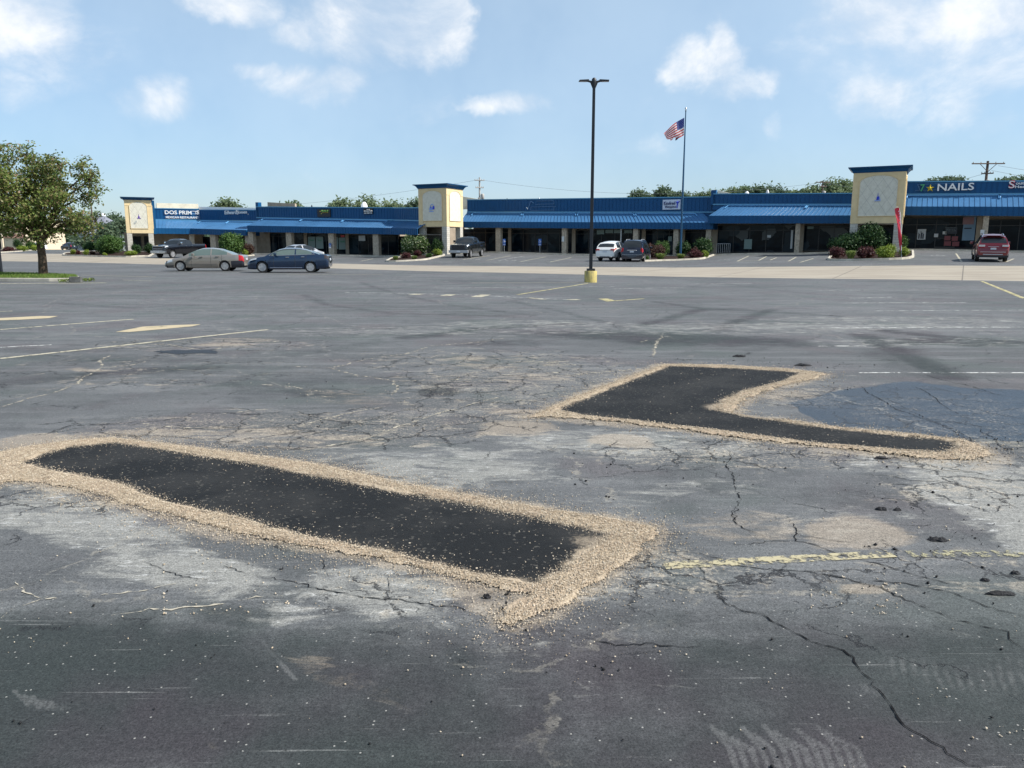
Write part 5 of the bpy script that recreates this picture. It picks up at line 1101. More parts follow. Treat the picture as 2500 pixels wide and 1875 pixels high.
# 7 minivan --------------------------------------------------------
van=dict(L=5.0,W=1.95,wb=3.03,fo=1.0,wr=.33,zb=.24,gmax=.6,wr_top=.74,paint=V2,deck=[(0,.8),(.03,1.05),(.3,1.08),(3.2,1.04),(3.9,.98),(4.6,.82),(4.9,.66),(5,.55)],roof=[(0,.9),(.10,1.10),(.30,1.50),(.5,1.70),(1.0,1.75),(2.8,1.75),(3.2,1.62),(4.15,.98),(5,.5)],
 plan=[(0,.88),(.08,.95),(.5,1),(3.8,1),(4.6,.92),(5,.68)],win=[(.42,1.5),(1.58,2.55),(2.63,3.62)],ws=[3.1,4.05],rw=[.13,.46],mirror=3.35,doors=[1.54,2.59,3.5],handles=[(2.4,1.0),(2.75,1.0)],spokes=6,rails=(.7,2.8,.06,GALV),
 patch=[('tail_lamp',.0,.16,5,8,LAMPR),('headlight',4.3,4.8,5,7,LAMPW)],
 boxes=[('tail_lamp',[(-2.515,-2.42,.72,.86,.82,1.12),(-2.515,-2.42,-.86,-.72,.82,1.12)],LAMPR),('chrome_bar',[(-2.53,-2.48,-.40,.40,.92,.97)],CHR),('licence_plate',[(-2.53,-2.48,-.17,.17,.76,.89)],PLT),('bumper_strip',[(-2.52,-2.4,-.82,.82,.56,.59)],GALV),('wiper',[(-2.44,-2.42,-.3,.35,1.12,1.15)],TRIM)])
q=gh(1543,639.5); car('minivan','dark blue minivan with roof rails seen from behind, right of the white car','minivan',(q.x+.75,q.y+2.4),AW+.12,van)
# 8 red crossover --------------------------------------------------
red=dict(L=4.75,W=1.91,wb=2.82,fo=.95,wr=.37,zb=.27,gmax=.5,wr_top=.68,paint=R_,deck=[(0,.72),(.03,1.0),(.15,1.14),(.8,1.16),(2.9,1.06),(3.6,1.02),(4.2,.96),(4.6,.80),(4.75,.6)],roof=[(0,.85),(.12,1.14),(.34,1.40),(.62,1.62),(1.3,1.74),(2.2,1.73),(2.75,1.60),(3.6,1.05),(4.75,.5)],
 plan=[(0,.86),(.1,.94),(.5,.99),(3.4,1),(4.3,.92),(4.75,.64)],bot=[(0,.42),(.5,.3),(4.75,.28)],win=[(.60,1.60),(1.68,3.1)],ws=[2.7,3.5],rw=[.17,.50],mirror=2.95,doors=[1.64,3.0],handles=[(1.8,1.0),(.95,1.03)],spokes=5,archmat=TRIM,rails=(.75,2.5,.055,CHR),
 patch=[('tail_lamp',.0,.36,6,7,LAMPR),('headlight',4.0,4.5,6,8,LAMPW)],
 boxes=[('tail_lamp',[(-2.39,-2.28,.48,.84,.98,1.10),(-2.39,-2.28,-.84,-.48,.98,1.10)],LAMPW),('tail_lamp_edge',[(-2.40,-2.29,.50,.86,.93,.975),(-2.40,-2.29,-.86,-.50,.93,.975)],LAMPR),('chrome_bar',[(-2.41,-2.37,-.30,.30,.97,1.0)],CHR),('licence_plate',[(-2.42,-2.37,-.16,.16,.80,.92)],PLT),
   ('bumper_strip',[(-2.42,-2.3,-.72,.72,.63,.66)],CHR),('skid_plate',[(-2.42,-2.3,-.55,.55,.46,.52)],GALV),('spoiler',[(-2.00,-1.70,-.60,.60,1.66,1.70)],R_),('rear_bumper',[(-2.41,-2.3,-.85,.85,.30,.43)],TRIM)])
q=gh(2421,640); car('parked_car','dark red crossover with roof rails parked at the nail salon','car',(q.x+1.0,q.y+2.0),AW-.03,red)
# far vehicles beyond the island ------------------------------------
far=dict(hatch); far['paint']=V2
def farcar(x,y,Y,sp,label,head):
    X=(x-1250)/1888*Y*.985; return car('parked_car',label,'car',(X,Y),head,sp,'far cars seen past the left tree')
farcar(169,0,165,far,'tiny dark blue car far off right of the tree trunk',2.6)
h2=dict(hatch); h2['paint']=W_; farcar(181,0,176,h2,'tiny white car far off right of the tree trunk',.4)
h3=dict(hatch); h3['paint']=W_; farcar(88,0,160,h3,'tiny white car far off left of the tree trunk',2.9)
farcar(304,0,125,h2,'white car half hidden behind the leftmost tower leg',.3)
# ================================================================ VEGETATION
def leafmat(name,cols,rough=.55,trans=.25):
    m,nt,b=newmat(name); N=NT(nt); g=N.n('ShaderNodeNewGeometry')
    c=N.ramp(g.outputs['Random Per Island'],[(i/(len(cols)-1),x) for i,x in enumerate(cols)])
    N.l(c,b.inputs['Base Color']); b.inputs['Roughness'].default_value=rough; b.inputs['Specular IOR Level'].default_value=.3
    tr=N.n('ShaderNodeBsdfTranslucent'); N.l(c,tr.inputs[0]); mx=N.n('ShaderNodeMixShader'); mx.inputs[0].default_value=trans
    N.l(b.outputs[0],mx.inputs[1]); N.l(tr.outputs[0],mx.inputs[2]); N.l(mx.outputs[0],nt.nodes['Material Output'].inputs[0]); return m
LTREE=leafmat('leaf_maple',[(.07,.12,.028),(.12,.18,.04),(.19,.24,.055),(.24,.25,.09),(.26,.17,.10)],.5,.35)
LDARK=leafmat('leaf_dark',[(.018,.05,.014),(.035,.08,.024),(.06,.11,.032)])
LGREEN=leafmat('leaf_green',[(.035,.085,.018),(.065,.13,.028),(.11,.18,.045)])
LLIME=leafmat('leaf_lime',[(.11,.17,.02),(.20,.27,.035),(.32,.38,.06)])
LRED=leafmat('leaf_barberry',[(.04,.012,.014),(.075,.018,.024),(.12,.035,.035),(.05,.045,.02)]); LRED2=leafmat('leaf_russet',[(.06,.022,.020),(.10,.045,.035),(.08,.06,.03)])
LFAR=leafmat('leaf_far',[(.12,.17,.09),(.17,.23,.12),(.23,.28,.15)],.7,.4); LFARD=leafmat('leaf_far_dark',[(.075,.12,.075),(.11,.16,.095),(.16,.21,.12)],.7,.4)  # darker far leaves paled in colour to stand in for distance haze
LFLW=leafmat('leaf_flowering',[(.030,.065,.016),(.055,.105,.024),(.09,.15,.04),(.09,.15,.04),(.55,.58,.38)])
GRASSL=leafmat('grass_tuft',[(.10,.16,.03),(.18,.24,.06),(.26,.30,.09)]); LAWN=leafmat('lawn_blades',[(.07,.13,.02),(.12,.20,.03),(.20,.25,.06)])
BARK=simple('bark',(.09,.065,.045),.95,0,.1,.4,8,bump=.8,bs=12)
def leaves(P,size,Nrm=None,jit=1.0,aspect=.6):
    n=len(P); a=R.normal(size=(n,3)); a/=np.linalg.norm(a,axis=1)[:,None]
    if Nrm is not None: a=a*jit+Nrm; a/=np.linalg.norm(a,axis=1)[:,None]
    t=R.normal(size=(n,3)); t-=a*(t*a).sum(1)[:,None]; t/=np.linalg.norm(t,axis=1)[:,None]; b=np.cross(a,t); s=(size*(.55+.9*R.rand(n)))[:,None]
    V=np.stack([P-t*s,P-b*s*aspect+t*s*.1,P+t*s,P+b*s*aspect+t*s*.1],1); F_=np.arange(4*n).reshape(n,4); return V.reshape(-1,3),F_
def blobpts(n,c,r,shell=.55,zflat=1):
    v=R.normal(size=(n,3)); v/=np.linalg.norm(v,axis=1)[:,None]; q=(shell+(1-shell)*R.rand(n)**.6)[:,None]; return c+v*q*np.array(r),v
def bush(x,row,wpx,hpx,kind,label,name='shrub',cat='shrub',dpx=None,group='planted shrubs in front of the shops'):
    p=gh(x,row); yf=trow(x)[3]-(2.2 if x<1000 or x>1200 else 1.5)
    if 1020<x<1100: yf=86
    if 2070<x<2200: yf=67.5
    if x>150 and p.y>yf: p=Vector((p.x*yf/p.y,yf,0))
    s=1888/(p.y*.985); w=wpx/s/2*(1.18 if hpx>30 else 1.05); h=hpx/s*(1.15 if hpx>30 else 1.05); mat=dict(g=LGREEN,d=LDARK,l=LLIME,r=LRED,b=LRED2,f=LFLW,t=GRASSL)[kind]
    root=empty(name,(p.x,p.y+w*.6,gz(p.x,p.y+w*.6)),0,label,cat,group); rr=np.random.RandomState(int(x*7)%9999)
    if kind=='t':
        n=int(260); a=rr.rand(n)*6.28; l=h*(.6+.5*rr.rand(n)); o=w*(.25+.75*rr.rand(n)); V=[];Fq=[]
        for i in range(n):
            d=np.array([math.cos(a[i]),math.sin(a[i])]); pr=np.array([-d[1],d[0]])*.02
            b0=d*o[i]*.25; m_=d*o[i]*.7; e=d*o[i]*1.15; k=len(V)
            V+= [(*(b0-pr),0),(*(b0+pr),0),(*(m_-pr),l[i]*.8),(*(m_+pr),l[i]*.8),(*e,l[i]*.72)]; Fq+=[(k,k+1,k+3,k+2),(k+2,k+3,k+4,k+4)]
        me=bpy.data.meshes.new('foliage'); me.from_pydata(V,[],[f if f[2]!=f[3] else f[:3] for f in Fq]); me.update(); link('foliage',me,mat,root); return root
    lobes=[]; nl=9 if w>.8 else 6
    for i in range(nl):
        a=rr.rand()*6.28; q=rr.rand()**.5*.55; lobes.append((np.array([math.cos(a)*w*q,math.sin(a)*w*q*.8,h*(.30+.42*rr.rand()*(1-q*.5))]),np.array([w*(.36+.2*rr.rand()),w*(.34+.2*rr.rand()),h*(.24+.14*rr.rand())])))
    lobes.append((np.array([0,0,h*.42]),np.array([w*.80,w*.7,h*.40])))
    Vs=[];Fs=[];k=0; ls=max(.035,min(.085,w*.055)); n_=int(900+w*w*1500); n_=min(n_,6500)
    for c,r_ in lobes:
        P,v=blobpts(n_//len(lobes),c,r_,.72); P[:,2]=np.maximum(P[:,2],.04); P+=R.normal(size=P.shape)*ls*1.2
        V,F_=leaves(P,ls,v,.9); Vs.append(V); Fs.append(F_+k); k+=len(V)
    mesh_np('foliage',np.concatenate(Vs),np.concatenate(Fs),mat,root)
    B=MB()
    for i in range(6):
        a=i*1.05; B.tube([(0,0,-.05),(math.cos(a)*w*.4,math.sin(a)*w*.4,h*.5)],[.03,.012],5)
    # inner dense twigs: an uneven core so the shrub is not hollow
    B.build('stems',BARK,root)
    Vs=[];Fs=[];k=0
    for c,r_ in lobes:
        P,v=blobpts(max(60,n_//len(lobes)//4),c,r_*.7,.4); V,F_=leaves(P,ls*2.2,v,1.2,.9); V[:,2]=np.maximum(V[:,2],.03); Vs.append(V); Fs.append(F_+k); k+=len(V)
    mesh_np('inner_foliage',np.concatenate(Vs),np.concatenate(Fs),mat,root); return root
# planting beds with kerbs -------------------------------------------
def bed(front,back,label,name='planting_bed'):
    """front: photo pixels on the terrain; back: plan points"""
    P=[gh(*q).xy for q in front]+[Vector(b) for b in back]; n=len(P); c=sum(P,Vector((0,0)))/n
    Q=[]
    for i in range(n):        # subdivide + soften
        a,b=P[i],P[(i+1)%n]; k=max(1,int((b-a).length/.8))
        for j in range(k): Q.append(a.lerp(b,j/k))
    for _ in range(2): Q=[(Q[i-1]+Q[i]*2+Q[(i+1)%len(Q)])/4 for i in range(len(Q))]
    n=len(Q); root=empty(name,(c.x,c.y,gz(c.x,c.y)),0,label,'planting bed','kerbed planting beds'); o=root.location
    kb=MB(); vs=[]
    for i,q in enumerate(Q):
        d=(Q[(i+1)%n]-Q[i-1]).normalized(); nr=Vector((-d.y,d.x)); 
        if nr.dot(c-q)<0: nr=-nr
        i1=q+nr*.18; z=gz(q.x,q.y); vs += [(q.x-o.x,q.y-o.y,z-.15-o.z),(q.x+nr.x*.02-o.x,q.y+nr.y*.02-o.y,z+.14-o.z),(i1.x-o.x,i1.y-o.y,z+.14-o.z),(i1.x-o.x,i1.y-o.y,z-.1-o.z)]
    kb.add(vs,[(4*i+j,4*((i+1)%n)+j,4*((i+1)%n)+j+1,4*i+j+1) for i in range(n) for j in range(3)]); kb.build('kerb',CONC,root)
    mb=MB(); vs=[(v[0]*1,v[1]*1,v[2]+.17) for v in vs[3::4]]; vs.append((0,0,.18)); mb.add(vs,[(i,(i+1)%n,n) for i in range(n)]); mb.build('mulch',MULCH,root,smooth=30)
    return root
def fr(S,x,offset=-.6):
    p=onl(x,615,S.A+S.N*offset,S.D); return (p.x,p.y)
Tq=T1[1]; tl=T1[1]-T1[3]*1.0
bed([(150,625),(192,625.5),(234,627),(320,628.5),(354,626),(366,627)],[(T1[2].x+.5,T1[2].y-.6),(T1[1].x-2,T1[1].y+1),gh(200,615).xy,gh(160,619).xy],'mulched bed with large shrubs in front of the leftmost tower')
bed([(510,629),(575,627),(625,624.5)],[fr(S_ej,600),fr(S_ej,530)],'mulched bed between pewter saloon and second shop')
T2p=T2[1]-T2[4]*.6; T2q=T2[2]-T2[4]*.6
bed([(939,640),(990,638.5),(1041,635.5),(1088,624)],[(T2q.x,T2q.y),(T2p.x,T2p.y),gh(954,631.5).xy],'flower bed in front of the middle tower')
bed([(1556,639.5),(1627,637),(1717,633.5),(1757,621.5)],[fr(S_2,1745,-.9),fr(S_2,1600,-.9)],'bed with the flagpole between minivan and blue shop')
T3p=T3[1]-T3[4]*.5; T3q=T3[2]-T3[4]*.5
bed([(2017,636.5),(2060,637.5),(2130,636),(2216,634),(2233,629),(2231,613)],[(T3q.x+.8,T3q.y),(T3p.x-1,T3p.y),fr(S_3,2035,-.9)],'bed with the red feather flag in front of the largest tower')
bed([(-60,619),(0,617.5),(51,614.5),(97,611.5)],[gh(100,609).xy,gh(-60,612).xy],'far bed behind the big tree at the left edge')
for a in [
 (177,622,15,13,'l','small lime shrub at the left tip of the leftmost bed'),(190,622.5,12,11,'r','small red shrub near the left tip of the leftmost bed'),(207,623.5,18,14,'l','lime shrub between two red shrubs in the leftmost bed'),(224,622,15,9,'b','dark russet shrub left of the largest shrub by the leftmost tower'),
 (252,623,64,46,'g','largest round green shrub left of the leftmost tower'),(280,620,44,38,'g','green shrub half touching the leftmost tower'),(210,612,36,24,'d','dark green shrub behind the leftmost bed'),(255,625,14,7,'l','low lime clump at the foot of the largest shrub'),(314,626,33,15,'l','lime mound below the leftmost tower legs'),
 (330,621,31,28,'d','left dark round shrub between the leftmost tower legs'),(364,620.5,30,29,'d','right dark round shrub beside the black crew cab pickup'),
 (557,626,62,54,'g','big round green shrub behind the pewter saloon'),(603,625,30,32,'b','olive brown shrub right of the big round one'),(596,626.5,19,19,'l','small lime ball shrub behind the pewter saloon'),
 (1018,622,72,46,'f','large flowering shrub before the middle tower'),(1068,621,36,40,'d','dark shrub against the middle tower leg'),(988,634,31,20,'r','left red barberry before the middle tower'),(1019,630.5,28,22,'r','right red barberry before the middle tower'),(1067,627,30,21,'l','lime shrub before the middle tower'),(965,638,19,14,'t','grass tuft at the left tip of the middle tower bed'),(1011,636.5,20,13,'t','grass tuft between the barberries of the middle tower bed'),(1047,631,17,13,'g','low green clump beside the lime shrub at the middle tower'),
 (1601,632,44,36,'b','russet shrub beside the dark minivan'),(1620,628,38,42,'g','tall green shrub left of the flagpole'),(1670,623,36,38,'d','dark green shrub right behind the flagpole'),(1721,624,48,46,'d','tall dark shrub at the left of the handrail'),(1698,632.5,42,27,'r','round red barberry right of the flagpole'),(1722,631,20,22,'l','yellow green shrub behind the round red barberry'),(1614,637,33,20,'t','grass tuft left of the flagpole'),(1664,635,29,17,'t','grass tuft at the flagpole foot'),(1577,638,20,14,'g','low green clump beside the minivan wheel'),
 (2085,616,88,50,'d','wide dark green shrub left under the largest tower'),(2143,615,84,66,'d','tallest dark green shrub under the largest tower'),(2206,612,26,36,'g','narrow green shrub right of the red feather flag'),(2049,634.5,40,31,'r','left red barberry in the right bed'),(2081,635.5,34,26,'t','lime grass clump between the red barberries of the right bed'),(2124,634,48,33,'r','larger red barberry in the right bed'),(2170,634,50,35,'l','wide lime shrub left of the feather flag foot'),(2211,629.5,33,28,'l','lime shrub right of the feather flag foot'),
 (15,616,34,13,'r','low red shrub at the far left edge'),(52,614,30,14,'l','left lime shrub in the far left bed'),(82,612.5,26,15,'l','right lime shrub next to the tree trunk'),(38,611,26,28,'d','dark green cone shrub at far left behind the bed'),(70,611,30,24,'g','green shrub behind the far left lime shrubs')]:
    bush(*a)
# ------------------------------------------------ trees
def branches(B,base,targets,r0,h0):
    for t in targets:
        mid=Vector(base).lerp(Vector(t),.5)+Vector((0,0,.15*(Vector(t)-Vector(base)).length)); B.tube([base,Vector(base).lerp(mid,.5)+Vector((0,0,.1)),mid,t],[r0,r0*.75,r0*.5,r0*.18],7)
def tree(root,h,blobs,nleaf,ls,mat,tr,split,name='crown',shell=.35,fork=None):
    B=MB(); B.tube([(0,0,-.2),(0,0,.15),(.03,0,split*.5),(.0,0,split)],[tr*1.35,tr*1.05,tr*.92,tr*.85],12)
    base=(0,0,split-.1); ts=[Vector(c)*1 for c,r_ in blobs]; 
    branches(B,base,[(c[0],c[1],c[2]-.1) for c,r_ in blobs],tr*.55,split)
    for c,r_ in blobs:      # twigs
        for k in range(4):
            v=np.random.RandomState(int(abs(c[0])*100+k)).normal(size=3); v/=np.linalg.norm(v); e=Vector(c)+Vector(v*np.array(r_)*.8); B.tube([Vector(c)-Vector((0,0,.1)),Vector(c).lerp(e,.5)+Vector((0,0,.08)),e],[tr*.14,tr*.09,tr*.03],5)
    B.build('trunk',BARK,root,smooth=60)
    vol=sum(r_[0]*r_[1]*r_[2] for c,r_ in blobs); Vs=[];Fs=[];k=0
    for c,r_ in blobs:
        n=int(nleaf*r_[0]*r_[1]*r_[2]/vol); ncl=max(6,n//28); C,v=blobpts(ncl,np.array(c),r_,shell); P=(C[:,None]+R.normal(size=(ncl,28,3))*ls*2.6*np.array([1,1,.6])).reshape(-1,3); nr=np.repeat(v*.5+np.array([0,0,.6]),28,0)
        V,F_=leaves(P,ls,nr,.9); Vs.append(V); Fs.append(F_+k); k+=len(V)
    mesh_np(name,np.concatenate(Vs),np.concatenate(Fs),mat,root)
# grass island with the big tree
isl=[(-160,686),(0,687),(120,687.5),(185,687),(197,684),(190,680),(120,676),(0,673.5),(-160,672)]
P=[gp(*q) for q in isl]; mb=MB(); mb.prism(P,-.02,.15); ki=mb.build('kerb_island',CONC,bevel=.03); tag(ki,'low concrete kerb island under the big tree','kerb island')
Pi=[Vector(p) for p in P]; c=sum(Pi,Vector((0,0)))/len(Pi); In=[p+(c-p).normalized()*.16 for p in Pi]; mb=MB(); mb.prism([tuple(p) for p in In],.1,.158); tag(mb.build('lawn_soil',simple('soil_green',(.06,.075,.025),1)),kind='structure')
xs=np.array([p.x for p in In]); ys=np.array([p.y for p in In]); x=R.uniform(xs.min(),xs.max(),30000); y=R.uniform(ys.min(),ys.max(),30000); k=inpoly(x,y,[tuple(p) for p in In]); x=x[k];y=y[k]
n=len(x); a=R.rand(n)*6.28; hh=.05+.08*R.rand(n); dx=np.cos(a)*.012; dy=np.sin(a)*.012; lx=R.normal(size=n)*.03; ly=R.normal(size=n)*.03
V=np.stack([np.stack([x-dx,y-dy,x*0+.155],-1),np.stack([x+dx,y+dy,x*0+.155],-1),np.stack([x+lx,y+ly,.155+hh],-1)],1); g=mesh_np('grass',V.reshape(-1,3),np.arange(3*n).reshape(n,3),LAWN); tag(g,'short green grass on the kerb island under the tree','grass',kind='stuff')
for wx,wy,ww in ((160,690,.35),(178,689.5,.3),(205,688,.3),(222,687,.22)):
    q=gp(wx,wy); rt=empty('weed_tuft',(q[0],q[1],0),0,'dry weed tuft by the kerb end under the big tree, about %d from the left'%(1+[160,178,205,222].index(wx)),'weed','weeds along the kerb'); n=120; a=R.rand(n)*6.28; P_=np.stack([np.cos(a)*ww*R.rand(n),np.sin(a)*ww*.5*R.rand(n),.03+.12*R.rand(n)],-1); V,F_=leaves(P_,.035); mesh_np('foliage',V,F_,GRASSL,rt)
B=MB(); B.box(-.24,.24,-.12,.12,0,.26); o=B.build('kerb_block',simple('weathered_concrete',(.12,.12,.115),.9,0,.2,.3,5),bevel=.03); q=gp(186,690); o.location=(q[0],q[1],0); o.rotation_euler=(0,0,.15); tag(o,'loose grey concrete block at the end of the tree island kerb','block')
q=gp(107,679); TY=q[1]; root=empty('maple_tree',(q[0],q[1],.15),0,'large green and bronze maple on the grass island at left','tree')
sm=1888/(TY*.985)
def bl(x,y,rx,ry,dy=0): # photo px blob -> local
    return ((x-107)/sm,dy,(679-y)/sm-.0),(rx/sm,max(rx,ry)/sm*.9,ry/sm)
MBL=[bl(15,400,42,50,0),bl(75,385,36,36,.6),bl(45,440,55,50,-.6),bl(130,420,40,34,.3),bl(115,470,60,50,.2),bl(180,425,34,34,-.3),bl(225,435,26,44,.2),bl(215,480,42,36,.5),bl(240,450,20,30,0),bl(170,500,55,44,-.8),
     bl(60,510,60,52,.9),bl(0,500,60,60,0),bl(-60,440,60,70,.3),bl(-70,530,60,50,.2),bl(110,540,60,40,-1.2),bl(170,555,55,32,.4),bl(40,560,50,28,-.4),bl(205,570,36,22,.3),bl(215,540,30,26,-.6),bl(-20,570,50,30,.5),bl(90,450,50,60,1.5),bl(60,470,60,60,-1.7),bl(130,585,50,20,-.5),bl(235,548,22,18,.4)]
tree(root,7.8,[(c,r_) for c,r_ in MBL],38000,.062,LTREE,.20,1.75,shell=.25)
# dark lamp post at the left frame edge
q=gp(2,672.5); root=empty('street_lamp',(q[0],q[1],0),0,'dark lamp post cut by the left edge, left of the big tree','street lamp','parking lot lamps'); B=MB(); B.box(-.09,.09,-.09,.09,0,9); B.build('pole',BLACK,root,bevel=.01)
B=MB(); B.box(-.17,.17,-.17,.17,0,.06); B.build('base_plate',BLACK,root); 
# ------------------------------------------------ distant trees
def fartree(x,top,wpx,Y,label,mat=LFAR,base=1.0,nb=9,seed=0,asp=.75,ls=.26,name='tree',thin=1.0,group='trees beyond the shops'):
    rr=random.Random(seed or int(x)); X=(x-1250)/1888*Y*.985; h=zrow(Y,top+6)-base; s=1888/(Y*.985); w=wpx/s/2*.88
    root=empty(name,(X,Y,base),0,label,'tree',group); bl_=[]
    ch=min(h*.8,w*2*asp*1.2)
    for i in range(nb):
        a=rr.random()*6.28; q=rr.random()**.5*.68; f=rr.random(); zz=h-ch*.52+(f-.5)*ch*.55*(1-q*.5); bl_.append(((math.cos(a)*w*q,math.sin(a)*w*q*.6,zz),(w*rr.uniform(.30,.48),w*.4,ch*rr.uniform(.13,.24))))
    bl_.append(((0,0,h-ch*.24),(w*.45,w*.45,ch*.24)))
    tree(root,h,bl_,int(2600*min(2.2,max(.4,w/3))*thin),ls,mat,max(.12,h*.022),max(1,h-ch),shell=.45)
    return root
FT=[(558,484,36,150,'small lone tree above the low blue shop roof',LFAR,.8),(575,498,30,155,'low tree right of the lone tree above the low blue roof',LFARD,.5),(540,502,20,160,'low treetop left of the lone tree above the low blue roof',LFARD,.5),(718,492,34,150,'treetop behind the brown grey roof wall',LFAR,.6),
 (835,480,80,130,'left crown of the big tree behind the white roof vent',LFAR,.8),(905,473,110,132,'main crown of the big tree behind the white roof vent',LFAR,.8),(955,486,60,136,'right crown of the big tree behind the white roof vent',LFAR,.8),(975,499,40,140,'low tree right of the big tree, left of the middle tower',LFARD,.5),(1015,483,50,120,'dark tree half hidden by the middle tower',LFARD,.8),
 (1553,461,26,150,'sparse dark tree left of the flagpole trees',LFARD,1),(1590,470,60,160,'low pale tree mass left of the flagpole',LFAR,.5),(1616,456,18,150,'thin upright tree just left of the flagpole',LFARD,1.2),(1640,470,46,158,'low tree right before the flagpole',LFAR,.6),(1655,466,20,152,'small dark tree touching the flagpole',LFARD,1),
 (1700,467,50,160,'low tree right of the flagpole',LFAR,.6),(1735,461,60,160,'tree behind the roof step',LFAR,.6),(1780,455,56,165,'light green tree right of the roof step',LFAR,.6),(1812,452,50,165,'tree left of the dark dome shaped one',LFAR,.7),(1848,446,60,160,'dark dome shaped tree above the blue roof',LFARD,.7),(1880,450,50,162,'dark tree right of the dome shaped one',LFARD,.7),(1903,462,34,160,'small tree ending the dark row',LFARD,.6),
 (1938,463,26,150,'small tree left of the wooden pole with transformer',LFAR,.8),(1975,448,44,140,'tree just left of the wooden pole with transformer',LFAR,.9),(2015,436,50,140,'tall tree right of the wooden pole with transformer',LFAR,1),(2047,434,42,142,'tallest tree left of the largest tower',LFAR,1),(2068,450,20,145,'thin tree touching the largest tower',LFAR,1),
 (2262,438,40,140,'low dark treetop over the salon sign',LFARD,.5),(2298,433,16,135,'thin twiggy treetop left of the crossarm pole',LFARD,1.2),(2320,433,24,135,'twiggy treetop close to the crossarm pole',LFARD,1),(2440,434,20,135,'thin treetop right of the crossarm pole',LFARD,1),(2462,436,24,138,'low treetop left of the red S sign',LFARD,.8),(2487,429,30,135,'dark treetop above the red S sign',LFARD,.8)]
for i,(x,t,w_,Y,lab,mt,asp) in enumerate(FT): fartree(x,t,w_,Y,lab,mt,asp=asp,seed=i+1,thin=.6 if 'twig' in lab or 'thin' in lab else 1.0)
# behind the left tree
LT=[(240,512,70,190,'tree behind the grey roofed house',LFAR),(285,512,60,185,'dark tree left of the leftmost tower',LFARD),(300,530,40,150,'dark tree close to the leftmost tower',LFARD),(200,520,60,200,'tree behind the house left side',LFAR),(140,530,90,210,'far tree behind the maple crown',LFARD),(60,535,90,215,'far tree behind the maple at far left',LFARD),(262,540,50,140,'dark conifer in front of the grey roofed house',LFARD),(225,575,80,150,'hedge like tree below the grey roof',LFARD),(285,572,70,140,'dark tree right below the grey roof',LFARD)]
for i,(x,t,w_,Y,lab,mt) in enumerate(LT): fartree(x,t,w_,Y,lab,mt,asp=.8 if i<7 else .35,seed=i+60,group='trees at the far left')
# far wooded band closing the horizon
xs=[];rs=[]
P=[]
for i in range(260):
    a=math.radians(-60+120*i/259); d=330+60*rnd.random(); P.append((math.sin(a)*d,math.cos(a)*d,3+2*rnd.random(),9+6*rnd.random(),4+3.5*rnd.random()))
Vs=[];Fs=[];k=0
for (x,y,z,r_,h) in P:
    Q,v=blobpts(170,np.array([x,y,z]),(r_,r_*.6,h),.7); V,F_=leaves(Q,.9,v,.8,.9); Vs.append(V);Fs.append(F_+k);k+=len(V)
wd=mesh_np('distant_wood',np.concatenate(Vs),np.concatenate(Fs),LFARD); tag(wd,'far wooded band on the horizon behind the shops','woodland',kind='stuff')
# ================================================================ STREET FURNITURE
def worn_yellow():
    m,nt,b=newmat('worn_yellow_concrete'); N=NT(nt); p=N.obj(); f=N.noise(N.scale(p,(6,6,1.4)),1.4,6,.7)
    N.l(N.mix(N.step(f,.50,.64),(.50,.41,.14),(.26,.22,.12)),b.inputs['Base Color']); b.inputs['Roughness'].default_value=.85; N.l(N.bump(f,.4,.02),b.inputs['Normal']); return m
q=gp(1443.5,690); Yl=q[1]; base=q
root=empty('street_lamp',(q[0],q[1]+.3,0),0,'tall dark twin head lamp post on a worn yellow concrete base','street lamp','parking lot lamps')
zt=zrow(Yl+.3,190); B=MB(); B.lathe([(.275,-.1),(.275,.48),(.26,.5),(.01,.5)],32); B.build('concrete_base',worn_yellow(),root,smooth=50)
B=MB(); B.box(-.17,.17,-.17,.17,.5,.60); B.build('base_cover',BLACK,root,bevel=.01)
B=MB(); B.tube([(0,0,.6),(0,0,zt-.25)],[.105,.085],4); bm=B.build('pole',BLACK,root,bevel=.012); bm.rotation_euler=(0,0,math.radians(38))
B=MB(); B.lathe([(.08,zt-.35),(.10,zt-.2),(.10,zt-.06),(.05,zt)],12)
for sg in (1,-1):
    B.tube([(0,0,zt-.42),(sg*.07,0,zt-.26),(sg*.13,0,zt-.16),(sg*.28,0,zt-.12)],[.06,.06,.05,.04],6)
B.build('bracket',BLACK,root,smooth=50)
for sg in (1,-1):
    B=MB(); z=zt-.12; B.add([Vector(v) for v in ((sg*.22,-.10,z-.03),(sg*.62,-.15,z-.02),(sg*.64,.15,z-.02),(sg*.22,.10,z-.03),(sg*.22,-.10,z+.05),(sg*.62,-.15,z+.02),(sg*.64,.15,z+.02),(sg*.22,.10,z+.05))],[(0,1,2,3),(4,7,6,5),(0,4,5,1),(1,5,6,2),(2,6,7,3),(3,7,4,0)]); l=B.build('lamp_head',BLACK,root,bevel=.012)
    B=MB(); B.add([(sg*.32,-.09,z-.034),(sg*.59,-.12,z-.026),(sg*.59,.12,z-.026),(sg*.32,.09,z-.034)],[(0,1,2,3)]); B.build('lens',simple('lamp_lens',(.35,.35,.38),.3),l)
    l.rotation_euler=(0,-sg*math.radians(4)*(1 if sg>0 else -.5),0) if False else (0,0,0)
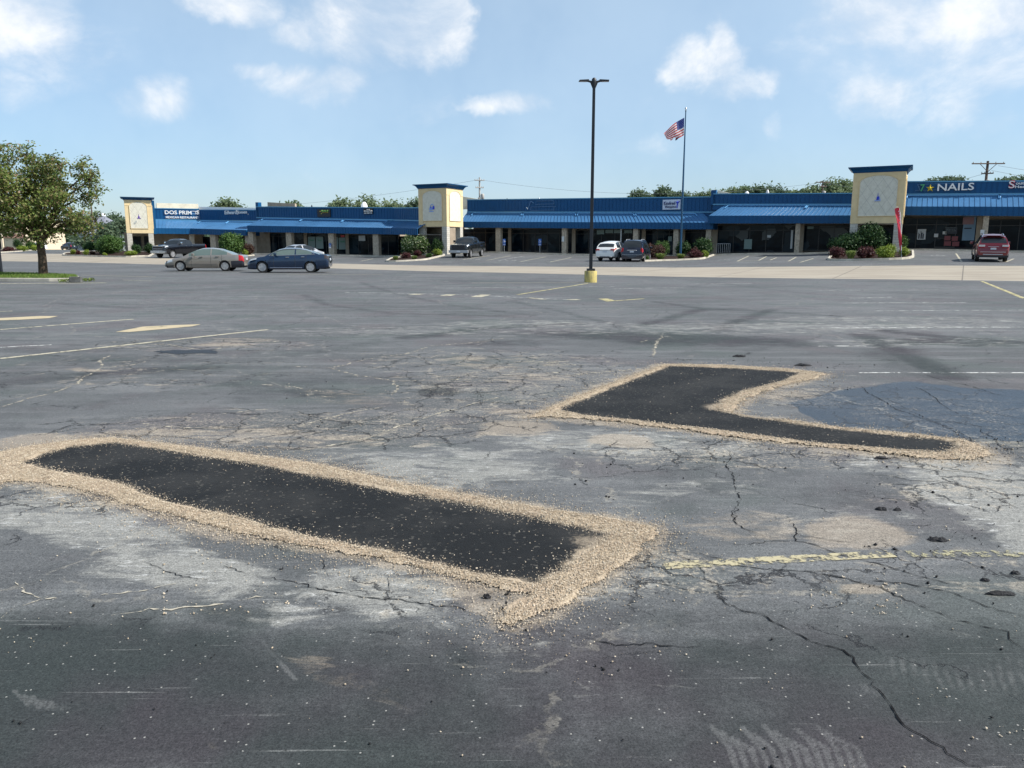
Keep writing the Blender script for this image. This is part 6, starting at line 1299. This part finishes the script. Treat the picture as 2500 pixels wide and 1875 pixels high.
# flagpole + flag
q=gh(1661,628); zt=zrow(q.y,272); root=empty('flagpole',(q.x,q.y,q.z),0,'tall blue flagpole in the planting bed','flagpole'); h=zt-q.z
B=MB(); B.tube([(0,0,0),(0,0,h*.5),(0,0,h)],[.115,.095,.05],14); B.build('pole',PLUM,root,smooth=50)
B=MB(); B.lathe([(.04,h),(.09,h+.04),(.05,h+.09),(.03,h+.14)],10); B.build('truck',BLACK,root,smooth=50)
B=MB(); B.lathe([(.0,h+.16)]+[(.11*math.sin(t),h+.27-.11*math.cos(t)) for t in [math.pi*i/8 for i in range(1,8)]]+[(.0,h+.38)],14); B.build('finial',simple('finial_silver',(.7,.7,.7),.2,.9),root,smooth=60)
FR=simple('flag_red',(.55,.035,.05),.7); FW=simple('flag_white',(.80,.78,.76),.7); FB=simple('flag_blue',(.03,.05,.24),.7)
for m in (FR,FW,FB):
    nt=m.node_tree; N=NT(nt); b=nt.nodes['Principled BSDF']; tr=N.n('ShaderNodeBsdfTranslucent'); tr.inputs[0].default_value=b.inputs['Base Color'].default_value; mx=N.n('ShaderNodeMixShader'); mx.inputs[0].default_value=.6; N.l(b.outputs[0],mx.inputs[1]); N.l(tr.outputs[0],mx.inputs[2]); N.l(mx.outputs[0],nt.nodes['Material Output'].inputs[0])
nu,nv=38,26; V=[]
s=1888/(q.y*.985); T=Vector(PY(1671,287,q.y))
def flagpt(u,v):
    # u along the fly, v down the hoist ; in photo pixels
    tx,ty=1670.7-49*u, 287+ (38*u**.95)-5*math.sin(u*math.pi); bx,by=1669.6-40*u, 330+ (12*u)+4*math.sin(u*math.pi)
    x=tx*(1-v)+bx*v; y=ty*(1-v)+by*v; dep=.28*math.sin(u*7+v*2.5)*u**.5+.12*math.sin(u*13-v*4)*u
    P=PY(x,y,q.y); return (P[0],q.y+dep,P[2])
for i in range(nu+1):
    for j in range(nv+1): V.append(flagpt(i/nu,j/nv))
F_=[];mi=[]
for i in range(nu):
    for j in range(nv):
        u=(i+.5)/nu; v=(j+.5)/nv
        if v>.84+.16*abs(math.sin(u*9+1))*(1 if u<.8 else .4) and u>.32: continue     # frayed lower edge
        if v>.93 and u>.9: continue
        F_.append((i*(nv+1)+j,(i+1)*(nv+1)+j,(i+1)*(nv+1)+j+1,i*(nv+1)+j+1)); mi.append(2 if (u<.4 and v<7/13) else (0 if int(v*13)%2==0 else 1))
me=bpy.data.meshes.new('flag'); me.from_pydata(V,[],F_); me.update(); fl=link('flag',me,[FR,FW,FB]); me.polygons.foreach_set('material_index',np.array(mi,np.int32)); me.polygons.foreach_set('use_smooth',np.ones(len(mi),bool)); tag(fl,'worn stars and stripes flag with a frayed lower edge on the blue flagpole','flag')
B=MB()
for r_ in range(9):
    for c in range(6 if r_%2==0 else 5):
        u=(.4)*((c+.5+(0 if r_%2==0 else .5))/6); v=(7/13)*((r_+.5)/9); p=Vector(flagpt(u,v)); p.y-=.03; n_=5
        B.add([(p.x+math.cos(k*1.2566+1.57)*.028,p.y,p.z+math.sin(k*1.2566+1.57)*.028) for k in range(5)],[(0,1,2,3,4)])
B.build('stars',FW,fl)
mb=MB(); P=[Vector(PY(x,y,q.y-.05)) for x,y in ((1660,326),(1657,332),(1650,337),(1648,343),(1652,342),(1657,337),(1661,331))]; mb.add(P,[tuple(range(7))]); mb.build('torn_strip',simple('torn_strip_dark',(.05,.03,.06),.8),fl)
# parking signs
def symb(root,z,w,mat,y=-.03):
    B=MB()
    def ln(a,b,r_=.022): B.tube([(a[0],y,z+a[1]),(b[0],y,z+b[1])],r_,5)
    for i in range(9):
        a0=math.radians(140+i*28); a1=math.radians(140+(i+1)*28); ln((.09*math.cos(a0),-.05+.09*math.sin(a0)),(.09*math.cos(a1),-.05+.09*math.sin(a1)),.014)
    ln((-.02,.0),(-.02,.11)); ln((-.02,.02),(.08,.02)); ln((.08,.02),(.12,-.10)); ln((-.02,.15),(-.02,.17),.03); B.build('symbol',mat,root)
WS2=simple('sign_symbol_white',(.8,.8,.8),.4)
def parksign(x,base,top,label,depth=None):
    p=gh(x,base) if depth is None else Vector(depth); root=empty('parking_sign',(p.x,p.y,gz(p.x,p.y)),-.25,label,'parking sign','blue wheelchair parking signs'); h=zrow(p.y,top)-gz(p.x,p.y)
    B=MB(); B.tube([(0,0,-.1),(0,0,h)],.03,8); B.build('post',GALV,root,smooth=50)
    B=MB(); B.box(-.17,.17,-.045,-.033,h-.52,h-.02); B.build('sign_plate',SIGNB,root,bevel=.004)
    B=MB(); B.box(-.17,.17,-.045,-.033,h-.74,h-.55); B.build('lower_plate',SIGNB,root,bevel=.004)
    B=MB(); B.box(-.13,.13,-.05,-.046,h-.68,h-.65); B.box(-.13,.13,-.05,-.046,h-.62,h-.60); B.build('lettering',WS2,root)
    symb(root,h-.27,.3,WS2,-.06)
parksign(1231,618.5,583,'left blue parking sign of the pair by the empty sign shop')
parksign(1318,620.5,583,'right blue parking sign of the pair by the empty sign shop')
parksign(1801,616.5,574,'brightest blue parking sign, before the shop with the handrail')
p=onl(806,600,S_l.A+S_l.N*.1,S_l.D); z=zrow(p.y,600)
root=empty('wall_sign',(p.x,p.y,z),-.47,'small blue and white wheelchair sign on the shop column','parking sign'); B=MB(); B.box(-.17,.17,-.03,0,-.3,.3); B.build('sign_plate',SIGNB,root); B=MB(); B.box(-.17,.17,-.035,-.03,-.3,-.12); B.build('lower_plate',WS2,root); symb(root,.05,.3,WS2,-.05)
# feather flag
q=gh(2201,629.5); hh=zrow(q.y,506)-q.z; root=empty('feather_flag',(q.x,q.y,q.z),0,'tall red feather flag leaning left beside the largest tower','flag banner')
def fp(t,w=0):   # curved leaning pole
    lean=-.62*(t**1.0)-.0*t; return Vector((lean+w,0,hh*t))
s=1888/(q.y*.985)
pts=[Vector(((x-2201)/s,0,(629.5-y)/s)) for x,y in ((2201,629.5),(2199,612),(2197,590),(2194,565),(2191.5,545),(2189,525),(2185.5,513),(2181,507.5),(2177,509))]
B=MB(); B.tube(pts,[.035,.03,.028,.025,.022,.02,.015,.012,.01],7); B.build('pole',WHITE,root,smooth=60)
left=[(2197,615),(2194,600),(2189,580),(2184.5,558),(2180,538),(2176.5,522),(2175,512)]; right=[(2200,612),(2198,596),(2196,578),(2193.5,558),(2191,540),(2188.5,522),(2183,509)]
V=[];
for i,(a,b) in enumerate(zip(left,right)):
    for k in range(5):
        f=k/4; x=a[0]*(1-f)+b[0]*f; y=a[1]*(1-f)+b[1]*f; V.append(((x-2201)/s,.07*math.sin(i*1.3+f*3),(629.5-y)/s))
F_=[(i*5+k,i*5+k+1,(i+1)*5+k+1,(i+1)*5+k) for i in range(6) for k in range(4)]
me=bpy.data.meshes.new('banner_cloth'); me.from_pydata(V,[],F_); me.update(); me.polygons.foreach_set('use_smooth',np.ones(len(F_),bool)); link('banner_cloth',me,RED,root)
B=MB()
for (x,y,l) in ((2184,517,3),(2186,522,4),(2187,528,5),(2188,534,4),(2189,541,6)): B.tube([((x-2201)/s,-.09,(629.5-y)/s),((x-1.5-2201)/s,-.09,(629.5-y-l)/s)],.035,5)
B.build('lettering',simple('banner_print',(.7,.45,.5),.6),root)
# utility poles
def upole(x,top,Y,label,arms,r_=.16,mat=WOODP,trans=None,bx=None):
    X=(x-1250)/1888*Y*.985; z0=1.0; h=zrow(Y,top)-z0; root=empty('utility_pole',(X,Y,z0),0,label,'utility pole','utility poles behind the shops')
    B=MB(); B.tube([(0,0,-.5),(0,0,h)],[r_*1.2,r_*.75],10); B.build('pole',mat,root,smooth=60)
    for (dz,w,br,ang) in arms:
        c,s_=math.cos(ang),math.sin(ang); B=MB(); B.tube([(-w*c,-w*s_-.15,h-dz),(w*c,w*s_-.15,h-dz)],.085,6); B.build('crossarm',mat,root)
        if br: 
            B=MB()
            for sg in (1,-1): B.tube([(sg*w*.5*c,sg*w*.5*s_-.18,h-dz-.05),(0,-.18,h-dz-br)],.04,5)
            B.build('brace',mat,root)
        for sg in (-.92,-.45,.45,.92):
            B=MB(); B.lathe([(.03,0),(.06,.05),(.05,.12),(.02,.16)],8,M=Matrix.Translation((sg*w*c,sg*w*s_-.15,h-dz+.08))); B.build('insulator',GREYW,root)
    for (dx,dz,rr_,hh_) in (trans or []):
        B=MB(); B.lathe([(rr_*.8,0),(rr_,.05),(rr_,hh_*.9),(rr_*.7,hh_)],12,M=Matrix.Translation((dx,-.1,h-dz))); B.build('transformer',GREYW,root,smooth=50)
    return root,Vector((X,Y,z0)),h
U1=upole(1172,433,135,'pale pole with transformers right of the middle tower',[(.5,.85,0,.2),(1.7,.7,.0,.2)],.17,GREYW,[(.50,3.6,.28,.9),(-.1,3.9,.2,.6)])
U2=upole(2390,393,105,'dark wooden pole with a wide crossarm above the nail salon',[(.35,2.1,1.05,-.05),(1.6,.7,0,-.5)],.2,WOODP,[(.15,2.95,.25,.55)])
U3=upole(1998,441,135,'pole with crossarms and white transformer among the trees left of the largest tower',[(.3,1.2,.8,.1),(1.0,.8,0,.4)],.15,WOODP,[(.25,2.6,.3,.9)])
X=(232-1250)/1888*150*.985; B=MB(); B.tube([(0,0,0),(0,0,zrow(150,489)-1)],.14,8); o=B.build('utility_pole',WOODP); o.location=(X,150,1); tag(o,'thin dark pole rising behind the grey roofed house','utility pole','utility poles behind the shops')
WIRE=simple('wire_grey',(.20,.22,.24),.6)
def wire(a,b,sag,label,r_=.018):
    a,b=Vector(a),Vector(b); pts=[a.lerp(b,i/20)-Vector((0,0,sag*4*(i/20)*(1-i/20))) for i in range(21)]; B=MB(); B.tube(pts,r_,5); tag(B.build('overhead_wire',WIRE),label,'wire','overhead wires')
def up(U,dx,dz): return (U[1].x+dx,U[1].y,U[1].z+U[2]-dz)
wire(up(U1,.8,.5),up(U3,-1,.4),2.0,'overhead wire from the pole by the middle tower to the pole among trees')
wire(up(U3,1.0,.4),up(U2,-.6,1.7),1.5,'overhead wire reaching the crossarm pole from the left')
wire(up(U2,1.4,.6),(U2[1].x+60,U2[1].y+5,U2[1].z+U2[2]-3),1.5,'upper overhead wire leaving the crossarm pole to the right')
wire(up(U2,.6,1.2),(U2[1].x+60,U2[1].y+12,U2[1].z+U2[2]-4),1.5,'lower overhead wire leaving the crossarm pole to the right')
wire(up(U1,-.8,.5),(U1[1].x-90,U1[1].y+60,U1[1].z+U1[2]-2),2.0,'overhead wire leaving the pole by the middle tower to the left')
# far left: house with grey roof and cream store
HR=simple('shingle_grey',(.20,.21,.25),.8,0,.3,.1,1); HW=simple('house_white',(.72,.74,.76),.7); PINKB=simple('cream_siding',(.72,.60,.45),.8); PINKT=simple('pink_band',(.55,.30,.24),.8)
Yh=150; sx=lambda x:(x-1250)/1888*Yh*.985; zz=lambda y:zrow(Yh,y)
root=empty('house',(sx(240),Yh,1),0,'white house with a steep grey hip roof and small white cupola','house'); o=root.location
B=MB(); B.box(sx(190)-o.x,sx(300)-o.x,0,8,-.3,zz(570)-1); B.build('wall',HW,root)
def hip(x0,x1,y0,y1,zb,zt,rx0,rx1,nm,mat,ry=.5):
    B=MB(); ym=y0+(y1-y0)*ry; B.add([(x0,y0,zb),(x1,y0,zb),(x1,y1,zb),(x0,y1,zb),(rx0,ym,zt),(rx1,ym,zt)],[(0,1,5,4),(1,2,5),(2,3,4,5),(3,0,4),(3,2,1,0)]); return B.build(nm,mat,root)
hip(sx(184)-o.x,sx(306)-o.x,-.6,8.6,zz(570)-1,zz(540)-1,sx(215)-o.x,sx(292)-o.x,'lower_roof',HR)
B=MB(); B.box(sx(213)-o.x,sx(250)-o.x,1.5,6.5,zz(566)-1,zz(547)-1); B.build('upper_wall',HW,root)
r2=hip(sx(209)-o.x,sx(256)-o.x,.9,7.1,zz(547)-1,zz(524)-1,sx(226)-o.x,sx(234)-o.x,'upper_roof',HR)
B=MB(); B.box(sx(224)-o.x,sx(234)-o.x,3.4,4.8,zz(525)-1,zz(518.5)-1); B.build('cupola',HW,root)
B=MB(); B.box(sx(282)-o.x,sx(289)-o.x,-.2,1.5,zz(560)-1,zz(549)-1); B.build('dormer',HW,root)
B=MB(); B.box(sx(216)-o.x,sx(222)-o.x,1.44,1.52,zz(560)-1,zz(551)-1); B.build('window',GLASS,root)
Yh=170
root=empty('store_building',(sx(20),Yh,1),0,'cream store with pink bands and red sign seen through the maple','building'); o=root.location
B=MB(); B.box(sx(-120)-o.x,sx(66)-o.x,0,15,-.3,zz(540)-1); B.build('wall',PINKB,root)
B=MB(); B.box(sx(-120)-o.x,sx(66)-o.x,-.1,.0,zz(576)-1,zz(571.5)-1); B.build('band',PINKT,root)
B=MB(); B.box(sx(-120)-o.x,sx(66)-o.x,-.4,.0,zz(580.5)-1,zz(578)-1); B.build('awning',PINKT,root)
B=MB(); B.box(sx(-60)-o.x,sx(12)-o.x,-.06,.0,-.1,zz(584)-1); B.build('window',GLASS,root)
B=MB(); B.box(sx(-20)-o.x,sx(14)-o.x,-.3,.0,zz(540)-1,zz(533)-1); B.build('sign_panel',simple('store_sign_red',(.5,.02,.03),.5),root)
B=MB(); B.box(sx(26)-o.x,sx(30)-o.x,-3,-2.6,0,4); B.build('pillar',PINKB,root)
# ================================================================ SKY, SUN, CAMERA
SUNV=Vector((.955,-.20,0)).normalized(); EL=math.radians(46)
S3=Vector((SUNV.x*math.cos(EL),SUNV.y*math.cos(EL),math.sin(EL)))
w=bpy.data.worlds.new('World'); SC.world=w; w.use_nodes=True; nt=w.node_tree; N=NT(nt); bg=nt.nodes['Background']
sky=N.n('ShaderNodeTexSky',sky_type='NISHITA'); sky.sun_disc=False; sky.sun_elevation=EL; sky.sun_rotation=math.atan2(SUNV.x,SUNV.y); sky.air_density=1.0; sky.dust_density=.6; sky.ozone_density=1.5; sky.altitude=150
tc=N.n('ShaderNodeTexCoord'); d=tc.outputs['Generated']; sp_=N.n('ShaderNodeSeparateXYZ'); N.l(d,sp_.inputs[0])
wz=N.n('ShaderNodeTexNoise'); N.l(d,wz.inputs['Vector']); wz.inputs['Scale'].default_value=9; wz.inputs['Detail'].default_value=5; wz.inputs['Roughness'].default_value=.6
ws_=N.n('ShaderNodeSeparateColor'); N.l(wz.outputs[1],ws_.inputs[0])
az=N.math('ADD',N.math('ARCTAN2',sp_.outputs[0],sp_.outputs[1]),N.math('MULTIPLY',N.math('SUBTRACT',ws_.outputs[0],.5),.10))
el=N.math('ADD',N.math('ARCSINE',sp_.outputs[2]),N.math('MULTIPLY',N.math('SUBTRACT',ws_.outputs[1],.5),.07))
CL=[(30,30,130,80,.95),(30,215,70,60,.5),(560,-5,110,50,.9),(900,60,200,110,1.0),(1060,50,85,100,1.3),(990,110,120,55,1.0),(700,70,75,42,.95),(790,50,110,60,.85),(1110,30,40,60,1.2),(730,215,110,50,.85),(830,205,90,60,.85),(640,190,60,30,.7),(390,240,90,55,.7),(1270,260,115,38,.85),(1180,262,50,16,.5),(1380,268,70,30,.35),(1040,270,90,50,.3),
 (1720,150,110,60,.85),(1770,105,50,60,1.0),(1640,165,45,36,.75),(1880,205,40,34,.7),(1800,200,120,40,.65),(1660,155,30,55,.6),(2120,30,130,80,.95),(2300,90,300,110,.6),(2380,30,220,60,.85),(2140,230,80,70,.75),(2350,230,110,80,.5),(2420,300,60,50,.5),(2300,220,80,60,.42),(1895,310,30,36,.45),(1590,350,90,30,.25),(2450,150,160,80,.6),(130,120,200,80,.4)]
dens=None
for (cx,cy,rx,ry,v) in CL:
    r=Vector(ray(cx,cy)).normalized(); a0=math.atan2(r.x,r.y); e0=math.asin(r.z)
    ra=rx/1888*1.12; re=ry/1888*1.12
    X=N.math('DIVIDE',N.math('SUBTRACT',az,a0),ra); Y=N.math('DIVIDE',N.math('SUBTRACT',el,e0),re)
    q=N.math('SUBTRACT',1.15,N.math('ADD',N.math('MULTIPLY',X,X),N.math('MULTIPLY',Y,Y))); q=N.math('MULTIPLY',q,v,clamp=True)
    dens=q if dens is None else N.math('MAXIMUM',dens,q)
n1=N.noise(N.scale(d,(1,1,1.5)),7,9,.62,.3); n2=N.noise(d,2.2,6,.6)
cl=N.step(N.math('ADD',N.math('MULTIPLY',dens,1.0),N.math('MULTIPLY',N.math('SUBTRACT',n1,.5),1.9)),.20,1.30)
back=N.math('MULTIPLY',N.step(n2,.5,.75),N.step(sp_.outputs[2],.02,.5)); 
beh=N.math('LESS_THAN',sp_.outputs[1],.1)
cl=N.math('MAXIMUM',cl,N.math('MULTIPLY',N.math('MULTIPLY',back,beh),.7))
shade=N.mix(N.step(n1,.35,.7),(.62,.70,.80),(1.0,.98,.96))
SKYK=.105
w.cycles.sampling_method='NONE'
skc=N.n('ShaderNodeMix',data_type='RGBA',blend_type='MULTIPLY'); skc.inputs[0].default_value=1; N.l(sky.outputs[0],skc.inputs[6]); skc.inputs[7].default_value=(1.0,1.0,1.0,1)
veil=N.math('MULTIPLY',N.step(N.noise(d,1.6,6,.6),.25,.65),.34)
hz=N.n('ShaderNodeMix',data_type='RGBA',blend_type='MULTIPLY'); hz.inputs[0].default_value=1; N.l(skc.outputs[2],hz.inputs[6])
N.l(N.ramp(N.math('MAXIMUM',sp_.outputs[2],0.0),[(0,(.56,.63,.76)),(.12,(.70,.80,.90)),(.32,(1.0,1.05,1.02)),(.6,(1,1.03,1))]),hz.inputs[7])
vc=N.mix(veil,hz.outputs[2],(5.5,6.6,7.4)); 
cm=N.n('ShaderNodeMix',data_type='RGBA',blend_type='MULTIPLY'); cm.inputs[0].default_value=1; N.l(shade,cm.inputs[6]); cm.inputs[7].default_value=(7.3,7.4,7.5,1)
N.l(N.mix(N.math('MULTIPLY',cl,.9),vc,cm.outputs[2]),bg.inputs[0]); bg.inputs[1].default_value=SKYK
su=bpy.data.lights.new('sun','SUN'); su.energy=4.2; su.angle=math.radians(.53); su.color=(1,.955,.88); so=bpy.data.objects.new('sun',su); COL.objects.link(so); so.rotation_euler=S3.to_track_quat('Z','Y').to_euler(); so.location=(30,-10,40)
cam=bpy.data.cameras.new('camera'); cam.sensor_width=36; cam.sensor_fit='HORIZONTAL'; cam.lens=36*F/2500; cam.clip_start=.05; cam.clip_end=6000
co=bpy.data.objects.new('camera',cam); COL.objects.link(co); co.location=(0,0,H); co.rotation_euler=(math.radians(90)-PIT,0,0); SC.camera=co
SC.render.engine='CYCLES'; SC.view_settings.view_transform='Standard'; SC.view_settings.look='None'; SC.view_settings.exposure=.57; SC.view_settings.gamma=1
SC.render.resolution_x=1024; SC.render.resolution_y=768
SC.cycles.max_bounces=4; SC.cycles.transparent_max_bounces=12
